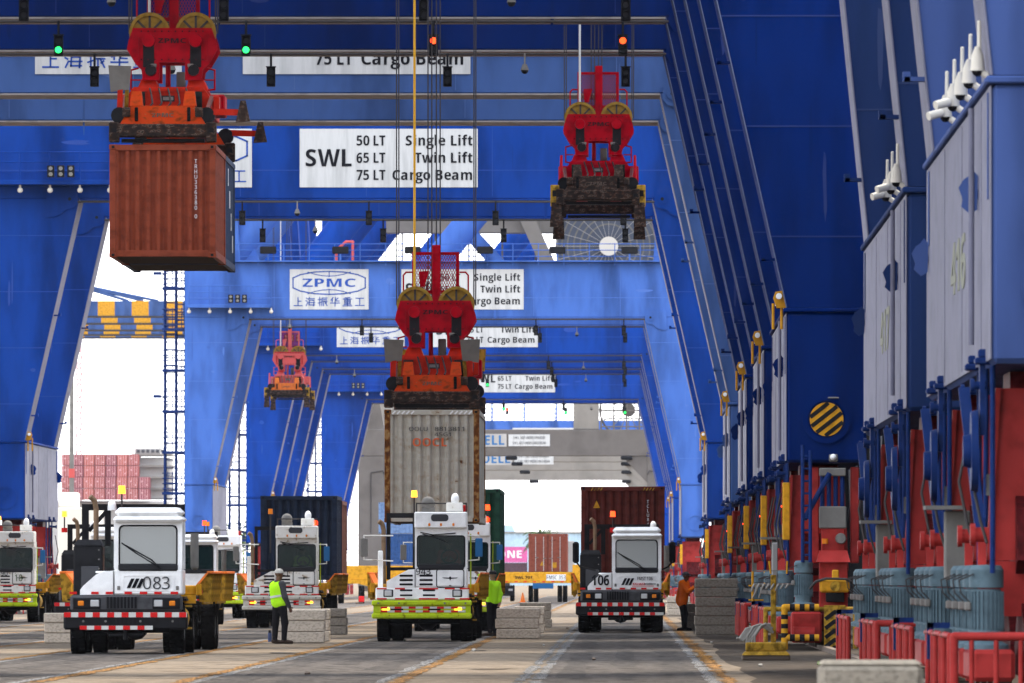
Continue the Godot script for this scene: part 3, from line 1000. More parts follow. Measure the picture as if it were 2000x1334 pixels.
func walkway(root: Node3D, z0: float, blue: Material) -> void:
	var x1 := -21.5
	var w := part(root, "walkway", G.new().bb(XL - 1.5, x1, BEAM0 + 0.55, BEAM0 + 0.75, z0 + 1.2, z0, 0.02), blue)
	var r := G.new()
	for k in 3:
		r.cyl(Vector3(XL - 1.5, BEAM0 + 1.1 + 0.4 * k, z0 + 1.15), Vector3(x1, BEAM0 + 1.1 + 0.4 * k, z0 + 1.15), 0.03, 0.03, 5)
	part(w, "handrail", r, blue)
	for k in 5:
		var x: float = XL - 1.4 + k * 1.25
		part(w, "handrail_post", G.new().cyl(Vector3(x, BEAM0 + 0.6, z0 + 1.15), Vector3(x, BEAM0 + 1.95, z0 + 1.15), 0.035, 0.035, 5), blue)
		part(w, "lamp", G.new().cyl(Vector3(x, BEAM0 + 0.55, z0 + 0.9), Vector3(x, BEAM0 + 0.4, z0 + 0.9), 0.05, 0.05, 6).ball(Vector3(x, BEAM0 + 0.33, z0 + 0.9), 0.12, 5, 8), mats.cream)
	for k in 3:
		var x := -23.95 + 0.42 * k
		var s := part(w, "signal_box", G.new().bb(x - 0.15, x + 0.15, BEAM0 + 0.85, BEAM0 + 1.35, z0 + 1.4, z0 + 1.22, 0.02), mats.black)
		for q in 2:
			part(s, "signal_lens", G.new().cyl(Vector3(x, BEAM0 + 0.98 + 0.24 * q, z0 + 1.4), Vector3(x, BEAM0 + 0.98 + 0.24 * q, z0 + 1.42), 0.085, 0.085, 12), mats.grey_box)


# caged stair tower on the outer side of the water-side leg
func stair_tower(root: Node3D, run: float) -> void:
	var xa := XL - 1.6
	var xb := xa - 1.35
	var m: Material = mats.steel_blue
	for x in [xa - 0.1, (xa + xb) * 0.5, xb]:
		for z in [-0.4, -2.5]:
			part(root, "stair_post", G.new().cyl(Vector3(x, 0.6, z), Vector3(x, 21.5, z), 0.06, 0.06, 6), m)
	var rungs := G.new()
	for k in 42:
		rungs.cyl(Vector3(xa - 0.1, 0.9 + k * 0.48, -0.45), Vector3((xa + xb) * 0.5, 0.9 + k * 0.48, -0.45), 0.03, 0.03, 5)
		rungs.cyl(Vector3((xa + xb) * 0.5, 1.1 + k * 0.48, -2.4), Vector3(xb, 1.1 + k * 0.48, -2.4), 0.03, 0.03, 5)
		rungs.cyl(Vector3(xa - 0.1, 1.0 + k * 0.48, -2.5), Vector3(xb, 1.0 + k * 0.48, -0.4), 0.022, 0.022, 5)
	part(root, "ladder_rungs", rungs, m)
	for k in 8:
		var y := 1.6 + k * 2.5
		part(root, "stair_landing", G.new().bb(xa, xb - 0.15, y, y + 0.16, -0.3, -2.6), m)
		var r := G.new()
		for q in 4:
			r.cyl(Vector3(xa - 0.1, y + 0.35 + 0.32 * q, -0.3), Vector3(xb - 0.12, y + 0.35 + 0.32 * q, -0.3), 0.032, 0.032, 5)
			r.cyl(Vector3(xb - 0.12, y + 0.35 + 0.32 * q, -0.3), Vector3(xb - 0.12, y + 0.35 + 0.32 * q, -2.6), 0.028, 0.028, 5)
		for q in 4:
			r.cyl(Vector3(xa - 0.3 - q * 0.28, y, -0.35), Vector3(xa - 0.3 - q * 0.28, y + 1.4, -0.35), 0.026, 0.026, 5)
		part(root, "stair_rail", r, m)
		if k % 3 == 1:
			part(root, "stair_floodlight", G.new().bb(xb - 0.7, xb - 0.2, y + 0.9, y + 1.1, -0.6, -0.9).cyl(Vector3(xb - 0.3, y + 1.0, -0.8), Vector3(xb, y + 0.9, -0.8), 0.04, 0.04, 5), m)


# red travelling gear under one sill: equalisers, bogies, motors, guards (parts of the crane)
func bogies(root: Node3D, s: int, xi: float, run: float, d: float) -> void:
	var near := d < 420.0
	var xc: float = xi + s * 0.76
	var red: Material = mats.bogie_red
	var half := 4.6
	for e in 2:
		var zc: float = -half - 0.2 if e == 0 else -run + half + 0.2
		# main equaliser: narrow at the sill, wide over the bogies
		var eq := PackedVector2Array([Vector2(-1.1, 3.98), Vector2(1.1, 3.98), Vector2(1.5, 3.1), Vector2(3.2, 2.35), Vector2(3.5, 1.75), Vector2(2.6, 1.5), Vector2(1.2, 1.75), Vector2(0, 1.9), Vector2(-1.2, 1.75), Vector2(-2.6, 1.5), Vector2(-3.5, 1.75), Vector2(-3.2, 2.35), Vector2(-1.5, 3.1)])
		var yz := Transform3D(Basis(Vector3.UP, PI / 2), Vector3(xc + 0.42, 0, zc))
		part(root, "equaliser", G.new().prism(eq, 0.84, yz), mats.grease_red)  # shade under the sill is put into this darker red
		for q in [-1.0, 1.0]:
			# hanger leg between sill and equaliser, with its flange plates
			var lz: float = zc + q * 2.4
			var hang := part(root, "hanger_leg", G.new().hexa([Vector3(xi + s * 0.05, 1.75, lz - 0.5), Vector3(xc + s * 0.6, 1.75, lz - 0.5), Vector3(xc + s * 0.6, 1.75, lz + 0.5), Vector3(xi + s * 0.05, 1.75, lz + 0.5), Vector3(xi + s * 0.16, 3.75, lz - 0.4), Vector3(xc + s * 0.5, 3.75, lz - 0.4), Vector3(xc + s * 0.5, 3.75, lz + 0.4), Vector3(xi + s * 0.16, 3.75, lz + 0.4)]), red)
			part(hang, "flange", G.new().beam(Vector3(xi + s * 0.03, 1.75, lz + 0.52), Vector3(xi + s * 0.14, 3.75, lz + 0.42), 0.06, 0.14, Vector3(0, 0, 1)), red)
			part(hang, "foot", G.new().hexa([Vector3(xi + s * 0.02, 1.1, lz - 0.5), Vector3(xc + s * 0.4, 1.1, lz - 0.5), Vector3(xc + s * 0.4, 1.1, lz + 0.5), Vector3(xi + s * 0.02, 1.1, lz + 0.5), Vector3(xi - s * 0.02, 1.74, lz - 0.55), Vector3(xc + s * 0.6, 1.74, lz - 0.55), Vector3(xc + s * 0.6, 1.74, lz + 0.55), Vector3(xi - s * 0.02, 1.74, lz + 0.55)]), red)
			part(hang, "rocker_pin", G.new().cyl(Vector3(xi + s * 0.1, 2.05, lz + 0.3), Vector3(xi - s * 0.16, 2.05, lz + 0.3), 0.09, 0.09, 10).cyl(Vector3(xi - s * 0.12, 2.05, lz + 0.3), Vector3(xi - s * 0.18, 2.05, lz + 0.3), 0.13, 0.13, 8), red)
			part(hang, "tie_rod", G.new().beam(Vector3(xi - s * 0.06, 1.3, lz + 0.9), Vector3(xi - s * 0.05, 1.95, lz + 0.5), 0.05, 0.1, Vector3(1, 0, 0)), red)
			if near:
				part(hang, "junction_box", G.new().bb(xi + s * 0.0, xi + s * 0.1, 2.5, 2.75, lz + 0.56, lz + 0.46, 0.01), mats.grey_box)
			part(hang, "pivot_pin", G.new().cyl(Vector3(xc - 0.62, 1.3, lz), Vector3(xc + 0.62, 1.3, lz), 0.17, 0.17, 12), red)
			part(hang, "cable", G.new().tube([Vector3(xi - s * 0.02, 3.4, lz), Vector3(xi - s * 0.16, 2.7, lz + 0.3), Vector3(xi - s * 0.07, 2.2, lz + 0.6), Vector3(xi, 1.95, lz + 0.7)], 0.02, 5), mats.rope)
			var bog := part(root, "bogie", G.new().prism(PackedVector2Array([Vector2(-1.75, 0.4), Vector2(1.75, 0.4), Vector2(1.75, 0.75), Vector2(0.7, 1.25), Vector2(-0.7, 1.25), Vector2(-1.75, 0.75)]), 0.7, Transform3D(Basis(Vector3.UP, PI / 2), Vector3(xc + 0.35, 0, lz))), mats.grease_red)
			for w in [-1.0, 1.0]:
				part(bog, "wheel", G.new().cyl(Vector3(xc - 0.1, 0.46, lz + w * 1.15), Vector3(xc + 0.1, 0.46, lz + w * 1.15), 0.36, 0.36, 18).cyl(Vector3(xc - 0.14, 0.46, lz + w * 1.15), Vector3(xc - 0.1, 0.46, lz + w * 1.15), 0.41, 0.41, 18), mats.rail)
				motor(root, Vector3(xi + s * (-0.02), 0.72, lz + w * 1.15), s)
			part(bog, "gearbox", G.new().bb(xi - s * 0.2, xi + s * 0.3, 0.35, 0.72, lz - 1.6, lz + 1.6, 0.05), red)
		# blue pivot disc and its diagonal stay, hung from the sill
		var dz: float = zc + 2.9
		if d < 200.0:
			var c := Vector3(xi - s * 0.10, 3.02, dz)
			var disc := part(root, "pivot_disc", G.new().cyl(c, c - Vector3(s * 0.08, 0, 0), 0.48, 0.46, 24), mats.steel_blue)
			part(disc, "hub", G.new().cyl(c - Vector3(s * 0.08, 0, 0), c - Vector3(s * 0.17, 0, 0), 0.2, 0.18, 12), mats.steel_blue)
			part(disc, "hanger", G.new().bb(xi - s * 0.02, xi - s * 0.08, 3.2, SILL0 + 0.05, dz - 0.2, dz + 0.2), mats.steel_blue)
			part(root, "diagonal_stay", G.new().beam(Vector3(xi - s * 0.16, SILL0 - 0.2, dz - 3.2), Vector3(xi - s * 0.02, 2.0, dz - 1.0), 0.04, 0.13, Vector3(1, 0, 0)), mats.steel_blue)
		for q in [-0.2, 1.0]:
			var z: float = zc + q * 3.0
			part(root, "pivot_bolt", G.new().cyl(Vector3(xi, SILL0 - 0.22, z), Vector3(xi - s * 0.18, SILL0 - 0.22, z), 0.05, 0.05, 10).cyl(Vector3(xi - s * 0.14, SILL0 - 0.22, z), Vector3(xi - s * 0.19, SILL0 - 0.22, z), 0.08, 0.08, 8), mats.steel_blue)
			part(root, "support_bracket", G.new().bb(xi + s * 0.05, xi - s * 0.14, SILL0 + 0.02, SILL0 + 0.10, z - 0.2, z + 0.2, 0.02).bb(xi, xi - s * 0.1, SILL0 + 0.10, SILL0 + 0.2, z - 0.1, z + 0.1, 0.02), mats.steel_blue)
		# grey control cabinet and its blue stand
		if e == 0:
			part(root, "control_cabinet", G.new().bb(xi - s * 0.14, xi + s * 0.18, 1.52, 2.4, -13.2, -13.8, 0.02), mats.grey_box)
			part(root, "cabinet_roof", G.new().bb(xi - s * 0.4, xi + s * 0.1, 2.41, 2.46, -12.9, -13.9), mats.grey_box)
			part(root, "cabinet_stand", G.new().bb(xi, xi + s * 0.08, 0.3, 1.52, -13.5, -13.6), mats.steel_blue)
		part(root, "stub_post", G.new().bb(xi - s * 0.5, xi - s * 0.42, 0.55, 1.0, zc - 3.9, zc - 3.8).bb(xi - s * 0.5, xi - s * 0.1, 0.93, 1.0, zc - 3.9, zc - 3.8), mats.steel_blue)
		# warning box: yellow, slotted
		if e == 0 and d > 200.0:
			var yb := part(root, "warning_box", G.new().bb(xi - s * 0.08, xi + s * 0.08, 2.35, 3.58, zc + 4.4, zc + 4.0, 0.02), mats.yellow)
			part(yb, "grille", G.new().bb(xi - s * 0.082, xi - s * 0.09, 2.7, 3.5, zc + 4.34, zc + 4.06), mats.black)
			part(yb, "lamp", G.new().bb(xi - s * 0.09, xi - s * 0.11, 3.05, 3.09, zc + 4.3, zc + 4.1), mats.lamp_red)
		# tubular guards
		for k in 3:
			var z: float = zc - 3.6 + k * 3.3
			var gx: float = xi - s * 0.46
			var hoop := part(root, "wheel_guard", G.new().tube([Vector3(gx, 0.04, z - 1.1), Vector3(gx, 0.88, z - 1.1), Vector3(gx, 0.88, z + 1.1), Vector3(gx, 0.04, z + 1.1)], 0.037, 8), red)
			part(hoop, "joining_rail", G.new().cyl(Vector3(gx, 0.87, z - 2.2), Vector3(gx, 0.87, z - 1.1), 0.03, 0.03, 7), red)
			part(hoop, "scuffed_cap", G.new().cyl(Vector3(gx, 0.85, z - 1.1), Vector3(gx, 0.922, z - 1.1), 0.042, 0.04, 8), mats.rail)
		# stays and cable pipes between sill and gear
		for q in 3:
			part(root, "pipe", G.new().cyl(Vector3(xi + s * 0.04, 1.6, zc + 3.9 - q * 2.3), Vector3(xi + s * 0.04, SILL0, zc + 3.9 - q * 2.3), 0.035, 0.035, 6), mats.steel_blue)
	# end face: guard across, buffer and cross beam
	var gx: float = xi - s * 0.46
	var front := part(root, "end_guard", G.new().tube([Vector3(gx, 0.04, 0.9), Vector3(gx, 0.88, 0.9), Vector3(gx + s * 1.9, 0.88, 0.9), Vector3(gx + s * 1.9, 0.04, 0.9)], 0.05, 8), red if not (d > 220 and d < 260) else mats.yellow_dirty)
	for q in 6:
		if not (d > 220 and d < 260):
			part(front, "guard_bar", G.new().cyl(Vector3(gx + s * (0.2 + q * 0.28), 0.04, 0.9), Vector3(gx + s * (0.2 + q * 0.28), 0.86, 0.9), 0.03, 0.03, 7), red)


var motor_meshes := {}
func motor(root: Node3D, p: Vector3, s: int) -> void:
	if motor_meshes.is_empty():
		var g := G.new()
		g.lathe(Vector3.ZERO, Vector3.UP, [Vector2(0.26, 0.0), Vector2(0.26, 0.05), Vector2(0.18, 0.09), Vector2(0.18, 0.2), Vector2(0.175, 0.22), Vector2(0.175, 0.68), Vector2(0.16, 0.70)], 20)
		motor_meshes.body = g.mesh()
		var c := G.new()
		c.lathe(Vector3.ZERO, Vector3.UP, [Vector2(0.16, 0.705), Vector2(0.20, 0.715), Vector2(0.20, 0.92), Vector2(0.165, 0.97), Vector2(0.0, 0.98)], 20)
		motor_meshes.cover = c.mesh()
		var f := G.new()
		for i in 24:
			var a := TAU * i / 24
			f.box(Vector3(cos(a) * 0.185, 0.45, sin(a) * 0.185), Vector3(0.04, 0.44, 0.012), 0.0, Basis(Vector3.UP, -a))
		f.lathe(Vector3.ZERO, Vector3.UP, [Vector2(0.21, 0.20), Vector2(0.21, 0.225)], 20)
		motor_meshes.fins = f.mesh()
		motor_meshes.box = G.new().box(Vector3.ZERO, Vector3(0.08, 0.10, 0.12), 0.015).mesh()
		motor_meshes.cable = G.new().tube([Vector3(0, 0, 0), Vector3(-0.1, 0.1, 0.02), Vector3(-0.12, 0.25, 0.03), Vector3(0.05, 0.32, 0.02)], 0.009, 5).mesh()
	var m := part(root, "drive_motor", motor_meshes.body, mats.motor, p)
	part(m, "fan_cover", motor_meshes.cover, mats.motor)
	part(m, "cooling_fins", motor_meshes.fins, mats.motor)
	part(m, "terminal_box", motor_meshes.box, mats.grey_box, Vector3(-s * 0.22, 0.5, 0.08))
	part(m, "cable", motor_meshes.cable, mats.rope, Vector3(-s * 0.20, 0.55, 0.12))


func quay_cranes() -> void:
	crane("nearest blue crane, pale sill with five cameras above the grey drive motors", 123.0, {"paint": "pale_denim", "xr": 4.2, "slope": 0.105, "run": 26.0, "eye": false, "cameras": 5})
	crane("blue crane between the nearest one and the one with the striped hatch", 158.0, {"paint": "denim", "xr": 4.15, "slope": 0.1, "run": 28.0, "eye": false, "cameras": 3})
	var p := crane("dark blue crane with the yellow and black striped round hatch", 229.0, {"paint": "navy", "striped": true, "cameras": 2})
	striped_end(p)
	crane("dark blue crane just behind the one with the striped hatch", 266.0, {"paint": "navy", "cameras": 2})
	crane("dark navy crane with lit green and red signals over the lanes", 304.0, {"paint": "navy", "lit": "ggrr....", "cameras": 2})
	crane("weathered slate blue crane whose load sign is cut by the navy beam", 352.0, {"paint": "slate", "run": 24.0, "lights": false, "signs": true, "sign_shift": 0.15, "sign_x": 1.1})
	crane("royal blue crane with the whole load sign over the lanes", 450.0, {"paint": "royal", "run": 26.0, "signs": true, "walkway": true})
	var b := crane("pale blue crane with cable reel and handrail on its beam", 655.0, {"paint": "sky_blue", "run": 23.0, "signs": true, "walkway": true, "rail": true, "brace": true, "stairs": true})
	cable_reel(b)
	crane("cobalt crane behind the pale one, its emblem half hidden", 762.0, {"paint": "cobalt", "run": 25.0, "signs": true, "walkway": true, "brace": true, "stairs": true})
	crane("cobalt crane whose sign shows only as a white strip", 812.0, {"paint": "cobalt", "run": 23.0, "signs": true, "brace": true, "lit": "....gg.."})
	crane("cobalt crane with green signals before the grey cranes", 951.0, {"paint": "cobalt", "run": 24.0, "signs": true, "sign_shift": 0.05, "walkway": true, "brace": true, "stairs": true, "lit": "rg..rrgg"})


func cable_reel(root: Node3D) -> void:
	# stands on the far side of the portal, axle along the quay
	var c := Vector3(-1.0, 22.35, -20.0)
	var reel := part(root, "cable_reel", G.new().ring(circ(3.35, Vector2.ZERO, 40), circ(3.2, Vector2.ZERO, 40), 0.3, rot(0, 0, 0, c)), mats.grey_box)
	part(reel, "hub", G.new().cyl(c + Vector3(0, 0, 0.3), c - Vector3(0, 0, 0.4), 0.6, 0.6, 20), mats.cream)
	for k in 24:
		var a := TAU * k / 24
		part(reel, "spoke", G.new().beam(c + Vector3(cos(a), sin(a), 0) * 0.55, c + Vector3(cos(a), sin(a), 0) * 3.25, 0.03, 0.06, Vector3(0, 0, 1)), mats.ship_grey)
	part(reel, "cable_pack", G.new().cyl(c - Vector3(0, 0, 0.25), c - Vector3(0, 0, 0.6), 3.2, 3.2, 40), mat("cable_pack", Color(0.10, 0.115, 0.15), 0.6))
	for r in [1.4, 1.8, 2.2, 2.6, 2.95]:
		part(reel, "cable_turn", G.new().ring(circ(r + 0.05, Vector2.ZERO, 36), circ(r - 0.05, Vector2.ZERO, 36), 0.1, rot(0, 0, 0, c - Vector3(0, 0, 0.2))), mats.grey_box)
	part(root, "reel_frame", G.new().beam(c + Vector3(-3.6, -1.6, -0.6), c + Vector3(-5.8, 3.2, -0.6), 0.9, 0.9).beam(c + Vector3(-8.5, 2.6, -2), c + Vector3(4.5, 2.6, -2), 1.1, 1.1), mats.crane_grey_pale)
	part(root, "cross_girder", G.new().bb(-15, -2.5, 23.2, 24.4, -21, -22.5, 0.05), mats.crane_grey_pale)
	for k in 6:
		part(root, "girder_hanger", G.new().cyl(Vector3(-14 + k * 2.1, 20.8, -21.5), Vector3(-14 + k * 2.1, 23.2, -21.5), 0.07, 0.07, 6), mats.crane_grey)
	part(root, "reel_brace", G.new().cyl(c + Vector3(-9.5, 1.7, -1), c + Vector3(-6.2, -1.9, -1), 0.45, 0.45, 14), mats.paint_sky_blue)
	var h := G.new()
	h.tube([Vector3(-17.6, BEAM1 + 0.1, -1.4), Vector3(-17.6, BEAM1 + 0.8, -1.4), Vector3(-17.0, BEAM1 + 1.3, -1.4), Vector3(-16.6, BEAM1 + 1.3, -1.4), Vector3(-16.6, BEAM1 + 0.1, -1.4)], 0.09, 6)
	part(root, "davit", h, mats.far_red)


# fittings on the end of the crane with the striped hatch
func striped_end(root: Node3D) -> void:
	var u := func(x: float, y: float, z: float) -> Vector3: return Vector3((x - 1220.0) / 91.7, EYE + (1128.0 - y) / 91.7, z)
	var bx := func(x0: float, x1: float, y0: float, y1: float, z0: float, z1: float, b := 0.02) -> G:
		var lo: Vector3 = u.call(x0, y1, z0)
		var hi: Vector3 = u.call(x1, y0, z1)
		return G.new().bb(lo.x, hi.x, lo.y, hi.y, z0, z1, b)
	part(root, "cable_duct", bx.call(1600, 1652, 914, 930, 0.1, -0.3), mats.grey_box)
	for k in 4:
		part(root, "duct_pipe", G.new().cyl(u.call(1606 + k * 13, 930, 0.0), u.call(1606 + k * 13, 990, 0.0), 0.05, 0.05, 8), mats.steel_blue)
	part(root, "grey_panel", bx.call(1600, 1653, 989, 1032, 0.12, -0.2), mats.grey_box)
	part(root, "gear_housing", bx.call(1604, 1650, 1033, 1080, 0.1, -0.5), mats.bogie_red)
	var bell := part(root, "alarm_bell", G.new().cyl(u.call(1642, 1052, 0.1), u.call(1642, 1052, 0.28), 0.12, 0.10, 16), mats.grey_box)
	var lamp := part(root, "warning_lamp", G.new().cyl(u.call(1611, 1062, 0.2), u.call(1611, 1052, 0.2), 0.07, 0.07, 10), mats.amber_plain)
	part(root, "red_apron", G.new().hexa([u.call(1594, 1098, 0.5), u.call(1660, 1098, 0.5), u.call(1660, 1098, -0.4), u.call(1594, 1098, -0.4), u.call(1600, 1075, 0.2), u.call(1654, 1075, 0.2), u.call(1654, 1075, -0.4), u.call(1600, 1075, -0.4)]), mats.bogie_red)
	part(root, "red_column", bx.call(1600, 1655, 1098, 1190, 0.35, -0.5), mats.bogie_red)
	var drum := part(root, "rail_clamp", bx.call(1600, 1658, 1132, 1157, 0.8, 0.36, 0.04), mats.yellow)
	part(drum, "clamp_head", bx.call(1624, 1637, 1113, 1132, 0.75, 0.5), mats.yellow)
	part(drum, "clamp_wheel", G.new().cyl(u.call(1630, 1145, 0.8), u.call(1630, 1145, 0.92), 0.11, 0.11, 14), mats.yellow_dirty)
	part(drum, "clamp_base", bx.call(1612, 1648, 1157, 1176, 0.7, 0.4), mats.black_paint)
	part(root, "buffer_cable", G.new().tube([u.call(1580, 1150, 0.7), u.call(1592, 1136, 0.75), u.call(1612, 1130, 0.85), u.call(1650, 1131, 0.85), u.call(1668, 1140, 0.7)], 0.03, 6), mats.rope)
	var buf := part(root, "buffer_plate", bx.call(1608, 1650, 1182, 1266, 0.95, 0.75, 0.01), mats.yellow_dirty)
	for k in 5:
		var c: Vector3 = u.call(1629, 1196 + k * 18.0, 0.955)
		if k == 4:
			c.y += 0.03
		for q in [-1.0, 1.0]:
			part(buf, "chevron_bar", G.new().bar2(Vector2(0, 0.0), Vector2(q * 0.15, -0.115), 0.085, 0.01, rot(0, 0, 0, c + Vector3(q * 0.02, 0.0, 0.006 + q * 0.002))), mats.black_paint)
	# striped pipe guard
	var gp := [u.call(1531, 1263, 1.0), u.call(1531, 1184, 1.0), u.call(1596, 1184, 1.0), u.call(1596, 1184, 1.0)]
	var pg := part(root, "pipe_guard", G.new().tube([u.call(1531, 1268, 1.0), u.call(1531, 1186, 1.0), u.call(1598, 1186, 1.0)], 0.075, 10).tube([u.call(1531, 1245, 1.0), u.call(1598, 1245, 1.0)], 0.075, 10), mats.yellow)
	for k in 3:
		var y := 1200.0 + k * 18.0
		part(pg, "black_band", G.new().cyl(u.call(1531, y, 1.0), u.call(1531, y + 9, 1.0), 0.078, 0.078, 10), mats.black_paint)
		for y2 in [1186.0, 1245.0]:
			part(pg, "black_band", G.new().cyl(u.call(1541 + k * 19, y2, 1.0), u.call(1551 + k * 19, y2, 1.0), 0.078, 0.078, 10), mats.black_paint)
	part(root, "lower_frame", bx.call(1545, 1604, 1195, 1255, 0.6, -0.4, 0.04), mats.bogie_red)
	part(root, "roller", G.new().cyl(u.call(1548, 1238, 0.7), u.call(1590, 1238, 0.7), 0.16, 0.16, 14), mats.bogie_red)
	motor(root, u.call(1569, 1184, 0.2), 1)
	# ladder and diagonal stays
	var lad := part(root, "ladder", G.new().cyl(u.call(1567, 870, 0.4), u.call(1567, 1098, 0.4), 0.045, 0.045, 6).cyl(u.call(1582, 880, 0.4), u.call(1582, 1098, 0.4), 0.045, 0.045, 6), mats.steel_blue)
	for k in 9:
		part(lad, "rung", G.new().cyl(u.call(1567, 892 + k * 24, 0.4), u.call(1582, 892 + k * 24, 0.4), 0.025, 0.025, 5), mats.steel_blue)
	part(root, "diagonal_stay", G.new().cyl(u.call(1570, 1015, 0.35), u.call(1620, 925, 0.15), 0.06, 0.06, 8), mats.steel_blue)
	for q in [-1.0, 1.0]:
		part(root, "side_column", bx.call(1585 if q < 0 else 1662, 1600 if q < 0 else 1678, 912, 1100, -0.2, -0.9), mats.bogie_red)
	var cam := part(root, "wall_camera", bx.call(1619, 1636, 887, 902, 0.12, 0.01), mats.grey_box)
	part(cam, "dome", G.new().ball(u.call(1627, 893, 0.2), 0.07, 6, 10), mats.white_paint)
	part(root, "handle", G.new().cyl(u.call(1617, 777, 0.08), u.call(1638, 777, 0.08), 0.02, 0.02, 6), mats.grey_box)


# ---------------------------------------------------------------- containers
func box_paint(key: String, c: Color, cover := "wear") -> StandardMaterial3D:
	return mat("box_" + key, c, 0.5, 0, cover, Vector3(0.3, 0.45, 0.3), false, "dent", 0.15)


# a shipping container; p is the middle of its near lower edge
func container(label: String, p: Vector3, length: float, high: float, m: Material, o := {}) -> Node3D:
	var root := thing("shipping_container", label, "container", p, o.get("group", "shipping containers"))
	var w := 2.44
	var hw := w * 0.5
	var post: Material = o.get("post", m)
	var fine: float = o.get("pitch", 0.245)
	if o.get("doors", false):
		for s in [-1.0, 1.0]:
			var leaf := part(root, "door", G.new().bb(s * 0.02, s * (hw - 0.14), 0.18, high - 0.16, -0.02, -0.06, 0.01), m)
			for k in 4:
				part(leaf, "door_panel", G.new().bb(s * 0.10, s * (hw - 0.22), 0.28 + k * 0.57, 0.72 + k * 0.57, -0.005, -0.02, 0.01), m)
			for k in 2:
				var x: float = s * (0.27 + 0.5 * k)
				var lb := part(leaf, "locking_bar", G.new().cyl(Vector3(x, 0.2, 0.02), Vector3(x, high - 0.18, 0.02), 0.022, 0.022, 6), o.get("bar", m))
				part(lb, "handle", G.new().bb(x - s * 0.18, x + s * 0.02, 0.98 + 0.05 * k, 1.03 + 0.05 * k, 0.02, 0.05), mats.grey_box)
			for k in 3:
				part(leaf, "hinge", G.new().bb(s * (hw - 0.2), s * (hw - 0.1), 0.45 + k * 0.8, 0.57 + k * 0.8, -0.01, 0.01), m)
	else:
		part(root, "end_wall", G.new().ribs(w - 0.28, high - 0.30, fine, 0.075, rot(0, 0, 0, Vector3(-hw + 0.14, 0.17, -0.03))), m)
	for s in [-1.0, 1.0]:
		var b := Basis(Vector3.UP, PI / 2 * s)
		part(root, "side_wall", G.new().ribs(length - 0.3, high - 0.26, 0.28, 0.036, Transform3D(b, Vector3(s * (hw - 0.03), 0.16, -0.15 if s > 0 else -length + 0.15))), m)
		part(root, "top_rail", G.new().bb(s * (hw - 0.08), s * hw, high - 0.12, high - 0.004, -0.16, -length + 0.16), m)
		part(root, "bottom_rail", G.new().bb(s * (hw - 0.10), s * hw, 0.02, 0.17, -0.16, -length + 0.16), m)
		for z in [0.0, -length + 0.16]:
			part(root, "corner_post", G.new().bb(s * (hw - 0.15), s * (hw - 0.004), 0.12, high - 0.12, z - 0.003, z - 0.157, 0.012), post)
			for y in [0.0, high - 0.118]:
				var c := part(root, "corner_casting", G.new().bb(s * (hw - 0.18), s * (hw + 0.004), y, y + 0.118, z + 0.004, z - 0.165, 0.012), post)
				part(c, "casting_hole", G.new().bb(s * (hw - 0.12), s * (hw - 0.055), y + 0.03, y + 0.09, z + 0.008, z + 0.002).bb(s * (hw - 0.01), s * (hw + 0.007), y + 0.03, y + 0.09, z - 0.05, z - 0.12), mats.black)
	part(root, "back_wall", G.new().bb(-hw + 0.15, hw - 0.15, 0.1, high - 0.1, -length + 0.10, -length + 0.05), m)
	part(root, "front_header", G.new().bb(-hw + 0.15, hw - 0.15, high - 0.14, high - 0.006, -0.004, -0.10, 0.01), m)
	part(root, "front_sill", G.new().bb(-hw + 0.15, hw - 0.15, 0.02, 0.17, -0.004, -0.12, 0.01), m)
	part(root, "roof", G.new().bb(-hw + 0.08, hw - 0.08, high - 0.05, high - 0.02, -0.1, -length + 0.1), m)
	var under := part(root, "floor", G.new().bb(-hw + 0.1, hw - 0.1, 0.13, 0.15, -0.12, -length + 0.12), mats.black_paint)
	for k in int(length / 1.0):
		part(under, "cross_member", G.new().bb(-hw + 0.1, hw - 0.1, 0.02, 0.128, -0.4 - k, -0.46 - k), mats.rail)
	return root


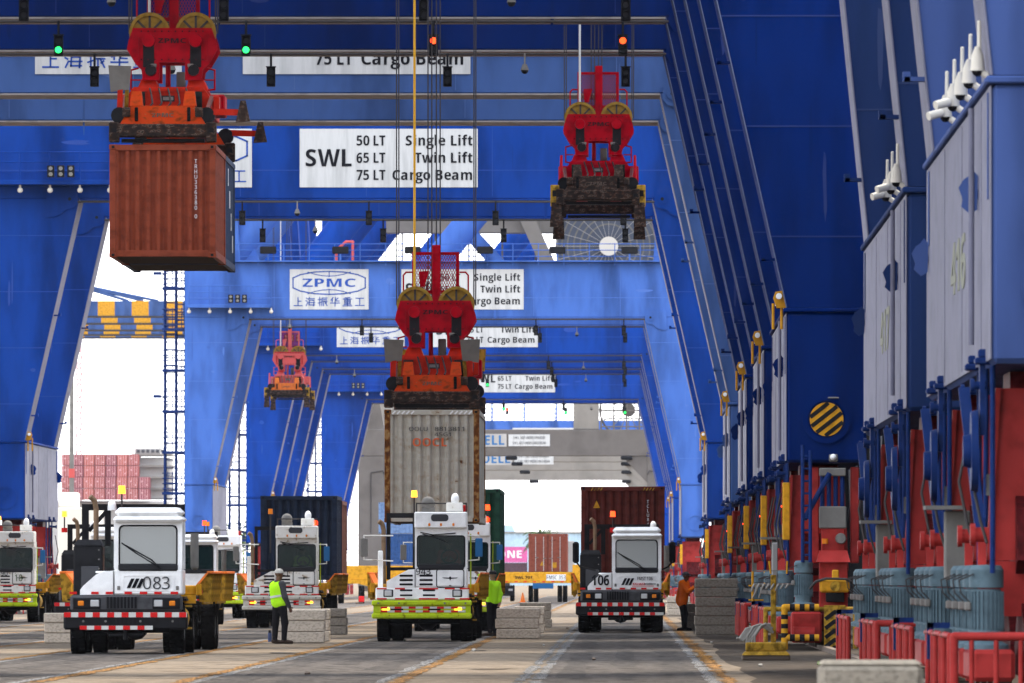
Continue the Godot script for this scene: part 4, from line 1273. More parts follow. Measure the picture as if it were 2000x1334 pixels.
# ---------------------------------------------------------------- spreaders
# headblock and telescopic spreader; the origin is the middle of the near upper edge of the box it holds
func spreader(label: String, p: Vector3, o := {}) -> Node3D:
	var root := thing("container_spreader", label, "spreader", p, "spreaders hanging from the cranes")
	var red: Material = o.get("red", mats.red)
	var body: Material = o.get("body", mats.red_orange)
	var apron: Material = o.get("apron", mats.orange_worn)
	var beam_m: Material = o.get("beam", mats.scrape)
	var far := -12.2
	# end beams over both ends of the box, with their corner castings
	for z in [0.0, far + 0.5]:
		var eb := part(root, "end_beam", G.new().bb(-1.12, 1.12, 0.16, 0.46, z, z - 0.5, 0.03), beam_m)
		for s in [-1.0, 1.0]:
			part(eb, "twistlock_head", G.new().bb(s * 0.99, s * 1.23, 0.04, 0.50, z + 0.02, z - 0.3, 0.025), beam_m)
			part(eb, "twistlock_pocket", G.new().bb(s * 1.05, s * 1.17, 0.26, 0.36, z + 0.03, z + 0.01), mats.black)
		part(eb, "cross_tube", G.new().bb(-0.95, 0.95, 0.04, 0.13, z - 0.2, z - 0.4), mats.black_paint)
		# sloping apron plate between end beam and body
		part(root, "apron", G.new().hexa([Vector3(-0.98, 0.46, z - 0.06), Vector3(0.98, 0.46, z - 0.06), Vector3(0.98, 0.46, z - 0.4), Vector3(-0.98, 0.46, z - 0.4), Vector3(-0.72, 0.88, z - 0.14), Vector3(0.72, 0.88, z - 0.14), Vector3(0.72, 0.88, z - 0.5), Vector3(-0.72, 0.88, z - 0.5)]), apron)
		for s in [-1.0, 1.0]:
			part(root, "apron_cheek", G.new().hexa([Vector3(s * 0.46, 0.88, z - 0.12), Vector3(s * 0.76, 0.88, z - 0.12), Vector3(s * 0.76, 0.88, z - 0.6), Vector3(s * 0.46, 0.88, z - 0.6), Vector3(s * 0.50, 1.22, z - 0.3), Vector3(s * 0.72, 1.22, z - 0.3), Vector3(s * 0.72, 1.22, z - 0.6), Vector3(s * 0.50, 1.22, z - 0.6)]), apron)
	# scuffed lettering on the apron
	lettering(root, "ZPMC", Vector3(0, 0.66, -0.075), 0.09, mats.rail, 0, true, 1.5)
	# telescopic arms
	for s in [-1.0, 1.0]:
		part(root, "telescopic_arm", G.new().bb(s * 0.35, s * 0.68, 0.50, 0.86, -0.55, far + 0.55, 0.02), body)
	# middle body with rollers and name plate
	part(root, "body", G.new().prism(PackedVector2Array([Vector2(-0.95, 0.86), Vector2(0.95, 0.86), Vector2(0.98, 1.18), Vector2(0.80, 1.44), Vector2(-0.80, 1.44), Vector2(-0.98, 1.18)]), 6.2, rot(0, 0, 0, Vector3(0, 0, -3.0))), body)
	part(root, "body_lip", G.new().bb(-0.86, 0.86, 1.34, 1.38, -2.96, -3.0), body)
	for s in [-1.0, 1.0]:
		part(root, "roller", G.new().cyl(Vector3(s * 0.66 - 0.13, 1.08, -2.8), Vector3(s * 0.66 + 0.13, 1.08, -2.8), 0.24, 0.24, 16), mats.rubber)
		part(root, "junction_box", G.new().bb(s * 0.98, s * 1.14, 0.95, 1.3, -4.2, -4.8, 0.03), body)
	var plate := part(root, "name_plate", G.new().bb(-0.15, 0.15, 1.10, 1.24, -2.985, -2.99), mats.black_paint)
	part(plate, "plate_face", G.new().bb(-0.12, 0.12, 1.13, 1.21, -2.978, -2.984), mats.grey_box)
	# neck columns under the headblock
	for s in [-1.0, 1.0]:
		part(root, "neck", G.new().hexa([Vector3(s * 0.30, 1.44, -5.2), Vector3(s * 0.84, 1.44, -5.2), Vector3(s * 0.84, 1.44, -7.0), Vector3(s * 0.30, 1.44, -7.0), Vector3(s * 0.40, 1.72, -5.3), Vector3(s * 0.72, 1.72, -5.3), Vector3(s * 0.72, 1.72, -6.9), Vector3(s * 0.40, 1.72, -6.9)]), body)
	# headblock: two cheek plates joined by spacers
	var shape := PackedVector2Array([Vector2(-0.92, 2.92), Vector2(-1.02, 2.62), Vector2(-1.06, 2.42), Vector2(-0.86, 2.08), Vector2(-0.72, 1.95), Vector2(-0.68, 1.70), Vector2(-0.30, 1.70), Vector2(-0.30, 2.12), Vector2(0.30, 2.12), Vector2(0.30, 1.70), Vector2(0.68, 1.70), Vector2(0.72, 1.95), Vector2(0.86, 2.08), Vector2(1.06, 2.42), Vector2(1.02, 2.62), Vector2(0.92, 2.92)])
	for z in [-5.2, -6.9]:
		part(root, "headblock_plate", G.new().prism(shape, 0.12, rot(0, 0, 0, Vector3(0, 0, z))), red)
	part(root, "headblock_core", G.new().bb(-0.8, 0.8, 2.2, 2.6, -5.4, -6.8), red)
	lettering(root, "ZPMC", Vector3(0, 2.62, -5.185), 0.11, mats.black, 0, true, 1.6)
	for s in [-1.0, 1.0]:
		var sh := part(root, "rope_sheave", G.new().ring(circ(0.48, Vector2.ZERO, 28), circ(0.40, Vector2.ZERO, 28), 0.18, rot(0, 0, 0, Vector3(s * 0.54, 2.82, -5.45))), mats.brass)
		part(sh, "web", G.new().ring(circ(0.41, Vector2.ZERO, 24), circ(0.10, Vector2.ZERO, 24), 0.05, rot(0, 0, 0, Vector3(s * 0.54, 2.82, -5.52))), mats.brass)
		for k in 8:
			var a := TAU * k / 8
			part(sh, "spoke", G.new().bar2(Vector2(cos(a), sin(a)) * 0.1, Vector2(cos(a), sin(a)) * 0.4, 0.05, 0.03, rot(0, 0, 0, Vector3(s * 0.54, 2.82, -5.49))), mats.rope)
		part(root, "sheave_pin", G.new().cyl(Vector3(s * 0.55, 2.62, -5.2), Vector3(s * 0.55, 2.62, -5.05), 0.16, 0.15, 14), red)
		part(root, "grease_streak", G.new().bb(s * 0.55 - 0.13, s * 0.55 + 0.13, 2.0, 2.55, -5.19, -5.198), mats.black_paint)
		part(root, "lamp_housing", G.new().cyl(Vector3(s * 0.5, 1.93, -5.2), Vector3(s * 0.5, 1.93, -5.1), 0.14, 0.13, 10), mats.black_paint)
		# guard ladders at the headblock's sides
		var gl := part(root, "side_ladder", G.new().tube([Vector3(s * 0.8, 2.0, -5.6), Vector3(s * 0.98, 1.95, -5.6), Vector3(s * 0.98, 1.5, -5.6), Vector3(s * 0.8, 1.48, -5.6)], 0.025, 6), red)
		part(gl, "rung", G.new().cyl(Vector3(s * 0.75, 1.72, -5.6), Vector3(s * 0.98, 1.72, -5.6), 0.02, 0.02, 6), red)
		part(root, "upper_hoop", G.new().tube([Vector3(s * 0.85, 2.9, -5.8), Vector3(s * 0.85, 3.6, -5.8), Vector3(s * 0.78, 3.68, -5.8), Vector3(s * 0.62, 3.68, -5.8)], 0.025, 6), red)
		part(root, "electric_box", G.new().bb(s * 0.82, s * 1.2, 0.9, 1.4, -6.0, -7.4, 0.03), red)
	# hoses, bolt heads and work lamps
	for k in 5:
		var x := -0.42 + k * 0.21
		part(root, "hydraulic_hose", G.new().tube([Vector3(x, 1.40, -2.9), Vector3(x + 0.05, 1.24, -2.6), Vector3(x + 0.12, 1.0, -1.6), Vector3(x + 0.1, 0.9, -0.8)], 0.022, 6), mats.black)
	for k in 10:
		for y in [2.18, 2.84]:
			part(root, "bolt_head", G.new().cyl(Vector3(-0.72 + k * 0.16, y, -5.2), Vector3(-0.72 + k * 0.16, y, -5.175), 0.022, 0.022, 6), mats.grease_red)
	part(root, "edge_plate", G.new().bb(-0.92, 0.92, 2.86, 2.90, -5.17, -5.2), mats.red)
	for s in [-1.0, 1.0]:
		part(root, "lower_flange", G.new().bb(s * 0.32, s * 0.70, 1.70, 1.75, -5.12, -5.2), mats.red)
		part(root, "cheek_rib", G.new().bb(s * 0.78, s * 0.82, 2.15, 2.7, -5.14, -5.2), mats.red)
		part(root, "work_lamp", G.new().bb(s * 0.36, s * 0.50, 2.0, 2.08, -5.1, -5.2, 0.01), mats.grey_box)
		part(root, "guide_link", G.new().beam(Vector3(s * 0.92, 0.55, -0.6), Vector3(s * 1.0, 1.2, -3.2), 0.08, 0.1), mats.grease_red)
		part(root, "arm_stop", G.new().bb(s * 0.74, s * 0.92, 0.62, 0.84, -0.02, -0.2, 0.02), mats.scrape)
		part(root, "rubber_buffer", G.new().bb(s * 0.56, s * 0.64, 0.52, 0.84, 0.0, -0.06, 0.015), mats.rubber)
	# machinery seen through the notch
	part(root, "hydraulic_unit", G.new().bb(0.05, 0.26, 1.45, 1.95, -6.4, -6.7, 0.02), mats.grey_box)
	part(root, "pump", G.new().cyl(Vector3(-0.14, 1.45, -6.3), Vector3(-0.14, 2.1, -6.3), 0.06, 0.06, 8), red)
	# cable basket frame with mesh on top
	var fr := part(root, "basket_frame", G.new().bb(-0.63, -0.54, 3.1, 4.22, -6.1, -6.2).bb(0.52, 0.61, 3.1, 4.22, -6.1, -6.2).bb(-0.54, 0.52, 4.14, 4.22, -6.1, -6.2).bb(-0.54, 0.52, 3.12, 3.22, -6.1, -6.2), red)
	part(fr, "mast", G.new().bb(-0.10, 0.12, 2.9, 4.40, -5.95, -6.08, 0.02), red)
	var net := G.new()
	for k in 17:
		var x := -0.54 + k * 1.06 / 16
		for q in 2:
			var a := Vector2(x, 3.22)
			var b := Vector2(clampf(x + (0.46 if q == 0 else -0.46), -0.54, 0.52), 3.22 + absf(clampf(x + (0.46 if q == 0 else -0.46), -0.54, 0.52) - x) * 2.0)
			net.bar2(a, b, 0.016, 0.01, rot(0, 0, 0, Vector3(0, 0, -6.13 - 0.012 * q)))
			net.bar2(Vector2(a.x, 7.36 - a.y), Vector2(b.x, 7.36 - b.y), 0.016, 0.01, rot(0, 0, 0, Vector3(0, 0, -6.155 - 0.012 * q)))
	var nm := part(fr, "wire_mesh", net, mats.netting)
	nm.set_meta("kind", "stuff")
	part(fr, "cable_guide", G.new().prism(PackedVector2Array([Vector2(-0.42, 3.3), Vector2(-0.30, 3.3), Vector2(-0.18, 3.72), Vector2(-0.45, 3.70)]), 0.25, rot(0, 0, 0, Vector3(0, 0, -5.9))), red)
	# hoist ropes and power cable up to the trolley
	var top := 40.0 - p.y
	for x in [-1.02, -0.96, 1.0, 1.05, -0.22, -0.12, 0.0, 0.10]:
		var z := -5.5 if absf(x) > 0.5 else -6.6
		part(root, "hoist_rope", G.new().cyl(Vector3(x, 2.8, z), Vector3(x * 1.02, top, z), 0.019, 0.019, 6), mats.rope)
	part(root, "power_cable", G.new().cyl(Vector3(-0.56, 3.2, -5.85), Vector3(-0.56, top, -5.85), 0.032, 0.032, 8), o.get("cable", mats.cable_yellow))
	# corner flippers, folded up or hanging down
	var fl: Material = mats.yellow_dirty
	for s in [-1.0, 1.0]:
		for z in [-0.2, far + 0.3]:
			var near: bool = z > -1.0
			part(root, "flipper_motor", G.new().cyl(Vector3(s * 1.0, 0.66, z + 0.05), Vector3(s * 1.0, 0.66, z - 0.3), 0.19, 0.19, 14), mats.black_paint)
			var state: String = o.get("flippers", "uu")
			var c := state.substr(0 if s < 0 else 1, 1)
			if c == "u":
				var f := part(root, "corner_flipper", G.new().beam(Vector3(s * 1.0, 0.66, z - 0.1), Vector3(s * 0.98, 1.28, z - 0.05), 0.12, 0.12, Vector3(0, 0, 1)), body)
				part(f, "flipper_plate", G.new().hexa([Vector3(s * 0.78, 1.25, z), Vector3(s * 1.2, 1.20, z), Vector3(s * 1.2, 1.20, z - 0.12), Vector3(s * 0.78, 1.25, z - 0.12), Vector3(s * 0.72, 1.78, z + 0.22), Vector3(s * 1.24, 1.80, z + 0.22), Vector3(s * 1.24, 1.80, z + 0.14), Vector3(s * 0.72, 1.78, z + 0.14)]), mats.grey_box if near else fl)
				part(f, "flipper_arm", G.new().beam(Vector3(s * 0.86, 0.7, z - 0.3), Vector3(s * 0.80, 1.70, z + 0.05), 0.09, 0.06, Vector3(0, 0, 1)), fl)
			elif c == "o":
				var f := part(root, "corner_flipper", G.new().beam(Vector3(s * 0.95, 0.75, z - 0.1), Vector3(s * 1.75, 0.72, z + 0.15), 0.14, 0.16, Vector3(0, 0, 1)), body)
				part(f, "flipper_plate", G.new().hexa([Vector3(s * 1.68, 0.50, z + 0.35), Vector3(s * 2.0, 0.52, z + 0.3), Vector3(s * 2.0, 0.52, z), Vector3(s * 1.68, 0.5, z), Vector3(s * 1.78, 1.0, z + 0.2), Vector3(s * 1.9, 1.0, z + 0.2), Vector3(s * 1.9, 1.0, z + 0.1), Vector3(s * 1.78, 1.0, z + 0.1)]), mats.scrape)
			else:
				var f := part(root, "corner_flipper", G.new().bb(s * 1.14, s * 1.40, -0.02, 0.62, z + 0.12, z - 0.12, 0.02), fl)
				part(f, "flipper_slot", G.new().bb(s * 1.20, s * 1.34, 0.28, 0.46, z + 0.126, z + 0.10), mats.black)
				part(f, "flipper_plate", G.new().hexa([Vector3(s * 1.05, -0.62, z + 0.25), Vector3(s * 1.42, -0.62, z + 0.25), Vector3(s * 1.42, -0.62, z + 0.13), Vector3(s * 1.05, -0.62, z + 0.13), Vector3(s * 1.08, 0.10, z + 0.16), Vector3(s * 1.36, 0.10, z + 0.16), Vector3(s * 1.36, 0.10, z - 0.06), Vector3(s * 1.08, 0.10, z - 0.06)]), mats.scrape)
				part(f, "flipper_stay", G.new().cyl(Vector3(s * 1.1, 0.5, z), Vector3(s * 1.08, 1.5, z - 0.4), 0.05, 0.04, 8), red)
	return root


func hanging_loads() -> void:
	# brown box with a blue one behind it, lifted by the nearest spreader
	var brown := box_paint("brown", Color(0.24, 0.052, 0.026))
	var d := 246.0
	var p := at(317.5, 503, d)
	var c := container("brown hanging container with a white number down its ribbed end", p, 6.06, 2.59, brown)
	var num := "TRHU3363800"
	for i in num.length():
		lettering(c, num.substr(i, 1), Vector3(0.76, 2.20 - i * 0.118 - (0.08 if i > 9 else 0.0), -0.012), 0.085, mats.print_white, 0, false)
	var navy := box_paint("navy", Color(0.03, 0.05, 0.10))
	var c2 := container("dark blue hanging container behind the brown one on the same spreader", p + Vector3(0, 0, -6.12), 6.06, 2.59, navy)
	for i in 4:
		lettering(c2, "NYKL".substr(i, 1) if i < 0 else ["I", "N", "I", "N"][i], Vector3(1.235, 2.1 - 0.5 * i, -1.2 - 0.9 * i), 0.4, mats.print_white, 0, true, 1.0, 90)
	spreader("red spreader with brown container under it, one orange flipper sticking out sideways", p + Vector3(0, 2.60, 0), {"flippers": "uo", "cable": mats.cable_white})
	# grey box being set down on the truck
	d = 276.0
	var grey := box_paint("grey", Color(0.47, 0.44, 0.38), "rusty")
	var rust := mat("rust_post", Color(0.85, 0.85, 0.85), 0.7, 0, "rust_post", Vector3(0.5, 0.35, 0.5))
	p = at(843.5, 800, d) - Vector3(0, 2.9, 0)
	c = container("tall grey hanging container with rusty corner posts and faded orange letters", p, 12.19, 2.9, grey, {"post": rust, "pitch": 0.24})
	lettering(c, "OOLU", Vector3(-0.60, 2.40, -0.014), 0.10, mats.cloth_grey, -1, false, 1.35)
	lettering(c, "8813811", Vector3(0.06, 2.40, -0.014), 0.10, mats.cloth_grey, -1, false, 1.5)
	lettering(c, "45G1", Vector3(0.06, 2.26, -0.014), 0.09, mats.cloth_grey, -1, false, 1.6)
	lettering(c, "OOCL", Vector3(-0.06, 2.06, -0.014), 0.21, mats.print_orange, 0, true, 1.15)
	var hz := G.new()
	for s in [-1.0, 1.0]:
		for k in 5:
			hz.bar2(Vector2(s * (0.50 + k * 0.12) - 0.02, 2.80), Vector2(s * (0.50 + k * 0.12) + 0.03, 2.85), 0.04, 0.006, rot(0, 0, 0, Vector3(0, 0, 0.003)))
	part(c, "hazard_stripe", hz, mats.print_white)
	spreader("red spreader holding the tall grey container, its flippers folded up", p + Vector3(0, 2.91, 0), {"flippers": "uu"})
	# empty spreader, flippers down
	d = 316.0
	spreader("empty dark red spreader with both yellow flippers hanging down", at(1168, 402, d), {"flippers": "dd", "apron": mats.scrape, "cable": mats.cable_white, "body": mats.red})
	# far one under the pale crane
	d = 664.0
	spreader("small faded red spreader far off before the cobalt crane leg", at(560, 776, d), {"flippers": "dd", "red": mats.far_red, "body": mats.far_red, "apron": mats.orange, "cable": mats.cable_white})


# ---------------------------------------------------------------- terminal tractors and trailers
func wheel(root: Node3D, c: Vector3, r := 0.52, w := 0.30) -> void:
	var key := "wheel%d" % int(w * 100)
	if not light_meshes.has(key):
		var h := w * 0.5
		var pr := [Vector2(r * 0.58, -h), Vector2(r * 0.9, -h), Vector2(r * 0.98, -h + 0.03), Vector2(r, -h + 0.06), Vector2(r, h - 0.06), Vector2(r * 0.98, h - 0.03), Vector2(r * 0.9, h), Vector2(r * 0.58, h)]
		var g := G.new().lathe(Vector3.ZERO, Vector3.RIGHT, pr, 28)
		for i in 28:
			var a := TAU * i / 28
			for s in [-1.0, 1.0]:
				g.box(Vector3(s * h * 0.55, cos(a) * (r + 0.004), sin(a) * (r + 0.004)), Vector3(h * 0.7, 0.02, 0.06), 0.0, Basis(Vector3.RIGHT, a))
		light_meshes[key] = g.mesh()
		light_meshes[key + "rim"] = G.new().lathe(Vector3.ZERO, Vector3.RIGHT, [Vector2(0.0, -h * 0.4), Vector2(0.12, -h * 0.6), Vector2(r * 0.5, -h * 0.3), Vector2(r * 0.58, -h * 0.9), Vector2(r * 0.58, h * 0.9), Vector2(r * 0.5, h * 0.3), Vector2(0.12, h * 0.6), Vector2(0.0, h * 0.4)], 20).mesh()
	var t := part(root, "wheel", light_meshes[key], mats.rubber, c)
	part(t, "rim", light_meshes[key + "rim"], mats.rim)


func reflectors(root: Node3D, x0: float, x1: float, y: float, h: float, z: float, step := 0.145) -> void:
	var k := int((x1 - x0) / step)
	part(root, "reflective_strip", G.new().bb(x0, x1, y - h * 0.5, y + h * 0.5, z, z + 0.008), mats.tape)
	var m := G.new().box(Vector3.ZERO, Vector3(step * 0.98, h * 0.98, 0.008)).mesh()
	for i in k:
		if i % 2 == 0:
			part(root, "red_reflector", m, mats.print_red, Vector3(x0 + (i + 0.5) * step, y, z + 0.013))


# seats, wheel and back wall seen through the windscreen
func cab_inside(root: Node3D, cx: float, w: float, y0: float, back: float, wall: Material) -> void:
	part(root, "seat", G.new().bb(cx - 0.05, cx + 0.45, y0 + 0.15, y0 + 0.75, back + 0.5, back + 0.36, 0.06).bb(cx - 0.05, cx + 0.45, y0 - 0.1, y0 + 0.05, back + 0.9, back + 0.4, 0.05), mats.seat)
	var st := part(root, "steering_wheel", G.new().ring(circ(0.21, Vector2.ZERO, 18), circ(0.18, Vector2.ZERO, 18), 0.03, rot(-35, 0, 0, Vector3(cx + 0.2, y0 + 0.22, -0.35))), mats.black)
	part(root, "dashboard", G.new().bb(cx - w * 0.5 + 0.05, cx + w * 0.5 - 0.05, y0 - 0.12, y0 + 0.03, -0.08, -0.4, 0.03), mats.seat)
	part(root, "monitor", G.new().bb(cx - 0.42, cx - 0.15, y0 + 0.2, y0 + 0.42, -0.55, -0.6, 0.01), mats.black)


func wiper(root: Node3D, a: Vector3, b: Vector3, c: Vector3) -> void:
	var w := part(root, "wiper", G.new().cyl(a, b, 0.016, 0.012, 6), mats.black)
	part(w, "blade", G.new().cyl(b + (b - c) * 0.1, c, 0.014, 0.014, 5), mats.black)


# older tractor with a sloping hood and rounded cab
func tractor_a(label: String, p: Vector3, o := {}) -> Node3D:
	var root := thing("terminal_tractor", label, "yard truck", p, "terminal tractors")
	var wp: Material = mats.white_paint
	# bumper
	var bump := part(root, "bumper", G.new().bb(-1.25, 1.25, 0.50, 0.86, 0, -0.3, 0.04), mats.black_paint)
	reflectors(bump, -1.24, 1.24, 0.80, 0.10, 0.0)
	reflectors(bump, -0.92, 1.2 if o.has("wide_strip") else 0.55, 0.54, 0.08, 0.0)
	for k in 10:
		part(bump, "intake_slot", G.new().bb(-0.42 + k * 0.085, -0.38 + k * 0.085, 0.60, 0.74, 0.002, -0.02), mats.black)
	part(root, "tow_bar", G.new().bb(-0.35, 0.35, 0.36, 0.44, -0.1, -0.3, 0.02).cyl(Vector3(0, 0.3, -0.1), Vector3(0, 0.5, -0.1), 0.05), mats.black_paint)
	# grille panel with lamps
	var pan := part(root, "grille_panel", G.new().bb(-1.12, 1.14, 0.863, 1.20, -0.06, -0.4, 0.05), mat("dark_grey", Color(0.07, 0.07, 0.075), 0.5, 0, "wear"))
	for k in 9:
		part(pan, "grille_slot", G.new().bb(-0.38 + k * 0.07, -0.335 + k * 0.07, 0.93, 1.16, -0.045, -0.07), mats.black)
	for s in [-1.0, 1.0]:
		var x: float = 0.02 + s * 0.80
		var hl := part(root, "headlight", G.new().bb(x - 0.28, x + 0.28, 0.92, 1.14, -0.035, -0.08, 0.05), mats.black_paint)
		part(hl, "lens", G.new().bb(x - s * 0.16 - 0.09, x - s * 0.16 + 0.09, 0.96, 1.10, -0.02, -0.05, 0.03), mats.lens_clear)
		part(hl, "indicator", G.new().bb(x + s * 0.12 - 0.06, x + s * 0.12 + 0.06, 0.98, 1.08, -0.022, -0.05, 0.02), mats.amber_plain)
	for x in [-1.06, -0.62, -0.33, 0.05, 0.36, 0.65, 0.98]:
		part(root, "red_reflector", G.new().bb(x - 0.075, x + 0.075, 1.215, 1.265, -0.1, -0.13), mats.print_red)
	# hood
	part(root, "hood", G.new().prism(PackedVector2Array([Vector2(-0.92, 1.202), Vector2(-0.92, 1.30), Vector2(-0.86, 1.38), Vector2(-0.60, 1.61), Vector2(-0.50, 1.66), Vector2(-0.25, 1.69), Vector2(-0.25, 1.202)]), 1.7, rot(0, 0, 0, Vector3(0, 0, -0.12))), wp)
	part(root, "hood_top", G.new().bb(-0.62, -0.25, 1.64, 1.68, -0.25, -1.6, 0.02), wp)
	part(root, "hood_seam", G.new().bb(-0.252, -0.242, 1.21, 1.68, -0.105, -0.13), mats.cloth_grey)
	for x in [-0.85, -0.4, 0.3, 0.95]:
		part(bump, "bolt_head", G.new().cyl(Vector3(x, 0.67, 0.0), Vector3(x, 0.67, 0.02), 0.025, 0.025, 8), mats.grey_box)
	for x in [-0.14, 1.04]:
		part(root, "cab_hinge", G.new().bb(x - 0.03, x + 0.03, 1.30, 1.38, -0.09, -0.12, 0.008), mats.grey_box)
	# cab
	part(root, "cab_front", G.new().bb(-0.24, 1.14, 1.202, 1.72, -0.11, -1.6, 0.03), wp)
	part(root, "number_panel", G.new().ring(rrect(1.04, 0.32, 0.03, Vector2(0.46, 1.44)), rrect(1.0, 0.28, 0.03, Vector2(0.46, 1.44)), 0.01, rot(0, 0, 0, Vector3(0, 0, -0.10))), wp)
	var cx := 0.45
	var frame := part(root, "windscreen_frame", G.new().ring(rrect(1.38, 1.02, 0.06, Vector2(cx, 2.2)), rrect(1.17, 0.86, 0.10, Vector2(cx, 2.17)), 0.09, rot(-2, 0, 0, Vector3(0, 0.004, -0.06))), wp)
	part(frame, "rubber_seal", G.new().ring(rrect(1.19, 0.88, 0.10, Vector2(cx, 2.17)), rrect(1.13, 0.82, 0.09, Vector2(cx, 2.17)), 0.03, rot(-2, 0, 0, Vector3(0, 0.004, -0.05))), mats.black)
	part(root, "windscreen", G.new().prism(rrect(1.14, 0.83, 0.09, Vector2(cx, 2.17)), 0.008, rot(-2, 0, 0, Vector3(0, 0.004, -0.075))), o.get("glass", mats.glass))
	for s in [-1.0, 1.0]:
		var x: float = cx + s * 0.66
		part(root, "cab_pillar", G.new().bb(x - 0.03, x + 0.03, 1.72, 2.70, -0.17, -0.30).bb(x - 0.03, x + 0.03, 1.72, 2.70, -1.05, -1.62), wp)
		part(root, "side_window", G.new().bb(x - 0.004, x + 0.004, 1.85, 2.6, -0.3, -1.05), mats.glass)
		part(root, "door_panel", G.new().bb(x - 0.025, x + 0.025, 1.72, 1.85, -0.3, -1.05), wp)
	part(root, "back_wall", G.new().bb(cx - 0.63, cx + 0.63, 1.72, 2.05, -1.56, -1.62).bb(cx - 0.63, cx - 0.4, 2.05, 2.7, -1.56, -1.62).bb(cx + 0.4, cx + 0.63, 2.05, 2.7, -1.56, -1.62), mats.grey_box)
	part(root, "rear_window", G.new().bb(cx - 0.4, cx + 0.4, 2.05, 2.7, -1.585, -1.595), mats.glass)
	cab_inside(root, cx, 1.3, 1.8, -1.45, wp)
	part(root, "roof", G.new().bb(-0.25, 1.16, 2.66, 2.78, -0.02, -1.75, 0.05), wp)
	part(root, "roof_cap", G.new().bb(-0.22, 1.13, 2.76, 2.96, -0.07, -1.7, 0.09), wp)
	wiper(root, Vector3(0.72, 1.73, -0.04), Vector3(0.2, 2.05, -0.03), Vector3(-0.08, 2.25, -0.03))
	wiper(root, Vector3(0.72, 1.73, -0.04), Vector3(0.5, 1.92, -0.03), Vector3(0.0, 2.2, -0.02))
	if o.has("number"):
		if o.has("hood_number"):
			lettering(root, o.number, Vector3(-0.56, 1.47, -0.105), 0.28, mats.print_black, 0, true, 0.8)
			var pl := part(root, "lettering_strip", G.new().bb(0.32, 0.93, 1.305, 1.318, -0.09, -0.1), mats.print_red)
			lettering(root, "FMST 106", Vector3(0.46, 1.52, -0.09), 0.085, mats.print_black, -1, false, 0.85)
			lettering(root, "KALMAR", Vector3(0.34, 1.37, -0.09), 0.062, mats.print_red, -1, true, 1.0)
			lettering(root, "OTTAWA T2", Vector3(0.66, 1.37, -0.09), 0.052, mats.print_black, -1, true, 0.8)
		else:
			lettering(root, o.number, Vector3(0.62, 1.43, -0.09), 0.24, mats.cloth_grey, 0, false, 1.05)
		for k in 3:
			part(root, "emblem_bar", G.new().prism(PackedVector2Array([Vector2(0.02 + 0.1 * k, 1.34), Vector2(0.09 + 0.1 * k, 1.34), Vector2(0.18 + 0.1 * k, 1.53), Vector2(0.11 + 0.1 * k, 1.53)]), 0.01, rot(0, 0, 0, Vector3(0, 0, -0.092))), mats.print_black)
	# intake box, exhaust and black headache frame behind
	part(root, "intake_box", G.new().bb(-1.14, -0.54, 1.15, 2.20, -1.75, -2.5, 0.03), mats.black_paint)
	part(root, "intake_top", G.new().hexa([Vector3(-1.14, 2.2, -1.75), Vector3(-0.54, 2.2, -1.75), Vector3(-0.54, 2.2, -2.5), Vector3(-1.14, 2.2, -2.5), Vector3(-1.06, 2.32, -1.85), Vector3(-0.60, 2.32, -1.85), Vector3(-0.60, 2.32, -2.4), Vector3(-1.06, 2.32, -2.4)]), mats.black_paint)
	part(root, "mud_screen", G.new().bb(-0.98, -0.62, 1.3, 1.78, -1.72, -1.75, 0.01), mats.cloth_grey)
	for k in 5:
		part(root, "rivet", G.new().cyl(Vector3(-0.62, 1.35 + 0.19 * k, -1.74), Vector3(-0.62, 1.35 + 0.19 * k, -1.725), 0.018, 0.018, 6), mats.grey_box)
	part(root, "exhaust_pipe", G.new().tube([Vector3(-0.72, 2.0, -2.62), Vector3(-0.72, 2.95, -2.62), Vector3(-0.75, 3.12, -2.6), Vector3(-0.84, 3.20, -2.55)], 0.055, 10), mats.exhaust)
	part(root, "muffler", G.new().cyl(Vector3(-0.72, 1.6, -2.62), Vector3(-0.72, 2.3, -2.62), 0.1, 0.1, 12), mats.exhaust)
	var rack := part(root, "rack_frame", G.new().bb(-1.02, 1.08, 2.92, 3.05, -2.8, -2.92).bb(-1.02, -0.88, 1.2, 2.92, -2.8, -2.92).bb(0.98, 1.08, 1.2, 2.92, -2.8, -2.92).bb(-0.55, -0.43, 2.2, 2.92, -2.8, -2.92), mats.black_paint)
	part(rack, "brace", G.new().beam(Vector3(-0.88, 2.5, -2.86), Vector3(-0.5, 2.92, -2.86), 0.08, 0.06, Vector3(0, 0, 1)), mats.black_paint)
	var bx: float = o.get("beacon", -0.2)
	part(root, "beacon_post", G.new().cyl(Vector3(bx, 2.9, -2.7), Vector3(bx, 3.26, -2.7), 0.022, 0.022, 6), mats.rope)
	part(root, "beacon", G.new().cyl(Vector3(bx, 3.26, -2.7), Vector3(bx, 3.42, -2.7), 0.075, 0.065, 12), o.get("beacon_lamp", mats.lamp_amber))
	part(root, "tail_lamp", G.new().cyl(Vector3(bx, 2.82, -2.68), Vector3(bx, 2.95, -2.68), 0.085, 0.085, 10), mats.print_red)
	var gx: float = o.get("dome", -0.40)
	part(root, "antenna_dome", G.new().cyl(Vector3(gx, 2.92, -2.7), Vector3(gx, 3.0, -2.7), 0.09, 0.09, 12).ball(Vector3(gx, 3.02, -2.7), 0.085, 8, 12, Vector3(1, 1.4, 1)), wp)
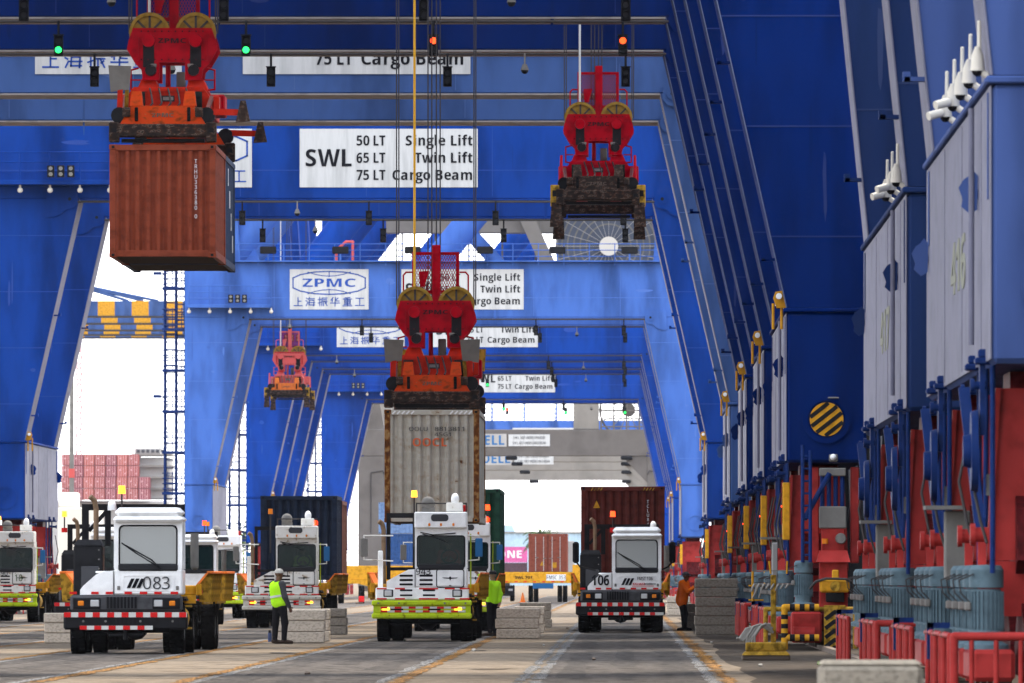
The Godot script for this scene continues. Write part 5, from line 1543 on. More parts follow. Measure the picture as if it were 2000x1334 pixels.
	for s in [-1.0, 1.0]:
		if o.has("mirrors"):
			var mx: float = -1.25 if s < 0 else 1.45
			var mr := part(root, "mirror", G.new().bb(mx - 0.09, mx + 0.09, 1.95, 2.55, -0.5, -0.62, 0.05), mats.black)
			part(mr, "mirror_arm", G.new().tube([Vector3(mx, 2.0, -0.56), Vector3(mx - s * 0.12, 1.85, -0.6), Vector3(s * 0.9 + 0.2, 1.75, -0.9)], 0.025, 6), mats.black)
	part(root, "muffler_side", G.new().cyl(Vector3(1.30, 1.78, -2.3), Vector3(1.30, 2.45, -2.3), 0.085, 0.085, 14).ball(Vector3(1.30, 1.78, -2.3), 0.085, 5, 12), mats.grey_box)
	truck_under(root, o)
	return root


func truck_under(root: Node3D, o: Dictionary) -> void:
	for s in [-1.0, 1.0]:
		wheel(root, Vector3(s * 1.0, 0.52, -1.15))
		wheel(root, Vector3(s * 0.72, 0.52, -4.6))
		wheel(root, Vector3(s * 1.05, 0.52, -4.6))
		part(root, "frame_rail", G.new().bb(s * 0.32, s * 0.44, 0.62, 0.9, -0.3, -5.6), mats.black_paint)
		part(root, "fender", G.new().bb(s * 0.86, s * 1.2, 1.08, 1.12, -0.65, -1.7), mats.black_paint)
	part(root, "front_axle", G.new().cyl(Vector3(-0.9, 0.52, -1.15), Vector3(0.9, 0.52, -1.15), 0.09), mats.black_paint)
	part(root, "rear_axle", G.new().cyl(Vector3(-0.9, 0.52, -4.6), Vector3(0.9, 0.52, -4.6), 0.11).ball(Vector3(0, 0.52, -4.6), 0.26, 6, 10), mats.black_paint)
	part(root, "engine", G.new().bb(-0.85, -0.1, 0.5, 1.2, -0.6, -1.9, 0.05), mats.black_paint)
	part(root, "fuel_tank", G.new().cyl(Vector3(0.86, 0.72, -2.0), Vector3(0.86, 0.72, -3.4), 0.3, 0.3, 14), mats.yellow_dirty)
	part(root, "step", G.new().bb(0.9, 1.24, 0.5, 0.54, -1.9, -2.6).bb(0.9, 1.24, 0.95, 0.99, -1.9, -2.6), mats.yellow_dirty)
	part(root, "rear_deck", G.new().bb(-1.1, 1.1, 1.08, 1.16, -1.75, -5.4), mats.black_paint)
	part(root, "fifth_wheel", G.new().bb(-0.45, 0.45, 1.17, 1.28, -4.0, -5.1, 0.03), mats.black_paint)


# boxy tractor with a sun visor and a deep bumper of two bars
func tractor_b(label: String, p: Vector3, o := {}) -> Node3D:
	var root := thing("terminal_tractor", label, "yard truck", p, "terminal tractors")
	var wp: Material = o.get("paint", mats.white_paint)
	var bp: Material = o.get("bumper", mats.lime)
	var bump := part(root, "bumper", G.new().bb(-1.26, 1.15, 0.56, 0.69, 0, -0.35, 0.03), bp)
	part(bump, "upper_bar", G.new().bb(-1.26, 1.15, 0.87, 1.0, 0, -0.35, 0.03), bp)
	part(bump, "middle_bar", G.new().bb(-1.22, 1.12, 0.69, 0.87, -0.06, -0.35), bp)
	reflectors(bump, -1.05, 1.0, 0.825, 0.05, -0.055, 0.17)
	reflectors(bump, -1.05, 1.0, 0.735, 0.05, -0.055, 0.17)
	for s in [-1.0, 1.0]:
		part(root, "indicator", G.new().bb(-0.05 + s * 0.87 - 0.09, -0.05 + s * 0.87 + 0.09, 0.76, 0.84, -0.04, -0.07, 0.03), mats.lamp_amber)
		for k in 3:
			part(bump, "slot", G.new().bb(-0.5 + 0.45 * s - 0.15 + 0.3, -0.5 + 0.45 * s + 0.15 + 0.3, 0.76, 0.80, -0.05 + 0.001 * k, -0.07), mats.black)
			break
	# white apron with headlights and red strips
	var ap := part(root, "apron", G.new().bb(-1.17, 1.08, 1.01, 1.31, -0.10, -0.4, 0.03), wp)
	for s in [-1.0, 1.0]:
		var x: float = -0.03 + s * 0.83
		var hl := part(root, "headlight", G.new().bb(x - 0.12, x + 0.12, 1.08, 1.26, -0.085, -0.12, 0.03), mats.black_paint)
		part(hl, "lens", G.new().bb(x - 0.09, x + 0.09, 1.10, 1.24, -0.07, -0.1, 0.04), mats.lens_clear)
	for x in [-1.02, -0.58, 0.0, 0.22, 0.62, 0.98]:
		part(root, "red_reflector", G.new().bb(x - 0.12, x + 0.12, 1.265, 1.30, -0.092, -0.11), mats.print_red)
		part(root, "red_reflector", G.new().bb(x - 0.12, x + 0.12, 1.02, 1.055, -0.092, -0.11), mats.print_red)
	for x in [-0.43, 0.12]:
		for k in 2:
			part(root, "louvre", G.new().bb(x - 0.15, x + 0.15, 1.10 + k * 0.12, 1.145 + k * 0.12, -0.09, -0.11, 0.01), mats.black)
	# hood
	part(root, "hood", G.new().prism(PackedVector2Array([Vector2(-0.9, 1.312), Vector2(-0.9, 1.46), Vector2(-0.80, 1.52), Vector2(-0.38, 1.74), Vector2(-0.22, 1.75), Vector2(-0.22, 1.312)]), 1.6, rot(0, 0, 0, Vector3(0, 0, -0.12))), wp)
	part(root, "cab_front", G.new().bb(-0.218, 1.04, 1.312, 1.78, -0.115, -1.6, 0.03), wp)
	for x in [-0.43, 0.05]:
		for k in 3:
			part(root, "louvre", G.new().bb(x - 0.16, x + 0.16, 1.36 + k * 0.105, 1.41 + k * 0.105, -0.10, -0.13, 0.012), mats.black)
	part(root, "hatch_outline", G.new().ring(rrect(0.68, 0.46, 0.07, Vector2(0.63, 1.53)), rrect(0.64, 0.42, 0.06, Vector2(0.63, 1.53)), 0.02, rot(0, 0, 0, Vector3(0, 0, -0.104))), mats.black_paint)
	part(root, "front_hatch", G.new().bb(0.34, 0.92, 1.35, 1.71, -0.102, -0.12, 0.008), wp)
	part(root, "emblem", G.new().prism(PackedVector2Array([Vector2(0.43, 1.55), Vector2(0.60, 1.55), Vector2(0.63, 1.58), Vector2(0.66, 1.55), Vector2(0.83, 1.55), Vector2(0.78, 1.53), Vector2(0.65, 1.52), Vector2(0.63, 1.47), Vector2(0.61, 1.52), Vector2(0.48, 1.53)]), 0.008, rot(0, 0, 0, Vector3(0, 0, -0.092))), mats.print_black)
	part(root, "hood_seam", G.new().bb(-0.226, -0.216, 1.32, 1.74, -0.105, -0.13), mats.cloth_grey)
	for x in [-1.1, -0.6, 0.5, 1.0]:
		part(bump, "bolt_head", G.new().cyl(Vector3(x, 0.93, 0.0), Vector3(x, 0.93, 0.02), 0.025, 0.025, 8), mats.grey_box)
	part(root, "hatch_latch", G.new().bb(0.60, 0.66, 1.34, 1.37, -0.085, -0.11), mats.grey_box)
	var cx := 0.41
	var frame := part(root, "windscreen_frame", G.new().ring(rrect(1.26, 1.02, 0.03, Vector2(cx, 2.27)), rrect(1.15, 0.78, 0.08, Vector2(cx, 2.17)), 0.08, rot(0, 0, 0, Vector3(0, 0, -0.12))), wp)
	part(frame, "rubber_seal", G.new().ring(rrect(1.17, 0.80, 0.08, Vector2(cx, 2.17)), rrect(1.11, 0.74, 0.07, Vector2(cx, 2.17)), 0.03, rot(0, 0, 0, Vector3(0, 0, -0.105))), mats.black)
	part(root, "windscreen", G.new().prism(rrect(1.13, 0.75, 0.07, Vector2(cx, 2.17)), 0.008, rot(0, 0, 0, Vector3(0, 0, -0.13))), mats.glass)
	for s in [-1.0, 1.0]:
		var x: float = cx + s * 0.60
		part(root, "cab_pillar", G.new().bb(x - 0.03, x + 0.03, 1.78, 2.78, -0.2, -0.32).bb(x - 0.03, x + 0.03, 1.78, 2.78, -1.05, -1.62), wp)
		part(root, "side_window", G.new().bb(x - 0.004, x + 0.004, 1.85, 2.6, -0.32, -1.05), mats.glass)
		part(root, "door_panel", G.new().bb(x - 0.025, x + 0.025, 1.78, 1.85, -0.32, -1.05).bb(x - 0.025, x + 0.025, 2.6, 2.78, -0.32, -1.05), wp)
	part(root, "back_wall", G.new().bb(cx - 0.57, cx + 0.57, 1.78, 2.1, -1.56, -1.62).bb(cx - 0.57, cx + 0.57, 2.55, 2.78, -1.56, -1.62).bb(cx - 0.57, cx - 0.4, 2.1, 2.55, -1.56, -1.62).bb(cx + 0.4, cx + 0.57, 2.1, 2.55, -1.56, -1.62), mats.seat)
	part(root, "rear_window", G.new().bb(cx - 0.4, cx + 0.4, 2.1, 2.55, -1.585, -1.595), mats.glass)
	cab_inside(root, cx, 1.2, 1.85, -1.45, wp)
	var vis := part(root, "visor", G.new().bb(cx - 0.64, cx + 0.62, 2.74, 3.13, 0.02, -1.6, 0.025), wp)
	part(vis, "visor_window", G.new().prism(rrect(0.42, 0.17, 0.07, Vector2(cx - 0.03, 2.99)), 0.012, rot(0, 0, 0, Vector3(0, 0, 0.032))), mats.cloth_grey)
	for x in [-0.28, 0.0, 0.3]:
		part(vis, "marker_lamp", G.new().bb(cx + x - 0.025, cx + x + 0.025, 2.79, 2.86, 0.02, 0.045, 0.01), mats.amber_plain)
	wiper(root, Vector3(cx + 0.35, 2.62, -0.1), Vector3(cx - 0.2, 2.58, -0.09), Vector3(cx - 0.5, 2.64, -0.09))
	wiper(root, Vector3(cx - 0.45, 2.6, -0.1), Vector3(cx - 0.1, 2.5, -0.09), Vector3(cx + 0.2, 2.38, -0.09))
	if o.has("number"):
		lettering(root, o.number, Vector3(o.get("number_x", -0.02), 1.69, -0.095), 0.15, mats.print_black, 0, false, 1.1)
	if o.has("chalk"):
		lettering(root, o.chalk, Vector3(0.5, 1.53, -0.09), 0.22, mats.leaf, 0, false, 0.8)
	# things on the roof
	part(root, "roof_box", G.new().bb(cx + 0.12, cx + 0.52, 3.14, 3.36, -0.5, -0.9, 0.02), mats.white_dirty)
	part(root, "fan_cowl", G.new().ball(Vector3(cx - 0.32, 3.34, -0.8), 0.17, 8, 14).bb(cx - 0.48, cx - 0.16, 3.14, 3.25, -0.7, -1.0), mats.grey_box)
	part(root, "roof_rail", G.new().cyl(Vector3(cx - 0.6, 3.34, -0.6), Vector3(cx + 0.6, 3.34, -0.6), 0.02, 0.02, 6).cyl(Vector3(cx - 0.6, 3.13, -0.6), Vector3(cx - 0.6, 3.36, -0.6), 0.02, 0.02, 6).cyl(Vector3(cx + 0.6, 3.13, -0.6), Vector3(cx + 0.6, 3.36, -0.6), 0.02, 0.02, 6), mats.rope)
	part(root, "antenna_dome", G.new().ball(Vector3(cx + 0.33, 3.44, -0.7), 0.1, 8, 12, Vector3(1, 1.5, 1)), mats.white_paint)
	var bx: float = o.get("beacon", -0.27)
	part(root, "beacon_post", G.new().cyl(Vector3(bx, 2.3, -1.9), Vector3(bx, 3.5, -1.9), 0.025, 0.025, 6), mats.rope)
	part(root, "beacon", G.new().cyl(Vector3(bx, 3.5, -1.9), Vector3(bx, 3.66, -1.9), 0.075, 0.065, 12), o.get("beacon_lamp", mats.lamp_amber))
	part(root, "tail_lamp", G.new().bb(cx + 0.5, cx + 0.62, 3.14, 3.30, -0.9, -1.0, 0.02), mats.print_red if not o.has("red_lit") else mats.lamp_red)
	# open black rack beside the cab
	part(root, "rack_frame", G.new().bb(-0.96, -0.26, 3.0, 3.12, -2.5, -2.6).bb(-0.96, -0.86, 1.5, 3.0, -2.5, -2.6).bb(-0.32, -0.22, 1.5, 3.0, -2.5, -2.6).bb(-0.86, -0.32, 1.72, 1.8, -2.5, -2.6), mats.black_paint)
	part(root, "exhaust_pipe", G.new().tube([Vector3(-1.02, 1.4, -2.3), Vector3(-1.02, 2.7, -2.3), Vector3(-1.06, 2.86, -2.28), Vector3(-1.14, 2.92, -2.25)], 0.06, 10), mats.exhaust)
	part(root, "side_post", G.new().bb(-1.12, -1.0, 1.3, 2.2, -0.5, -0.6, 0.02), wp)
	for s in [-1.0, 1.0]:
		var mx: float = -1.45 if s < 0 else 1.32
		var mr := part(root, "mirror", G.new().bb(mx - 0.09, mx + 0.09, 2.05, 2.5, -0.3, -0.36, 0.02), mats.grey_box if s < 0 else mats.blue_panel)
		part(mr, "mirror_arm", G.new().tube([Vector3(mx, 2.5, -0.33), Vector3(mx, 2.56, -0.33), Vector3(s * 0.85 + 0.1, 2.56, -0.4)], 0.018, 6).tube([Vector3(mx, 2.05, -0.33), Vector3(mx, 1.98, -0.33), Vector3(s * 0.85 + 0.1, 1.95, -0.4)], 0.018, 6), mats.white_dirty)
	part(root, "grab_rail", G.new().cyl(Vector3(1.12, 1.3, -0.5), Vector3(1.12, 2.6, -0.5), 0.02, 0.02, 6), mats.lime)
	truck_under(root, o)
	return root


# skeletal yard trailer with flared guides; origin under its near end
func bomb_cart(label: String, p: Vector3, o := {}) -> Node3D:
	var length: float = o.get("length", 13.0)
	var root := thing("yard_trailer", label, "trailer", p, "yard trailers behind the tractors")
	var y: Material = o.get("paint", mats.yellow)
	var f: float = o.get("flare", 1.0)
	for s in [-1.0, 1.0]:
		part(root, "main_rail", G.new().bb(s * 0.4, s * 0.62, 0.95, 1.38, -0.4, -length, 0.02), y)
		part(root, "outer_rail", G.new().bb(s * 1.22, s * 1.34, 1.18, 1.42, -0.1, -length, 0.02), y)
		for k in 2:
			var za: float = -0.1 - k * (length * 0.56)
			var zb: float = za - length * 0.40
			var g := part(root, "corner_guide", G.new().hexa([Vector3(s * 1.24, 1.42, zb), Vector3(s * 1.30, 1.42, zb), Vector3(s * 1.30, 1.42, za), Vector3(s * 1.24, 1.42, za), Vector3(s * (1.30 + 0.12 * f), 1.64, zb + 0.2), Vector3(s * (1.30 + 0.17 * f), 1.64, zb + 0.2), Vector3(s * (1.30 + 0.17 * f), 1.64, za - 0.1), Vector3(s * (1.30 + 0.12 * f), 1.64, za - 0.1)]), mats.orange)
			part(g, "guide_edge", G.new().bb(s * (1.30 + 0.14 * f), s * (1.30 + 0.28 * f), 1.63, 1.68, zb + 0.2, za - 0.1, 0.01), mats.orange)
			for q in 6:
				var zr: float = za - 0.15 - q * (za - zb - 0.4) / 5.0
				part(g, "guide_rib", G.new().prism(PackedVector2Array([Vector2(s * 1.28, 1.05), Vector2(s * 1.28, 1.42), Vector2(s * (1.30 + 0.15 * f), 1.63), Vector2(s * (1.30 + 0.27 * f), 1.63), Vector2(s * (1.30 + 0.22 * f), 1.05)]), 0.06, rot(0, 0, 0, Vector3(0, 0, zr))), mats.yellow_dirty)
			part(g, "side_board", G.new().bb(s * (1.30 + 0.03 * f), s * (1.32 + 0.05 * f), 1.0, 1.45, zb, za - 0.25), mats.yellow_dirty)
		part(root, "reflector_strip", G.new().bb(s * 1.341, s * 1.35, 1.22, 1.30, -0.2, -length + 0.2), mats.print_red)
		for k in 2:
			for q in [0.72, 1.08]:
				wheel(root, Vector3(s * q, 0.52, -length + 1.3 + k * 1.25))
	for k in 7:
		part(root, "cross_beam", G.new().bb(-1.22, 1.22, 1.2, 1.38, -0.2 - k * (length - 0.5) / 6.0, -0.42 - k * (length - 0.5) / 6.0, 0.01), y)
	part(root, "front_plate", G.new().bb(-1.22, 1.22, 1.02, 1.2, -0.1, -0.18), y)
	part(root, "axle", G.new().cyl(Vector3(-1.0, 0.52, -length + 1.3), Vector3(1.0, 0.52, -length + 1.3), 0.09).cyl(Vector3(-1.0, 0.52, -length + 2.55), Vector3(1.0, 0.52, -length + 2.55), 0.09), mats.black_paint)
	return root


func traffic() -> void:
	var gp := func(x: float, d: float) -> Vector3: return Vector3((x - 1220.0) * d / F, 0, -d)
	# white tractor 083 and its empty trailer
	var p: Vector3 = gp.call(245, 216.5)
	tractor_a("white tractor numbered 083 with sloping hood, amber beacon and black bumper", p, {"number": "083", "glass": mats.glass_pale})
	bomb_cart("empty yellow trailer with orange guides behind tractor 083", p + Vector3(0.05, 0, -3.6))
	# 106 with a dark red box
	p = gp.call(1212, 300.0)
	tractor_a("white tractor numbered 106 in front of a dark red container", p, {"number": "106", "hood_number": true, "mirrors": true, "beacon": -0.22, "dome": 0.92, "beacon_lamp": mats.lamp_red, "wide_strip": true, "glass": mats.glass_pale})
	bomb_cart("trailer under the dark red container behind tractor 106", p + Vector3(0, 0, -4.0), {"length": 13.2, "flare": 0.4})
	var maroon := box_paint("maroon", Color(0.115, 0.026, 0.02))
	var c := container("dark red container with yellow warning triangle on the trailer of tractor 106", Vector3(p.x + 0.06, 1.45, -312.5), 12.19, 2.75, maroon)
	part(c, "warning_triangle", G.new().prism(PackedVector2Array([Vector2(-0.86, 2.12), Vector2(-0.66, 2.12), Vector2(-0.76, 2.34)]), 0.008, rot(0, 0, 0, Vector3(0, 0, -0.01))), mats.yellow)
	var n := "TCLU846"
	for i in n.length():
		lettering(c, n.substr(i, 1), Vector3(0.73, 2.30 - i * 0.13, -0.012), 0.09, mats.print_white, 0, false)
	var hz := G.new()
	for s in [-1.0, 1.0]:
		for k in 4:
			hz.bar2(Vector2(s * (0.62 + k * 0.09) - 0.02, 2.64), Vector2(s * (0.62 + k * 0.09) + 0.02, 2.70), 0.03, 0.006, rot(0, 0, 0, Vector3(0, 0, 0.003)))
	part(c, "hazard_stripe", hz, mats.yellow_dirty)
	# 943 with lime bumper, under the hanging grey box
	p = gp.call(828, 259.0)
	tractor_b("white tractor numbered 943 with lime bumper under the hanging grey container", p, {"number": "943", "beacon": -0.27})
	bomb_cart("empty trailer waiting under the hanging grey container", p + Vector3(-0.06, 0, -4.0), {"length": 14.5, "flare": 0.4})
	# lime tractor behind it, with a green box
	p = gp.call(886, 309.0)
	tractor_b("white and lime tractor with green container, half hidden by tractor 943", p, {"red_lit": true, "beacon_lamp": mats.lamp_red, "beacon": 0.95})
	bomb_cart("trailer under the green container", p + Vector3(-0.1, 0, -4.0), {"flare": 0.4})
	container("green container on the second lime tractor's trailer", Vector3(p.x - 0.02, 1.45, -321.0), 12.19, 2.75, box_paint("green", Color(0.02, 0.065, 0.042)))
	# 821, scruffy white bumper, navy and brown boxes
	p = gp.call(553, 328.0)
	tractor_b("scruffy white tractor numbered 821 with dirty bumper and two lit amber lamps", p, {"number": "821", "paint": mats.white_dirty, "bumper": mat("bumper_worn", Color(0.6, 0.57, 0.5), 0.7, 0, "rusty", Vector3(0.9, 1.5, 0.9)), "beacon_lamp": mats.amber_plain, "beacon": -0.45, "red_lit": true, "number_x": 0.0})
	bomb_cart("trailer under the navy and brown containers behind tractor 821", p + Vector3(0, 0, -4.0))
	container("dark navy container behind the cab of tractor 821", Vector3(p.x + 0.05, 1.45, -342.0), 6.06, 2.7, box_paint("ink", Color(0.018, 0.028, 0.052)))
	container("rust brown container behind the navy one on the same trailer", Vector3(p.x + 0.05, 1.45, -348.3), 6.06, 2.59, box_paint("rust", Color(0.22, 0.09, 0.06)))
	# 390 at the edge
	p = gp.call(7, 368.0)
	tractor_b("white tractor with lime bumper and the chalked number 18 on its hatch", p, {"number": "390", "number_x": -0.05, "chalk": "18", "paint": mats.white_dirty})
	bomb_cart("orange edged trailer behind the tractor with the chalked hatch", p + Vector3(0, 0, -4.0), {"length": 13.0})
	# three more tractors queueing in the next lane
	p = gp.call(193, 300.0)
	tractor_a("white tractor mostly hidden behind tractor 083, black stack showing beside it", p, {"beacon": -1.1, "dome": -0.3})
	p = gp.call(354, 350.0)
	tractor_a("white tractor with red beacon seen over the orange trailer of tractor 083", p, {"beacon": 0.65, "beacon_lamp": mats.lamp_red, "dome": 0.9})
	p = gp.call(416, 405.0)
	tractor_b("last white tractor of the queue, with a blue mirror panel", p, {"beacon_lamp": mats.amber_plain})


# ---------------------------------------------------------------- far background
func grey_crane(label: String, d: float, o := {}) -> Node3D:
	var root := thing("grey_crane", label, "crane", Vector3(0, 0, -d), "grey cranes at the far end")
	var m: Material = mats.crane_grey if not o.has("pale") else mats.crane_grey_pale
	for s in [-1.0, 1.0]:
		var xi := -24.4 if s < 0 else 2.3
		var lg := part(root, "leg", G.new().bb(xi, xi + s * 2.7, 0.5, 13.9, 0, -2.5, 0.05), m)
		part(lg, "haunch", G.new().prism(PackedVector2Array([Vector2(xi, 11.2), Vector2(xi, 13.9), Vector2(xi - s * 2.6, 13.9)]), 2.3, rot(0, 0, 0, Vector3(0, 0, -0.1))), m)
		part(lg, "cable_loop", G.new().tube([Vector3(xi + s * 1.4, 6.0, 0.1), Vector3(xi + s * 1.4, 12.2, 0.1), Vector3(xi + s * 0.2, 12.4, 0.1), Vector3(xi, 12.0, 0.1)], 0.05, 5), mats.rope)
		part(root, "leg_cap", G.new().hexa([Vector3(xi, 16.6, 0), Vector3(xi + s * 2.7, 16.6, 0), Vector3(xi + s * 2.7, 16.6, -2.5), Vector3(xi, 16.6, -2.5), Vector3(xi + s * 1.0, 22, 0), Vector3(xi + s * 2.7, 22, 0), Vector3(xi + s * 2.7, 22, -2.5), Vector3(xi + s * 1.0, 22, -2.5)]), m)
		part(root, "bogie", G.new().bb(xi + s * 0.3, xi + s * 2.3, 0.15, 0.5, 1.5, -4), mats.rail)
	var b := part(root, "portal_beam", G.new().bb(-27.1, 5.0, 13.903, 16.6, 0.05, -2.55, 0.05), m)
	for x in [-11.5, 0.2]:
		part(b, "lamp_bracket", G.new().bb(x - 0.6, x + 0.6, 13.5, 13.9, 0.4, -0.4, 0.1), mats.black)
	if o.has("signs"):
		var y: float = o.signs
		var n := part(root, "maker_sign", G.new().bb(-19.5, -12.0, y - 0.65, y + 0.65, 0.08, 0.14), mats.ship_grey)
		lettering(n, "NOELL", Vector3(-12.2, y, 0.16), 0.95, mats.blue_panel, 1, true, 1.0)
		var w := part(root, "load_sign", G.new().bb(-11.8, -7.6, y - 0.6, y + 0.6, 0.08, 0.14), mats.sign_white)
		lettering(w, "S W L  50LT UNDER SPREADER", Vector3(-9.7, y + 0.26, 0.16), 0.26, mats.cloth_grey, 0, false, 0.66)
		lettering(w, "S W L  60LT UNDER CARGO BEAM", Vector3(-9.7, y - 0.28, 0.16), 0.26, mats.cloth_grey, 0, false, 0.62)
	if o.has("machinery"):
		part(root, "winch_house", G.new().bb(-5.2, -2.6, 16.62, 19.3, -0.2, -2.4, 0.05), mats.crane_grey_pale)
		var c := Vector3(0.4, 18.6, -1.5)
		var reel := part(root, "cable_reel", G.new().ring(circ(3.0, Vector2.ZERO, 30), circ(2.8, Vector2.ZERO, 30), 0.3, rot(0, 0, 0, c)), m)
		for k in 16:
			var a := TAU * k / 16
			part(reel, "spoke", G.new().beam(c, c + Vector3(cos(a), sin(a), 0) * 2.9, 0.1, 0.1, Vector3(0, 0, 1)), mats.crane_grey_pale)
		part(reel, "hub", G.new().cyl(c + Vector3(0, 0, 0.4), c - Vector3(0, 0, 0.4), 0.7, 0.7, 14), m)
		var tr := G.new()
		for k in 5:
			tr.cyl(Vector3(-2.4 + k * 1.3, 16.6, -0.2), Vector3(-2.4 + k * 1.3, 20.4, -0.2), 0.09, 0.09, 5)
			tr.cyl(Vector3(-2.4, 16.9 + k * 0.8, -0.2), Vector3(3.0, 16.9 + k * 0.8, -0.2), 0.07, 0.07, 5)
		part(root, "platform_frame", tr, m)
	return root


func far_things() -> void:
	grey_crane("nearest grey crane behind the blue ones, with a white load sign", 1093.0, {"signs": 15.5, "machinery": true})
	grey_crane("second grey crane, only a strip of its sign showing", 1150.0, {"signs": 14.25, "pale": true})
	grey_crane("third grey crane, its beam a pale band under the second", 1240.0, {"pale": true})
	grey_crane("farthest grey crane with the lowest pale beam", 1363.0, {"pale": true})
	var f := thing("far_blue_crane", "far hazy blue crane with handrail seen above the grey beam", "crane", Vector3(0, 0, -1304), "quay cranes in a row")
	var bl: Material = mats.paint_sky_blue
	part(f, "portal_beam", G.new().bb(-26, 4.9, 17.4, 20.6, 0, -3), bl)
	for s in [-1.0, 1.0]:
		part(f, "leg", G.new().bb(-26 if s < 0 else 3.4, -24 if s < 0 else 4.9, 0, 17.39, 0, -3), bl)
	part(f, "load_sign", G.new().bb(-13.6, -6.2, 18.1, 19.7, 0.02, 0.08), mats.sign_white)
	lettering(f, "50 LT  Single Lift", Vector3(-8.6, 19.2, 0.1), 0.45, mats.cloth_grey)
	var hr := G.new()
	for k in 3:
		hr.cyl(Vector3(-26, 21 + k * 0.5, 0), Vector3(-4.5, 21 + k * 0.5, 0), 0.05, 0.05, 5)
	for k in 18:
		hr.cyl(Vector3(-26 + k * 1.25, 20.6, 0), Vector3(-26 + k * 1.25, 22.1, 0), 0.05, 0.05, 5)
	part(f, "handrail", hr, bl)
	for k in 4:
		part(f, "hanger", G.new().cyl(Vector3(-20.0 + k * 3.9, 20.6, -1), Vector3(-20.0 + k * 3.9, 27, -1), 0.14, 0.14, 6), bl)
	# checkered booms over the water
	for i in 5:
		var d: float = [1300.0, 1336.0, 1372.0, 1398.0, 1416.0][i]
		var b := thing("checkered_boom", ["nearest and highest", "second", "third", "fourth", "lowest and farthest"][i] + " blue and yellow checkered boom seen beside the stair tower", "crane boom", Vector3(0, 0, -d), "checkered booms")
		for k in 17:
			var x := -76.0 + k * 2.05 + i * 0.7
			part(b, "boom_panel", G.new().bb(x, x + 2.05, 33.2, 35.0, 0, -2.0), mats.yellow if (k + i) % 2 == 0 else mats.paint_slate)
		part(b, "walkway", G.new().bb(-76, -40, 33.0, 33.15, 0.6, -2.4), mats.rope)
		for k in 3:
			if i == 0:
				part(b, "stay", G.new().cyl(Vector3(-72 + k * 1.2, 38.5 - k * 0.4, -0.5), Vector3(-60 + k * 1.8, 35.0, -0.5), 0.2, 0.2, 6), mats.paint_slate)
	# ship with red boxes on deck
	var sd := 2400.0
	var ship := thing("container_ship", "hazy grey ship with a stair and bridge deck behind the red container stack", "ship", Vector3(0, 0, -sd))
	var sx := func(px: float) -> float: return (px - 1220.0) * sd / F
	var sy := func(py: float) -> float: return EYE + (1128.0 - py) * sd / F
	part(ship, "hull", G.new().bb(sx.call(60), sx.call(330), -1, sy.call(978), 0, -30, 0.5), mats.ship_grey)
	part(ship, "bridge", G.new().bb(sx.call(262), sx.call(330), sy.call(975), sy.call(893), -4, -24, 0.3), mats.ship_grey)
	for k in 4:
		part(ship, "bridge_deck", G.new().bb(sx.call(255), sx.call(334), sy.call(890 + k * 22), sy.call(886 + k * 22), -2, -24), mats.crane_grey_pale)
	for k in 6:
		part(ship, "bridge_window", G.new().bb(sx.call(266 + k * 9.5), sx.call(272 + k * 9.5), sy.call(884), sy.call(878), -1.8, -2.2), mats.cloth_grey)
	part(ship, "wheelhouse", G.new().bb(sx.call(262), sx.call(312), sy.call(886), sy.call(875), -2.2, -20), mats.ship_grey)
	part(ship, "mast", G.new().bb(sx.call(309), sx.call(313), sy.call(876), sy.call(864), -4, -5), mats.ship_grey)
	var reds := [box_paint("far1", Color(0.34, 0.09, 0.08)), box_paint("far2", Color(0.42, 0.11, 0.085)), box_paint("far3", Color(0.27, 0.07, 0.08))]
	var unit := G.new().bb(-1.16, 1.16, 0.04, 2.5, 0, -12, 0.05)
	var bars := G.new()
	for k in 4:
		bars.bb(-0.8 + k * 0.53 - 0.05, -0.8 + k * 0.53 + 0.05, 0.1, 2.45, 0.08, 0.0)
	bars.bb(-0.6, -0.3, 1.4, 1.7, 0.1, 0.0).bb(0.5, 0.75, 0.6, 0.9, 0.1, 0.0)
	var bm := bars.mesh()
	var um := unit.mesh()
	var rows := ["top", "second", "third", "lowest"]
	for r in 4:
		for k in (7 if r < 2 else 8):
			var o := MeshInstance3D.new()
			o.name = numbered("deck_container")
			o.mesh = um
			o.material_override = reds[(k * 5 + r * 3) % 3]
			add_child(o)
			o.position = Vector3(sx.call(132 + k * 21.6), sy.call(909.5 + r * 22.4), -sd + 3 + (r / 2) * 2.5)
			o.set_meta("label", "red box in the %s row on the ship, %s" % [rows[r], ["first from the lamp post", "second from the lamp post", "third from the lamp post", "fourth from the lamp post", "fifth from the lamp post", "sixth from the lamp post", "next to the bridge", "in front of the bridge"][k]])
			part(o, "locking_bars", bm, mats.faint_pink)
			o.set_meta("category", "container")
			o.set_meta("group", "red containers stacked on the ship")
	single("yard_cabin", "beige cabin beyond the tractors under the lamp post", "cabin", G.new().bb(-1.0, 1.1, 0, 5.2, 0, -6, 0.06).bb(-1.0, -0.1, 5.2, 6.0, -1, -5, 0.06), mats.cream, Vector3(at(150, 0, 560).x, 0, -560))
	var lp := thing("lamp_post", "tall grey lamp post with a red band before the white sky", "lamp post", at(140, 1150, 600))
	part(lp, "pole", G.new().cyl(Vector3(0, 0, 0), Vector3(0, 16.0, 0), 0.16, 0.09, 10), mats.grey_box)
	part(lp, "band", G.new().cyl(Vector3(0, 6.2, 0), Vector3(0, 6.7, 0), 0.17, 0.17, 10), mats.far_red)
	part(lp, "lamp_head", G.new().bb(-0.4, 0.4, 15.4, 15.6, 0.2, -0.2).bb(-0.5, -0.3, 14.8, 15.5, 0.15, -0.15), mats.grey_box)
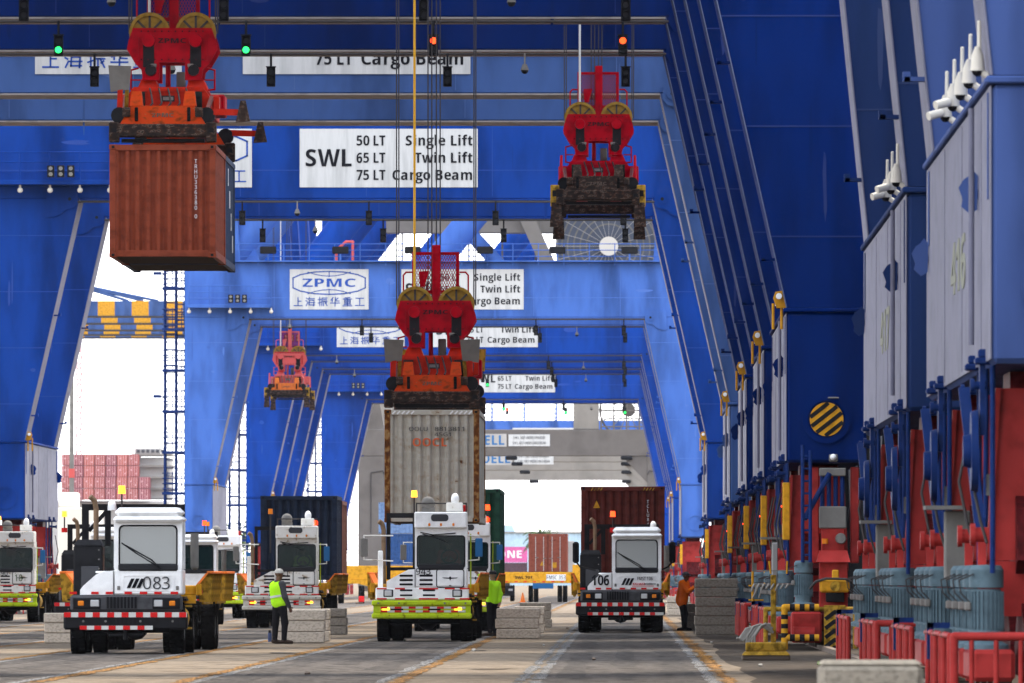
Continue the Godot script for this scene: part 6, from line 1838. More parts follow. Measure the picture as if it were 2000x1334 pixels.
	# faint lattice jib
	var jib := thing("lattice_tower", "faint pink lattice tower far behind the lamp post", "crane", at(154, 1135, 2600), "")
	var lt := G.new()
	for k in 14:
		var y := 2.0 + k * 4.0
		for q in [[-1, -1, 1, -1], [-1, 1, 1, 1]]:
			lt.cyl(Vector3(-0.8, y, 0), Vector3(0.8, y + 4.0, 0), 0.14, 0.14, 4)
			lt.cyl(Vector3(0.8, y, -1.6), Vector3(-0.8, y + 4.0, -1.6), 0.14, 0.14, 4)
	part(jib, "lattice", lt, mats.faint_pink)
	for x in [-0.8, 0.8]:
		part(jib, "chord", G.new().cyl(Vector3(x, 0, 0), Vector3(x * 0.6, 58, 0), 0.25, 0.2, 6), mats.faint_pink)
	# pink and blue boxes, warehouse and palm under the grey cranes
	var pink := box_paint("pink", Color(0.62, 0.12, 0.32))
	var pc := container("bright pink container with big white letters beyond the yellow trailer", Vector3(-17.0, 3.9, -1786.0), 12.19, 2.6, pink)
	pc.rotation.y = PI / 2
	pc.position = Vector3(at(1030, 0, 1786).x, 4.05, -1786.0)
	lettering(pc, "ONE", Vector3(-1.235, 1.35, -2.9), 1.2, mats.print_white, 0, true, 1.2, -90)
	var under := container("dark container under the bright pink one", Vector3(at(1030, 0, 1786).x, 1.4, -1786.0), 12.19, 2.6, box_paint("plum", Color(0.08, 0.04, 0.05)))
	under.rotation.y = PI / 2
	var bc := box_paint("mid_blue", Color(0.03, 0.08, 0.22))
	for k in 3:
		var q := container(["lower blue container seen through the black rack of tractor 943", "upper blue container seen through the black rack of tractor 943", "pale blue container topping the stack behind tractor 943"][k], Vector3(at(893 - k * 6, 0, 900).x, k * 2.62, -900 - k * 0.4), 6.06, 2.6, bc if k < 2 else box_paint("pale_blue", Color(0.16, 0.25, 0.42)))
		q.rotation.y = PI / 2
	var wh := thing("warehouse", "long blue warehouse with haze painted into its colour, far beyond the palm", "building", Vector3(0, 0, -2100))
	var wx := func(px: float) -> float: return (px - 1220.0) * 0.1
	part(wh, "wall", G.new().ribs(36, 10.2, 1.2, 0.12, rot(0, 0, 0, Vector3(wx.call(860), 0, 0))), mat("hazed_blue", Color(0.42, 0.56, 0.66), 0.6, 0, "chalk", Vector3(0.05, 0.05, 0.05)))  # distance haze painted in as a whiter blue
	part(wh, "roof", G.new().bb(wx.call(860), wx.call(1220), 10.2, 10.5, 0.3, -30), mats.crane_grey_pale)
	part(wh, "gable", G.new().prism(PackedVector2Array([Vector2(wx.call(968), 10.5), Vector2(wx.call(975), 11.8), Vector2(wx.call(1000), 11.8), Vector2(wx.call(1006), 10.5)]), 12, rot(0, 0, 0, Vector3(0, 0, -0.2))), mats.hazed_blue)
	palm()
	# added dark hull that blocks sky gaps and shades the right side
	var hull := thing("added_hull", "added dark hull closing sky gaps and shading the crane bogies on the right", "ship", Vector3(9.6, 0, -70))
	part(hull, "hull", G.new().hexa([Vector3(0.4, -0.5, 0), Vector3(26, -0.5, 0), Vector3(26, -0.5, -430), Vector3(0.4, -0.5, -430), Vector3(0, 11.5, 0), Vector3(26, 11.5, 0), Vector3(26, 11.5, -430), Vector3(0, 11.5, -430)]), mat("hull_dark", Color(0.012, 0.016, 0.028), 0.6, 0, "wear", Vector3(0.1, 0.1, 0.1)))
	for k in 30:
		part(hull, "hull_plate_seam", G.new().bb(-0.02, 0.3, 0.2, 11.4, -8 - k * 14.0, -8.06 - k * 14.0), mats.black_paint)
	part(hull, "bulwark", G.new().bb(0.0, 0.2, 11.51, 12.6, 0, -430), mats.steel_blue)
	broad_tree()
	# red box on a chassis seen from behind, crossed by the yellow trailer
	var rd := 676.0
	var rc := container("rusty red container with closed doors and silver locking bars beyond the yellow trailer", Vector3(at(1070, 0, rd).x, 1.75, -rd), 12.19, 2.55, box_paint("coral", Color(0.30, 0.085, 0.055), "rusty"), {"doors": true, "bar": mats.tape})
	part(rc, "warning_label", G.new().bb(0.25, 0.55, 0.4, 0.75, 0.0, 0.03), mats.yellow)
	part(rc, "warning_triangle", G.new().prism(PackedVector2Array([Vector2(-0.5, 0.55), Vector2(-0.2, 0.55), Vector2(-0.35, 0.85)]), 0.01, rot(0, 0, 0, Vector3(0, 0, 0.02))), mats.yellow)
	single("grey_container", "grey container edge just behind the rusty red doors", "container", G.new().bb(-1.2, 1.2, 1.5, 4.0, 0, -12, 0.04), mats.ship_grey, Vector3(at(1086, 0, 720).x, 0, -720))
	var ch := thing("road_chassis", "blue tailed road chassis under the rusty red container", "trailer", Vector3(at(1070, 0, rd).x, 0, -rd))
	part(ch, "bed", G.new().bb(-1.2, 1.2, 1.3, 1.74, -0.1, -12), mats.black_paint)
	part(ch, "tail", G.new().bb(-0.95, 0.35, 0.85, 1.3, 0.1, -0.1, 0.02), mats.blue_panel)
	for s in [-1.0, 1.0]:
		for q in [0.75, 1.08]:
			wheel(ch, Vector3(s * q, 0.52, -1.3))
	# yellow trailer across the lanes
	var yd := 640.0
	var t := thing("cross_trailer", "long yellow trailer parked across the lanes with a white number plate", "trailer", Vector3(0, 0, -yd))
	var X := func(px: float) -> float: return (px - 1220.0) * yd / F
	var Y := func(py: float) -> float: return EYE + (1128.0 - py) * yd / F
	part(t, "side_beam", G.new().bb(X.call(905), X.call(1133), Y.call(1139), Y.call(1118), 0, -0.3, 0.02), mats.yellow)
	part(t, "top_beam", G.new().bb(X.call(640), X.call(985), Y.call(1132), Y.call(1105), -0.2, -0.5, 0.02), mats.yellow)
	part(t, "gooseneck", G.new().prism(PackedVector2Array([Vector2(X.call(640), Y.call(1140)), Vector2(X.call(700), Y.call(1140)), Vector2(X.call(760), Y.call(1156)), Vector2(X.call(800), Y.call(1156)), Vector2(X.call(800), Y.call(1132)), Vector2(X.call(640), Y.call(1132))]), 0.3, rot(0, 0, 0, Vector3(0, 0, -0.1))), mats.yellow)
	part(t, "end_post", G.new().bb(X.call(1118), X.call(1133), Y.call(1130), Y.call(1103), 0.02, -0.5, 0.02), mats.yellow)
	part(t, "deck", G.new().bb(X.call(640), X.call(1133), Y.call(1120), Y.call(1117), -0.3, -2.4), mats.yellow_dirty)
	for k in 12:
		part(t, "edge_reflector", G.new().bb(X.call(915 + k * 18), X.call(921 + k * 18), Y.call(1137), Y.call(1135), 0, 0.012), mats.print_red)
	var pl := part(t, "number_plate", G.new().bb(X.call(1067), X.call(1105), Y.call(1134), Y.call(1122), 0.0, 0.02), mats.print_white)
	lettering(pl, "FMSC 353", Vector3(X.call(1086), Y.call(1128), 0.03), 0.22, mats.print_black, 0, false, 0.85)
	lettering(t, "SWL 70T", Vector3(X.call(1023), Y.call(1128), 0.02), 0.16, mats.print_black, 0, true, 1.2)
	for k in 4:
		wheel(t, Vector3(X.call(665 + (k / 2) * 40), 0.52, -0.4 - (k % 2) * 1.7))
	# car, cone and stop lamp out there
	var car := thing("parked_car", "black car half hidden between the pointing worker and the yellow trailer", "car", Vector3(at(978, 0, 700).x, 0, -700))
	part(car, "body", G.new().prism(PackedVector2Array([Vector2(-0.85, 0.35), Vector2(0.85, 0.35), Vector2(0.88, 0.9), Vector2(0.6, 1.0), Vector2(0.5, 1.42), Vector2(-0.5, 1.42), Vector2(-0.6, 1.0), Vector2(-0.88, 0.9)]), 4.2, rot()), mats.black_paint)
	part(car, "windscreen", G.new().bb(-0.5, 0.5, 1.02, 1.36, 0.01, 0.02), mats.cloth_grey)
	for s in [-1.0, 1.0]:
		part(car, "headlight", G.new().bb(s * 0.5, s * 0.78, 0.68, 0.82, 0, 0.03, 0.01), mats.lens_clear)
		wheel(car, Vector3(s * 0.75, 0.52, -0.8))
	var cone := thing("traffic_cone", "orange traffic cone on the bright concrete", "cone", Vector3(at(1021, 0, 664).x, 0, -664))
	part(cone, "cone", G.new().cyl(Vector3(0, 0.03, 0), Vector3(0, 0.62, 0), 0.17, 0.03, 14), mats.orange)
	part(cone, "base", G.new().bb(-0.24, 0.24, 0, 0.03, 0.24, -0.24), mats.orange)
	var sl := thing("stop_lamp", "red square lamp on a low stand before the yellow gooseneck", "lamp", Vector3(at(706, 0, 626).x, 0, -626))
	part(sl, "lamp", G.new().bb(-0.16, 0.16, 0.12, 0.46, 0.08, -0.08, 0.03), mats.print_red)
	part(sl, "stand", G.new().bb(-0.35, 0.1, 0.0, 0.10, 0.1, -0.1, 0.02), mats.rail)


func palm() -> void:
	var t := thing("palm_tree", "shaggy palm crown above the rusty red container", "palm", Vector3(at(1055, 0, 1650).x, 0, -1650))
	part(t, "trunk", G.new().cyl(Vector3.ZERO, Vector3(0.1, 8.0, 0), 0.3, 0.2, 10), mats.bark)
	var rng := RandomNumberGenerator.new()
	rng.seed = 5
	var g := G.new()
	for i in 46:
		var a := rng.randf() * TAU
		var up := rng.randf_range(-0.5, 1.1)
		var d := Vector3(cos(a), 0, sin(a))
		var p := Vector3(0.1, 8.0, 0)
		for k in 5:
			var q := p + (d * 0.55 + Vector3.UP * (up - k * 0.38) * 0.5)
			var s := d.cross(Vector3.UP) * (0.22 - k * 0.035)
			g.quad(p - s, p + s, q + s * 0.8, q - s * 0.8)
			for w in 3:
				var e := p.lerp(q, w / 3.0)
				g.tri(e, e + d * 0.12, e + s * 2.6 + Vector3(0, -0.35, 0) + d * 0.2)
				g.tri(e, e + d * 0.12, e - s * 2.6 + Vector3(0, -0.35, 0) + d * 0.2)
			p = q
	var f := part(t, "fronds", g, mats.leaf)
	f.set_meta("kind", "stuff")


func broad_tree() -> void:
	var t := thing("broadleaf_tree", "hazy green tree between the tractor queue and the blue crane leg", "tree", Vector3(at(459, 0, 1300).x, 0, -1300))
	part(t, "trunk", G.new().cyl(Vector3.ZERO, Vector3(0, 5.0, 0), 0.3, 0.18, 8).cyl(Vector3(0, 4, 0), Vector3(1.3, 6.4, 0.3), 0.14, 0.06, 6).cyl(Vector3(0, 4, 0), Vector3(-1.2, 6.2, -0.3), 0.14, 0.06, 6), mats.bark)
	var rng := RandomNumberGenerator.new()
	rng.seed = 9
	var g := G.new()
	for i in 900:
		var c := Vector3(rng.randfn() * 1.1, 6.0 + rng.randfn() * 0.9, rng.randfn() * 1.1)
		var u := Vector3(rng.randfn(), rng.randfn(), rng.randfn()).normalized() * 0.2
		var w := u.cross(Vector3(rng.randfn(), rng.randfn(), rng.randfn())).normalized() * 0.16
		g.quad(c - u, c + w, c + u, c - w)
	var f := part(t, "crown", g, mats.leaf)
	f.set_meta("kind", "stuff")


# ---------------------------------------------------------------- on the quay
func block_stack(x: float, d: float, w: float, deep: float, n: int, high: float, where: String, m: Material, lean := 0.0) -> void:
	var rng := RandomNumberGenerator.new()
	rng.seed = int(d) + int(w * 100)
	var y := 0.0
	for i in n:
		var g := G.new()
		var dx := rng.randf_range(-0.02, 0.02)
		g.box(Vector3(0, high * 0.5, -deep * 0.5), Vector3(w, high - 0.012, deep), 0.02)
		var o := single("concrete_block", ("lowest" if i == 0 else "topmost" if i == n - 1 else ["", "second", "third", "fourth", "fifth"][mini(i, 4)]) + " concrete slab of the stack " + where, "concrete block", g, m, Vector3(x + dx, y, -d + rng.randf_range(-0.03, 0.03)), "concrete slabs stacked between the lanes")
		for s in [-1.0, 1.0]:
			part(o, "lifting_slot", G.new().bb(s * w * 0.5 + s * 0.004, s * w * 0.5 - s * 0.02, high * 0.3, high * 0.7, -deep * 0.35, -deep * 0.6), mats.joint)
		part(o, "joint_shadow_gap", G.new().bb(-w * 0.46, w * 0.46, 0.0, 0.007, -0.03, -deep + 0.03), mats.joint)
		y += high


func quay_clutter() -> void:
	var X := func(px: float, d: float) -> float: return (px - 1220.0) * d / F
	block_stack(X.call(122, 253), 253, 0.85, 1.2, 3, 0.24, "beside the front wheel of tractor 083", mats.concrete_block)
	block_stack(X.call(584, 254), 254, 1.22, 1.1, 3, 0.265, "behind the worker with the flask", mats.concrete_block)
	block_stack(X.call(600, 258), 260, 0.95, 1.1, 3, 0.265, "touching the one behind the worker with the flask", mats.concrete_block)
	block_stack(X.call(652, 291), 291, 0.66, 1.4, 3, 0.24, "farther back by the lime bumper of tractor 943", mats.concrete_dark)
	block_stack(X.call(1011, 271), 271, 1.10, 1.0, 3, 0.26, "beside the pointing worker", mats.concrete_block)
	block_stack(X.call(1034, 300), 300, 0.85, 1.6, 3, 0.25, "just behind the one beside the pointing worker", mats.concrete_block)
	block_stack(X.call(1046, 334), 334, 0.98, 1.4, 3, 0.26, "farthest back in the row beside the pointing worker", mats.concrete_block)
	block_stack(X.call(1399, 291), 291, 1.16, 1.2, 6, 0.255, "between the two workers in orange", mats.concrete_dark)
	block_stack(X.call(1325, 440), 440, 0.95, 1.2, 3, 0.26, "far behind the worker in the orange jacket", mats.concrete_block)
	block_stack(X.call(1352, 318), 318, 0.5, 1.2, 3, 0.26, "in the gap behind the worker in the orange jacket", mats.concrete_dark)
	single("concrete_barrier", "pale concrete barrier end closest of all, before the red wheel guards", "barrier", G.new().box(Vector3(0, 0.4, -0.6), Vector3(0.9, 0.8, 1.2), 0.05), mats.barrier, Vector3(X.call(1702, 93), 0, -93))
	part(get_node("concrete_barrier"), "top_chamfer", G.new().hexa([Vector3(-0.44, 0.80, -0.02), Vector3(0.44, 0.80, -0.02), Vector3(0.44, 0.80, -1.18), Vector3(-0.44, 0.80, -1.18), Vector3(-0.40, 0.83, -0.06), Vector3(0.40, 0.83, -0.06), Vector3(0.40, 0.83, -1.14), Vector3(-0.40, 0.83, -1.14)]), mats.barrier)
	# yellow mast stand hung with old rope slings
	var st := thing("rope_stand", "yellow mast stand with grey rope slings over its heavy base", "stand", Vector3(X.call(1497, 201), 0, -201))
	part(st, "base", G.new().hexa([Vector3(-0.46, 0.10, 0.35), Vector3(0.44, 0.10, 0.35), Vector3(0.44, 0.10, -0.35), Vector3(-0.46, 0.10, -0.35), Vector3(-0.40, 0.17, 0.3), Vector3(0.38, 0.17, 0.3), Vector3(0.38, 0.17, -0.3), Vector3(-0.40, 0.17, -0.3)]), mats.yellow_dirty)
	part(st, "skid", G.new().bb(-0.46, 0.44, 0.0, 0.10, 0.34, -0.34, 0.02), mats.rail)
	part(st, "ballast", G.new().bb(-0.39, 0.37, 0.17, 0.34, 0.28, -0.28, 0.02), mats.yellow_dirty)
	part(st, "mast", G.new().bb(0.08, 0.18, 0.34, 1.60, 0.05, -0.05, 0.01), mats.yellow_dirty)
	part(st, "upper_post", G.new().bb(0.11, 0.21, 1.05, 2.2, -0.06, -0.16, 0.01), mats.steel)
	part(st, "cross_arm", G.new().cyl(Vector3(-0.25, 1.42, 0), Vector3(0.5, 1.42, 0), 0.02, 0.02, 6).cyl(Vector3(-0.25, 1.68, 0), Vector3(0.5, 1.68, 0), 0.012, 0.012, 6), mats.grey_box)
	for k in 2:
		part(st, "prong", G.new().cyl(Vector3(0.08 + 0.3 * k, 1.62, 0), Vector3(0.05 + 0.34 * k, 1.86, 0), 0.02, 0.02, 6), mats.yellow)
	var rng := RandomNumberGenerator.new()
	rng.seed = 12
	for k in 9:
		var a := rng.randf_range(-0.03, 0.03)
		var x := 0.05 - k * 0.035
		part(st, "rope_sling", G.new().tube([Vector3(0.10 + a, 0.52 + 0.02 * k, 0.08), Vector3(x * 0.7 - 0.05, 0.66 + a, 0.12), Vector3(x - 0.15, 0.62 + a, 0.16), Vector3(x - 0.27, 0.44 + a, 0.2), Vector3(x - 0.30 + a, 0.26 + 0.02 * k, 0.22)], 0.026, 6), mats.hose)
	for k in 8:
		var x := -0.22 + k * 0.09
		part(st, "rope_tail", G.new().tube([Vector3(x, 1.43, 0.04), Vector3(x - 0.03, 1.38, 0.06), Vector3(x - 0.06, 1.32 + rng.randf_range(-0.04, 0.04), 0.05)], 0.022, 6), mats.hose)
	# more slings hang in the row of guards behind
	var rk := thing("sling_rack", "rack of pale rope slings and striped posts beside the orange overalls", "rack", Vector3(X.call(1470, 262), 0, -262))
	for k in 2:
		part(rk, "post", G.new().cyl(Vector3(0.3 * k, 0, 0), Vector3(0.3 * k, 1.7, 0), 0.03, 0.03, 8), mats.yellow)
	part(rk, "rail", G.new().cyl(Vector3(-0.1, 1.0, 0), Vector3(1.3, 1.0, 0), 0.025, 0.025, 6).cyl(Vector3(-0.1, 1.35, 0), Vector3(1.3, 1.35, 0), 0.025, 0.025, 6), mats.yellow)
	for k in 9:
		part(rk, "rope_sling", G.new().tube([Vector3(0.1 + k * 0.12, 1.36, 0.03), Vector3(0.08 + k * 0.12, 1.2, 0.06), Vector3(0.1 + k * 0.12 + rng.randf_range(-0.1, 0.1), 1.05, 0.05)], 0.03, 6), mats.hose)
		part(rk, "lower_sling", G.new().tube([Vector3(0.3 + k * 0.07, 0.95, 0.03), Vector3(0.28 + k * 0.07, 0.8, 0.06), Vector3(0.26 + k * 0.07, 0.62, 0.05)], 0.03, 6), mats.hose)
	# flask by the worker's feet
	var fl := thing("flask", "dark blue drinking flask standing by the worker's boots", "bottle", Vector3(X.call(527, 259), 0, -259))
	part(fl, "body", G.new().cyl(Vector3.ZERO, Vector3(0, 0.22, 0), 0.048, 0.048, 14), mat("flask", Color(0.06, 0.08, 0.16), 0.35))
	part(fl, "cap", G.new().cyl(Vector3(0, 0.22, 0), Vector3(0, 0.28, 0), 0.035, 0.03, 12), mats.black)
	# scraps on the concrete
	var litter := [[600, 1318, 0.10], [925, 1272, 0.14], [1600, 1299, 0.16], [1486, 1302, 0.1], [790, 1253, 0.09], [1160, 1290, 0.08], [1390, 1257, 0.1], [1340, 1215, 0.12], [1108, 1228, 0.1], [1062, 1262, 0.08]]
	for l in litter:
		var d: float = EYE * F / (l[1] - 1128.0)
		rng.seed = int(l[0])
		var poly := PackedVector2Array()
		for q in 7:
			poly.append(Vector2(cos(TAU * q / 7), sin(TAU * q / 7)) * l[2] * 0.5 * rng.randf_range(0.5, 1.0))
		var m: Material = mats.leaf if l[0] == 1600 else mats.hose if int(l[0]) % 4 else mats.rail
		single("litter", "scrap of %s lying %s" % ["green plastic" if l[0] == 1600 else "pale paper" if int(l[0]) % 4 else "dark wood", {600: "on the concrete island in front, near the lane line", 925: "before the stack beside the pointing worker", 1600: "between the rope stand and the red guards", 1486: "in front of the rope stand", 790: "under the front of tractor 943", 1160: "on the tarmac of the empty lane, at its left", 1390: "before the dark slab stack", 1340: "behind the boots of the worker in the orange jacket", 1108: "beside the wheel of tractor 106", 1062: "on the island between the two white lines"}[int(l[0])]], "litter", G.new().prism(poly, 0.03, Transform3D(Basis(Vector3.RIGHT, deg_to_rad(-62)), Vector3(0, 0.04, 0))), m, Vector3(X.call(l[0], d), 0.0, -d), "scraps on the concrete")


# ---------------------------------------------------------------- people
# one skin over tapered bones [from, to, radius, radius]: surface nets on a grid of cells
func skin(g: G, bones: Array, cell: float, soft := 0.04) -> void:
	var lo := Vector3(1e9, 1e9, 1e9)
	var hi := -lo
	for b in bones:
		var r: float = maxf(b[2], b[3]) + soft
		for q in 2:
			lo = lo.min(b[q] - Vector3(r, r, r))
			hi = hi.max(b[q] + Vector3(r, r, r))
	lo -= Vector3.ONE * cell * 2
	var nx := int((hi.x - lo.x) / cell) + 4
	var ny := int((hi.y - lo.y) / cell) + 4
	var nz := int((hi.z - lo.z) / cell) + 4
	var f := PackedFloat32Array()
	f.resize(nx * ny * nz)
	f.fill(1.0)
	for b in bones:
		var a: Vector3 = b[0]
		var ab: Vector3 = b[1] - b[0]
		var l2 := maxf(ab.length_squared(), 1e-8)
		var r0: float = b[2]
		var dr: float = b[3] - b[2]
		var m := maxf(b[2], b[3]) + soft + cell * 2
		var i0 := Vector3i(((a.min(b[1]) - lo) - Vector3(m, m, m)) / cell).clamp(Vector3i.ZERO, Vector3i(nx - 1, ny - 1, nz - 1))
		var i1 := Vector3i(((a.max(b[1]) - lo) + Vector3(m, m, m)) / cell).clamp(Vector3i.ZERO, Vector3i(nx - 1, ny - 1, nz - 1))
		for z in range(i0.z, i1.z + 1):
			for y in range(i0.y, i1.y + 1):
				var at_ := (z * ny + y) * nx
				for x in range(i0.x, i1.x + 1):
					var p := lo + Vector3(x, y, z) * cell - a
					var t := clampf(p.dot(ab) / l2, 0.0, 1.0)
					var d := (p - ab * t).length() - (r0 + dr * t)
					var e := f[at_ + x]
					var h := maxf(soft - absf(d - e), 0.0) / soft
					f[at_ + x] = minf(d, e) - h * h * soft * 0.25
	var ids := {}
	var pts := PackedVector3Array()
	var step := [1, nx, nx * ny]
	var offs := [0, 1, nx, nx + 1, nx * ny, nx * ny + 1, nx * ny + nx, nx * ny + nx + 1]
	var edges := [[0, 1], [2, 3], [4, 5], [6, 7], [0, 2], [1, 3], [4, 6], [5, 7], [0, 4], [1, 5], [2, 6], [3, 7]]
	for z in nz - 1:
		for y in ny - 1:
			for x in nx - 1:
				var c := (z * ny + y) * nx + x
				var inside := 0
				for k in 8:
					if f[c + offs[k]] < 0.0:
						inside += 1
				if inside == 0 or inside == 8:
					continue
				var s := Vector3.ZERO
				var n := 0
				for e in edges:
					var v0 := f[c + offs[e[0]]]
					var v1 := f[c + offs[e[1]]]
					if (v0 < 0.0) != (v1 < 0.0):
						var t := v0 / (v0 - v1)
						var q0 := Vector3(e[0] & 1, (e[0] >> 1) & 1, e[0] >> 2)
						var q1 := Vector3(e[1] & 1, (e[1] >> 1) & 1, e[1] >> 2)
						s += q0.lerp(q1, t)
						n += 1
				ids[c] = pts.size()
				pts.append(lo + (Vector3(x, y, z) + s / n) * cell)
	var nor := PackedVector3Array()
	nor.resize(pts.size())
	var quads := []
	for c in ids:
		for ax in 3:
			var c2: int = c + step[ax]
			if c2 >= f.size() or (f[c] < 0.0) == (f[c2] < 0.0):
				continue
			var u: int = step[(ax + 1) % 3]
			var w: int = step[(ax + 2) % 3]
			if not (ids.has(c - u) and ids.has(c - w) and ids.has(c - u - w)):
				continue
			var q := [ids[c], ids[c - u], ids[c - u - w], ids[c - w]]
			var m: Vector3 = (pts[q[2]] - pts[q[0]]).cross(pts[q[1]] - pts[q[0]])
			var out := Vector3.ZERO
			out[ax] = 1.0 if f[c] < 0.0 else -1.0
			if m.dot(out) < 0.0:
				q.reverse()
				m = -m
			for k in q:
				nor[k] += m
			quads.append(q)
	for q in quads:
		g.stri(pts[q[0]], pts[q[1]], pts[q[2]], nor[q[0]].normalized(), nor[q[1]].normalized(), nor[q[2]].normalized())
		g.stri(pts[q[0]], pts[q[2]], pts[q[3]], nor[q[0]].normalized(), nor[q[2]].normalized(), nor[q[3]].normalized())


func grown(bones: Array, by: float) -> Array:
	var out := []
	for b in bones:
		out.append([b[0], b[1], b[2] + by, b[3] + by])
	return out


# five bent fingers on a palm; dir runs along the hand, side towards the thumb
func hand(wrist: Vector3, dir: Vector3, side: Vector3, curl: float) -> Array:
	var up := dir.cross(side).normalized()
	var out := [[wrist, wrist + dir * 0.08, 0.024, 0.03], [wrist + dir * 0.02 + side * 0.018, wrist + dir * 0.085 + side * 0.025, 0.02, 0.016], [wrist + dir * 0.02 - side * 0.018, wrist + dir * 0.08 - side * 0.028, 0.02, 0.015]]
	for k in 4:
		var o := wrist + dir * (0.088 - absf(k - 1.3) * 0.004) + side * (0.033 - 0.022 * k)
		var l: float = [0.036, 0.041, 0.038, 0.029][k]
		var d := (dir + up * curl * 0.5).normalized()
		var a := o + d * l
		var d2 := (dir + up * curl * 1.6).normalized()
		out.append([o, a, 0.0095, 0.009])
		out.append([a, a + d2 * l * 0.9, 0.009, 0.008])
	var tb := wrist + dir * 0.03 + side * 0.03
	var t1 := tb + (dir * 0.6 + side * 0.8).normalized() * 0.04
	out.append([tb, t1, 0.013, 0.011])
	out.append([t1, t1 + (dir * 0.9 + side * 0.25 + up * curl * 0.4).normalized() * 0.033, 0.011, 0.009])
	return out


# j: joints by name; c: materials by garment
func person(label: String, at_: Vector3, j: Dictionary, c: Dictionary) -> Node3D:
	var root := thing("person", label, "person", at_, c.get("group", "quay workers"))
	var face: Vector3 = j.face.normalized()
	var right: Vector3 = face.cross(Vector3.UP).normalized()
	var hc: Vector3 = j.head
	var body := []
	var torso := [[j.pelvis, j.chest, 0.125, 0.14]]
	for k in ["l", "r"]:
		torso.append([j["hip_" + k], j["shoulder_" + k], 0.085, 0.075])
		torso.append([j.chest, j["shoulder_" + k], 0.12, 0.065])
	var arms := []
	var legs := []
	for k in ["l", "r"]:
		arms.append([j["shoulder_" + k], j["elbow_" + k], 0.056, 0.044])
		arms.append([j["elbow_" + k], j["wrist_" + k], 0.044, 0.030])
		legs.append([j["hip_" + k], j["knee_" + k], 0.088, 0.060])
		legs.append([j["knee_" + k], j["ankle_" + k], 0.060, 0.042])
	var feet := []
	for k in ["l", "r"]:
		if j.has("toe_" + k):
			feet.append([j["ankle_" + k] - Vector3(0, 0.03, 0), j["toe_" + k], 0.045, 0.036])
			feet.append([j["ankle_" + k] - Vector3(0, 0.045, 0) - (j["toe_" + k] - j["ankle_" + k]) * 0.25, j["toe_" + k], 0.034, 0.032])
	var neck := [[j.chest + Vector3(0, 0.1, 0), hc - Vector3(0, 0.06, 0), 0.06, 0.055]]
	var b := G.new()
	skin(b, torso + arms + legs + feet + neck, 0.018)
	var h := G.new()
	var head := [[hc + Vector3(0, 0.035, 0) - face * 0.012, hc + Vector3(0, 0.03, 0) + face * 0.01, 0.088, 0.082], [hc - Vector3(0, 0.05, 0) + face * 0.02, hc - Vector3(0, 0.085, 0) + face * 0.045, 0.062, 0.036], [hc + face * 0.085 - Vector3(0, 0.0, 0), hc + face * 0.105 - Vector3(0, 0.035, 0), 0.010, 0.014], [hc + face * 0.078 - Vector3(0, 0.065, 0) - right * 0.02, hc + face * 0.078 - Vector3(0, 0.065, 0) + right * 0.02, 0.009, 0.009]]
	for s in [-1.0, 1.0]:
		head.append([hc + right * s * 0.083 + Vector3(0, 0.015, 0), hc + right * s * 0.088 - Vector3(0, 0.025, 0), 0.014, 0.011])
	skin(b, head, 0.009, 0.012)
	for k in ["l", "r"]:
		var dir: Vector3 = (j["wrist_" + k] - j["elbow_" + k]).normalized()
		if j.has("hand_" + k):
			dir = j["hand_" + k].normalized()
		var side: Vector3 = face - dir * face.dot(dir)
		side = side.normalized() if side.length() > 0.2 else Vector3.UP
		skin(b, hand(j["wrist_" + k] - dir * 0.01, dir, side, 0.5 if k == "l" else -0.5), 0.007, 0.006)
	part(root, "body", b, c.skin)
	for s in [-1.0, 1.0]:
		part(root, "eye", G.new().ball(hc + face * 0.082 + right * s * 0.032 + Vector3(0, 0.012, 0), 0.012, 5, 8), mats.black)
	if c.has("jacket"):
		var g := G.new()
		skin(g, grown(torso, 0.018) + grown([arms[0], arms[2]], 0.018) + grown([[arms[1][0], arms[1][1].lerp(arms[1][0], 0.08), 0.044, 0.036], [arms[3][0], arms[3][1].lerp(arms[3][0], 0.08), 0.044, 0.036]], 0.016) + [[j.chest + Vector3(0, 0.14, 0), j.chest + Vector3(0, 0.17, 0), 0.075, 0.07]], 0.02)
		part(root, "jacket", g, c.jacket)
	if c.has("skirt"):
		var g := G.new()
		skin(g, [[j.pelvis - Vector3(0, 0.02, 0), j.chest, c.skirt, 0.165], [j.hip_l - Vector3(0, 0.08, 0), j.chest, 0.12, 0.1], [j.hip_r - Vector3(0, 0.08, 0), j.chest, 0.12, 0.1]], 0.02)
		part(root, "jacket_body", g, c.jacket)
	if c.has("vest"):
		var g := G.new()
		skin(g, grown([[j.pelvis.lerp(j.chest, 0.12), j.chest, 0.135, 0.15], [j.hip_l.lerp(j.shoulder_l, 0.15), j.shoulder_l.lerp(j.chest, 0.25), 0.09, 0.08], [j.hip_r.lerp(j.shoulder_r, 0.15), j.shoulder_r.lerp(j.chest, 0.25), 0.09, 0.08]], 0.036), 0.02)
		var v := part(root, "vest", g, c.vest)
		var mid: Vector3 = j.pelvis.lerp(j.chest, 0.55)
		var ring := G.new()
		for y in [0.0]:
			var up: Vector3 = (j.chest - j.pelvis).normalized()
			var n := 22
			var prev := []
			for q in n + 1:
				var a := TAU * q / n
				var across: Vector3 = (j.shoulder_r - j.shoulder_l)
				across = (across - up * across.dot(up)).normalized()
				var out := across * cos(a) * 0.222 + up.cross(across) * sin(a) * 0.192
				var cur := [mid + out - up * 0.025, mid + out + up * 0.025]
				if prev.size():
					ring.quad(prev[0], cur[0], cur[1], prev[1])
				prev = cur
		part(v, "reflective_band", ring, mats.tape)
	var tr := G.new()
	skin(tr, grown([[j.pelvis - Vector3(0, 0.04, 0), j.pelvis + Vector3(0, 0.06, 0), 0.11, 0.115]] + legs, 0.02), 0.02)
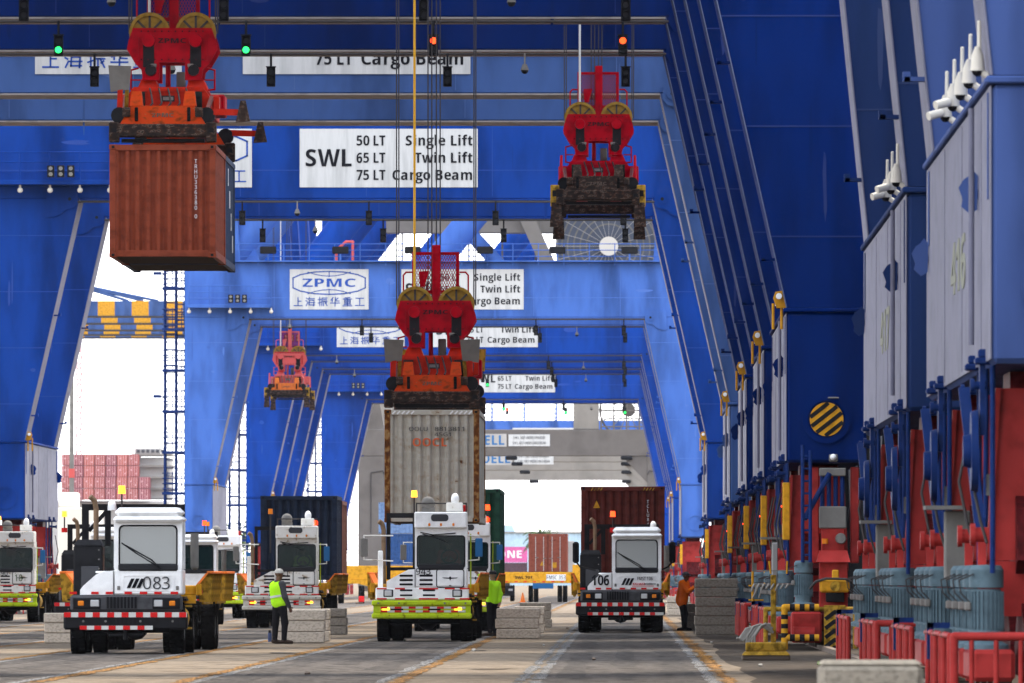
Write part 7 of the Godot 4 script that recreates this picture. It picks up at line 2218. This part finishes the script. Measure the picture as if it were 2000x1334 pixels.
	part(root, "trousers", tr, c.trousers)
	if feet.size():
		var bt := G.new()
		skin(bt, grown(feet, 0.01) + [[j.ankle_l + Vector3(0, 0.09, 0), j.ankle_l, 0.062, 0.058], [j.ankle_r + Vector3(0, 0.09, 0), j.ankle_r, 0.062, 0.058]], 0.015, 0.02)
		part(root, "boots", bt, c.get("boots", mats.boot))
	var hat := G.new()
	var top := hc + Vector3(0, 0.045, 0)
	for i in 5:
		var a0 := PI / 2 * i / 5
		var a1 := PI / 2 * (i + 1) / 5
		hat.cyl_part(top + Vector3(0, sin(a0) * 0.10, 0), top + Vector3(0, sin(a1) * 0.10, 0), Vector3.UP, cos(a0) * 0.112, cos(a1) * 0.112, 18)
	hat.cyl_part(top - Vector3(0, 0.012, 0), top, Vector3.UP, 0.114, 0.112, 18)
	hat.hexa([top + face * 0.09 - right * 0.07, top + face * 0.09 + right * 0.07, top + face * 0.09 + right * 0.07 + Vector3(0, 0.015, 0), top + face * 0.09 - right * 0.07 + Vector3(0, 0.015, 0), top + face * 0.17 - right * 0.05 - Vector3(0, 0.012, 0), top + face * 0.17 + right * 0.05 - Vector3(0, 0.012, 0), top + face * 0.17 + right * 0.05, top + face * 0.17 - right * 0.05])
	part(root, c.get("hat_name", "helmet"), hat, c.hat)
	if c.has("hair"):
		part(root, "hair", G.new().ball(hc + Vector3(0, 0.0, 0) - face * 0.03, 0.09, 8, 12, Vector3(1, 0.8, 1)), c.hair)
	return root


func people() -> void:
	var X := func(px: float, d: float) -> float: return (px - 1220.0) * d / F
	var V := func(x: float, y: float, z: float) -> Vector3: return Vector3(x, y, z)
	# seen from behind at an angle, facing the lanes on the right
	person("worker in lime vest and dark clothes standing by the slabs with a flask", Vector3(X.call(549, 251), 0, -251), {
		"face": Vector3(0.75, 0, -0.5), "head": Vector3(-0.05, 1.62, 0), "chest": Vector3(-0.09, 1.27, 0), "pelvis": Vector3(-0.04, 0.93, 0),
		"shoulder_l": Vector3(-0.19, 1.38, -0.13), "shoulder_r": Vector3(0.02, 1.38, 0.13), "hip_l": Vector3(-0.10, 0.90, -0.06), "hip_r": Vector3(0.03, 0.90, 0.06),
		"elbow_l": Vector3(-0.22, 1.10, -0.2), "wrist_l": Vector3(-0.05, 0.95, -0.3), "elbow_r": Vector3(0.10, 1.10, 0.2), "wrist_r": Vector3(0.20, 0.86, 0.12),
		"knee_l": Vector3(-0.13, 0.50, -0.05), "ankle_l": Vector3(-0.15, 0.09, -0.04), "toe_l": Vector3(0.00, 0.035, -0.10),
		"knee_r": Vector3(0.09, 0.50, 0.08), "ankle_r": Vector3(0.07, 0.09, 0.06), "toe_r": Vector3(0.24, 0.035, 0.02)},
		{"skin": mats.skin_dark, "jacket": mats.cloth_grey, "vest": mats.hivis, "trousers": mats.cloth_dark, "hat": mats.helmet_white, "hat_name": "hood"})
	# back to us, reaching up to the truck on the left
	person("worker in lime jacket with raised arm reaching up to the cab of the lime tractor", Vector3(X.call(961, 284), 0, -284), {
		"face": Vector3(-0.8, 0.1, -0.6), "head": Vector3(0.02, 1.60, 0), "chest": Vector3(0.02, 1.26, 0), "pelvis": Vector3(0.02, 0.92, 0),
		"shoulder_l": Vector3(-0.08, 1.38, 0.13), "shoulder_r": Vector3(0.14, 1.37, -0.1), "hip_l": Vector3(-0.05, 0.89, 0.05), "hip_r": Vector3(0.08, 0.89, -0.05),
		"elbow_l": Vector3(-0.22, 1.50, 0.16), "wrist_l": Vector3(-0.34, 1.62, 0.12), "elbow_r": Vector3(0.22, 1.12, -0.05), "wrist_r": Vector3(0.20, 0.9, 0.02),
		"knee_l": Vector3(-0.05, 0.49, 0.04), "ankle_l": Vector3(-0.05, 0.09, 0.06), "toe_l": Vector3(-0.22, 0.035, 0.04),
		"knee_r": Vector3(0.07, 0.49, -0.04), "ankle_r": Vector3(0.09, 0.09, -0.06), "toe_r": Vector3(-0.06, 0.035, -0.1)},
		{"skin": mats.skin, "jacket": mats.hivis, "trousers": mats.cloth_dark, "hat": mats.helmet_black})
	# orange jacket, looking down to the right
	person("worker in loose orange jacket leaning towards the dark slab stack", Vector3(X.call(1337, 313), 0, -313), {
		"face": Vector3(0.85, -0.1, 0.3), "head": Vector3(0.04, 1.58, 0), "chest": Vector3(-0.02, 1.26, 0), "pelvis": Vector3(-0.08, 0.92, 0),
		"shoulder_l": Vector3(0.05, 1.38, -0.15), "shoulder_r": Vector3(-0.08, 1.38, 0.15), "hip_l": Vector3(-0.06, 0.89, -0.07), "hip_r": Vector3(-0.10, 0.89, 0.07),
		"elbow_l": Vector3(0.16, 1.16, -0.2), "wrist_l": Vector3(0.28, 1.28, -0.1), "elbow_r": Vector3(0.10, 1.14, 0.22), "wrist_r": Vector3(0.26, 1.25, 0.1),
		"knee_l": Vector3(0.02, 0.49, -0.06), "ankle_l": Vector3(0.0, 0.09, -0.06), "toe_l": Vector3(0.17, 0.035, -0.02),
		"knee_r": Vector3(-0.03, 0.49, 0.06), "ankle_r": Vector3(-0.02, 0.09, 0.07), "toe_r": Vector3(-0.18, 0.035, 0.1)},
		{"skin": mats.skin_dark, "jacket": mats.hivis_orange, "skirt": 0.185, "trousers": mats.cloth_dark, "hat": mats.cloth_grey, "hat_name": "hood", "boots": mats.black})
	# orange overalls behind the dark slabs
	person("worker in orange overalls and dark cap half hidden behind the dark slab stack", Vector3(X.call(1447, 318), 0, -318), {
		"face": Vector3(-0.5, 0, 0.8), "head": Vector3(0.02, 1.62, 0), "chest": Vector3(0.0, 1.28, 0), "pelvis": Vector3(0, 0.93, 0),
		"shoulder_l": Vector3(0.17, 1.39, 0.08), "shoulder_r": Vector3(-0.17, 1.39, -0.08), "hip_l": Vector3(0.08, 0.9, 0.03), "hip_r": Vector3(-0.08, 0.9, -0.03),
		"elbow_l": Vector3(0.21, 1.12, 0.14), "wrist_l": Vector3(0.0, 1.15, 0.28), "elbow_r": Vector3(-0.22, 1.12, 0.02), "wrist_r": Vector3(-0.05, 1.2, 0.22),
		"knee_l": Vector3(0.12, 0.5, 0.05), "ankle_l": Vector3(0.14, 0.09, 0.03), "toe_l": Vector3(0.08, 0.035, 0.2),
		"knee_r": Vector3(-0.09, 0.5, 0.02), "ankle_r": Vector3(-0.1, 0.09, 0.0), "toe_r": Vector3(-0.18, 0.035, 0.14)},
		{"skin": mats.skin_dark, "jacket": mats.hivis_orange, "vest": mats.hivis_orange, "trousers": mats.hivis_orange, "hat": mats.cloth_dark, "hat_name": "cap"})
	# drivers behind the windscreens
	var seats := [["driver with folded hands at the wheel of tractor 943", 828.0, 259.0, mats.print_red, mats.cloth_grey], ["driver in lime sleeves at the wheel of tractor 821", 553.0, 328.0, mats.hivis, mats.cloth_dark], ["dark clothed driver in the tractor with the chalked hatch", 7.0, 368.0, mats.cloth_dark, mats.cloth_dark]]
	for s in seats:
		var o := Vector3(X.call(s[1], s[2]) + 0.58, 0.93, -s[2] - 0.95)
		person(s[0], o, {
			"face": Vector3(-0.1, 0, 1), "head": Vector3(0.0, 1.42, 0.03), "chest": Vector3(0, 1.09, 0), "pelvis": Vector3(0, 0.80, -0.05),
			"shoulder_l": Vector3(0.17, 1.20, 0), "shoulder_r": Vector3(-0.17, 1.20, 0), "hip_l": Vector3(0.09, 0.78, 0), "hip_r": Vector3(-0.09, 0.78, 0),
			"elbow_l": Vector3(0.24, 0.98, 0.12), "wrist_l": Vector3(0.10, 1.06, 0.36), "elbow_r": Vector3(-0.24, 0.98, 0.12), "wrist_r": Vector3(-0.10, 1.06, 0.36),
			"knee_l": Vector3(0.12, 0.76, 0.42), "ankle_l": Vector3(0.12, 0.36, 0.5), "knee_r": Vector3(-0.12, 0.76, 0.42), "ankle_r": Vector3(-0.12, 0.36, 0.5)},
			{"skin": mats.skin, "jacket": s[3], "trousers": mats.cloth_dark, "hat": s[4], "group": "drivers in the tractors"})
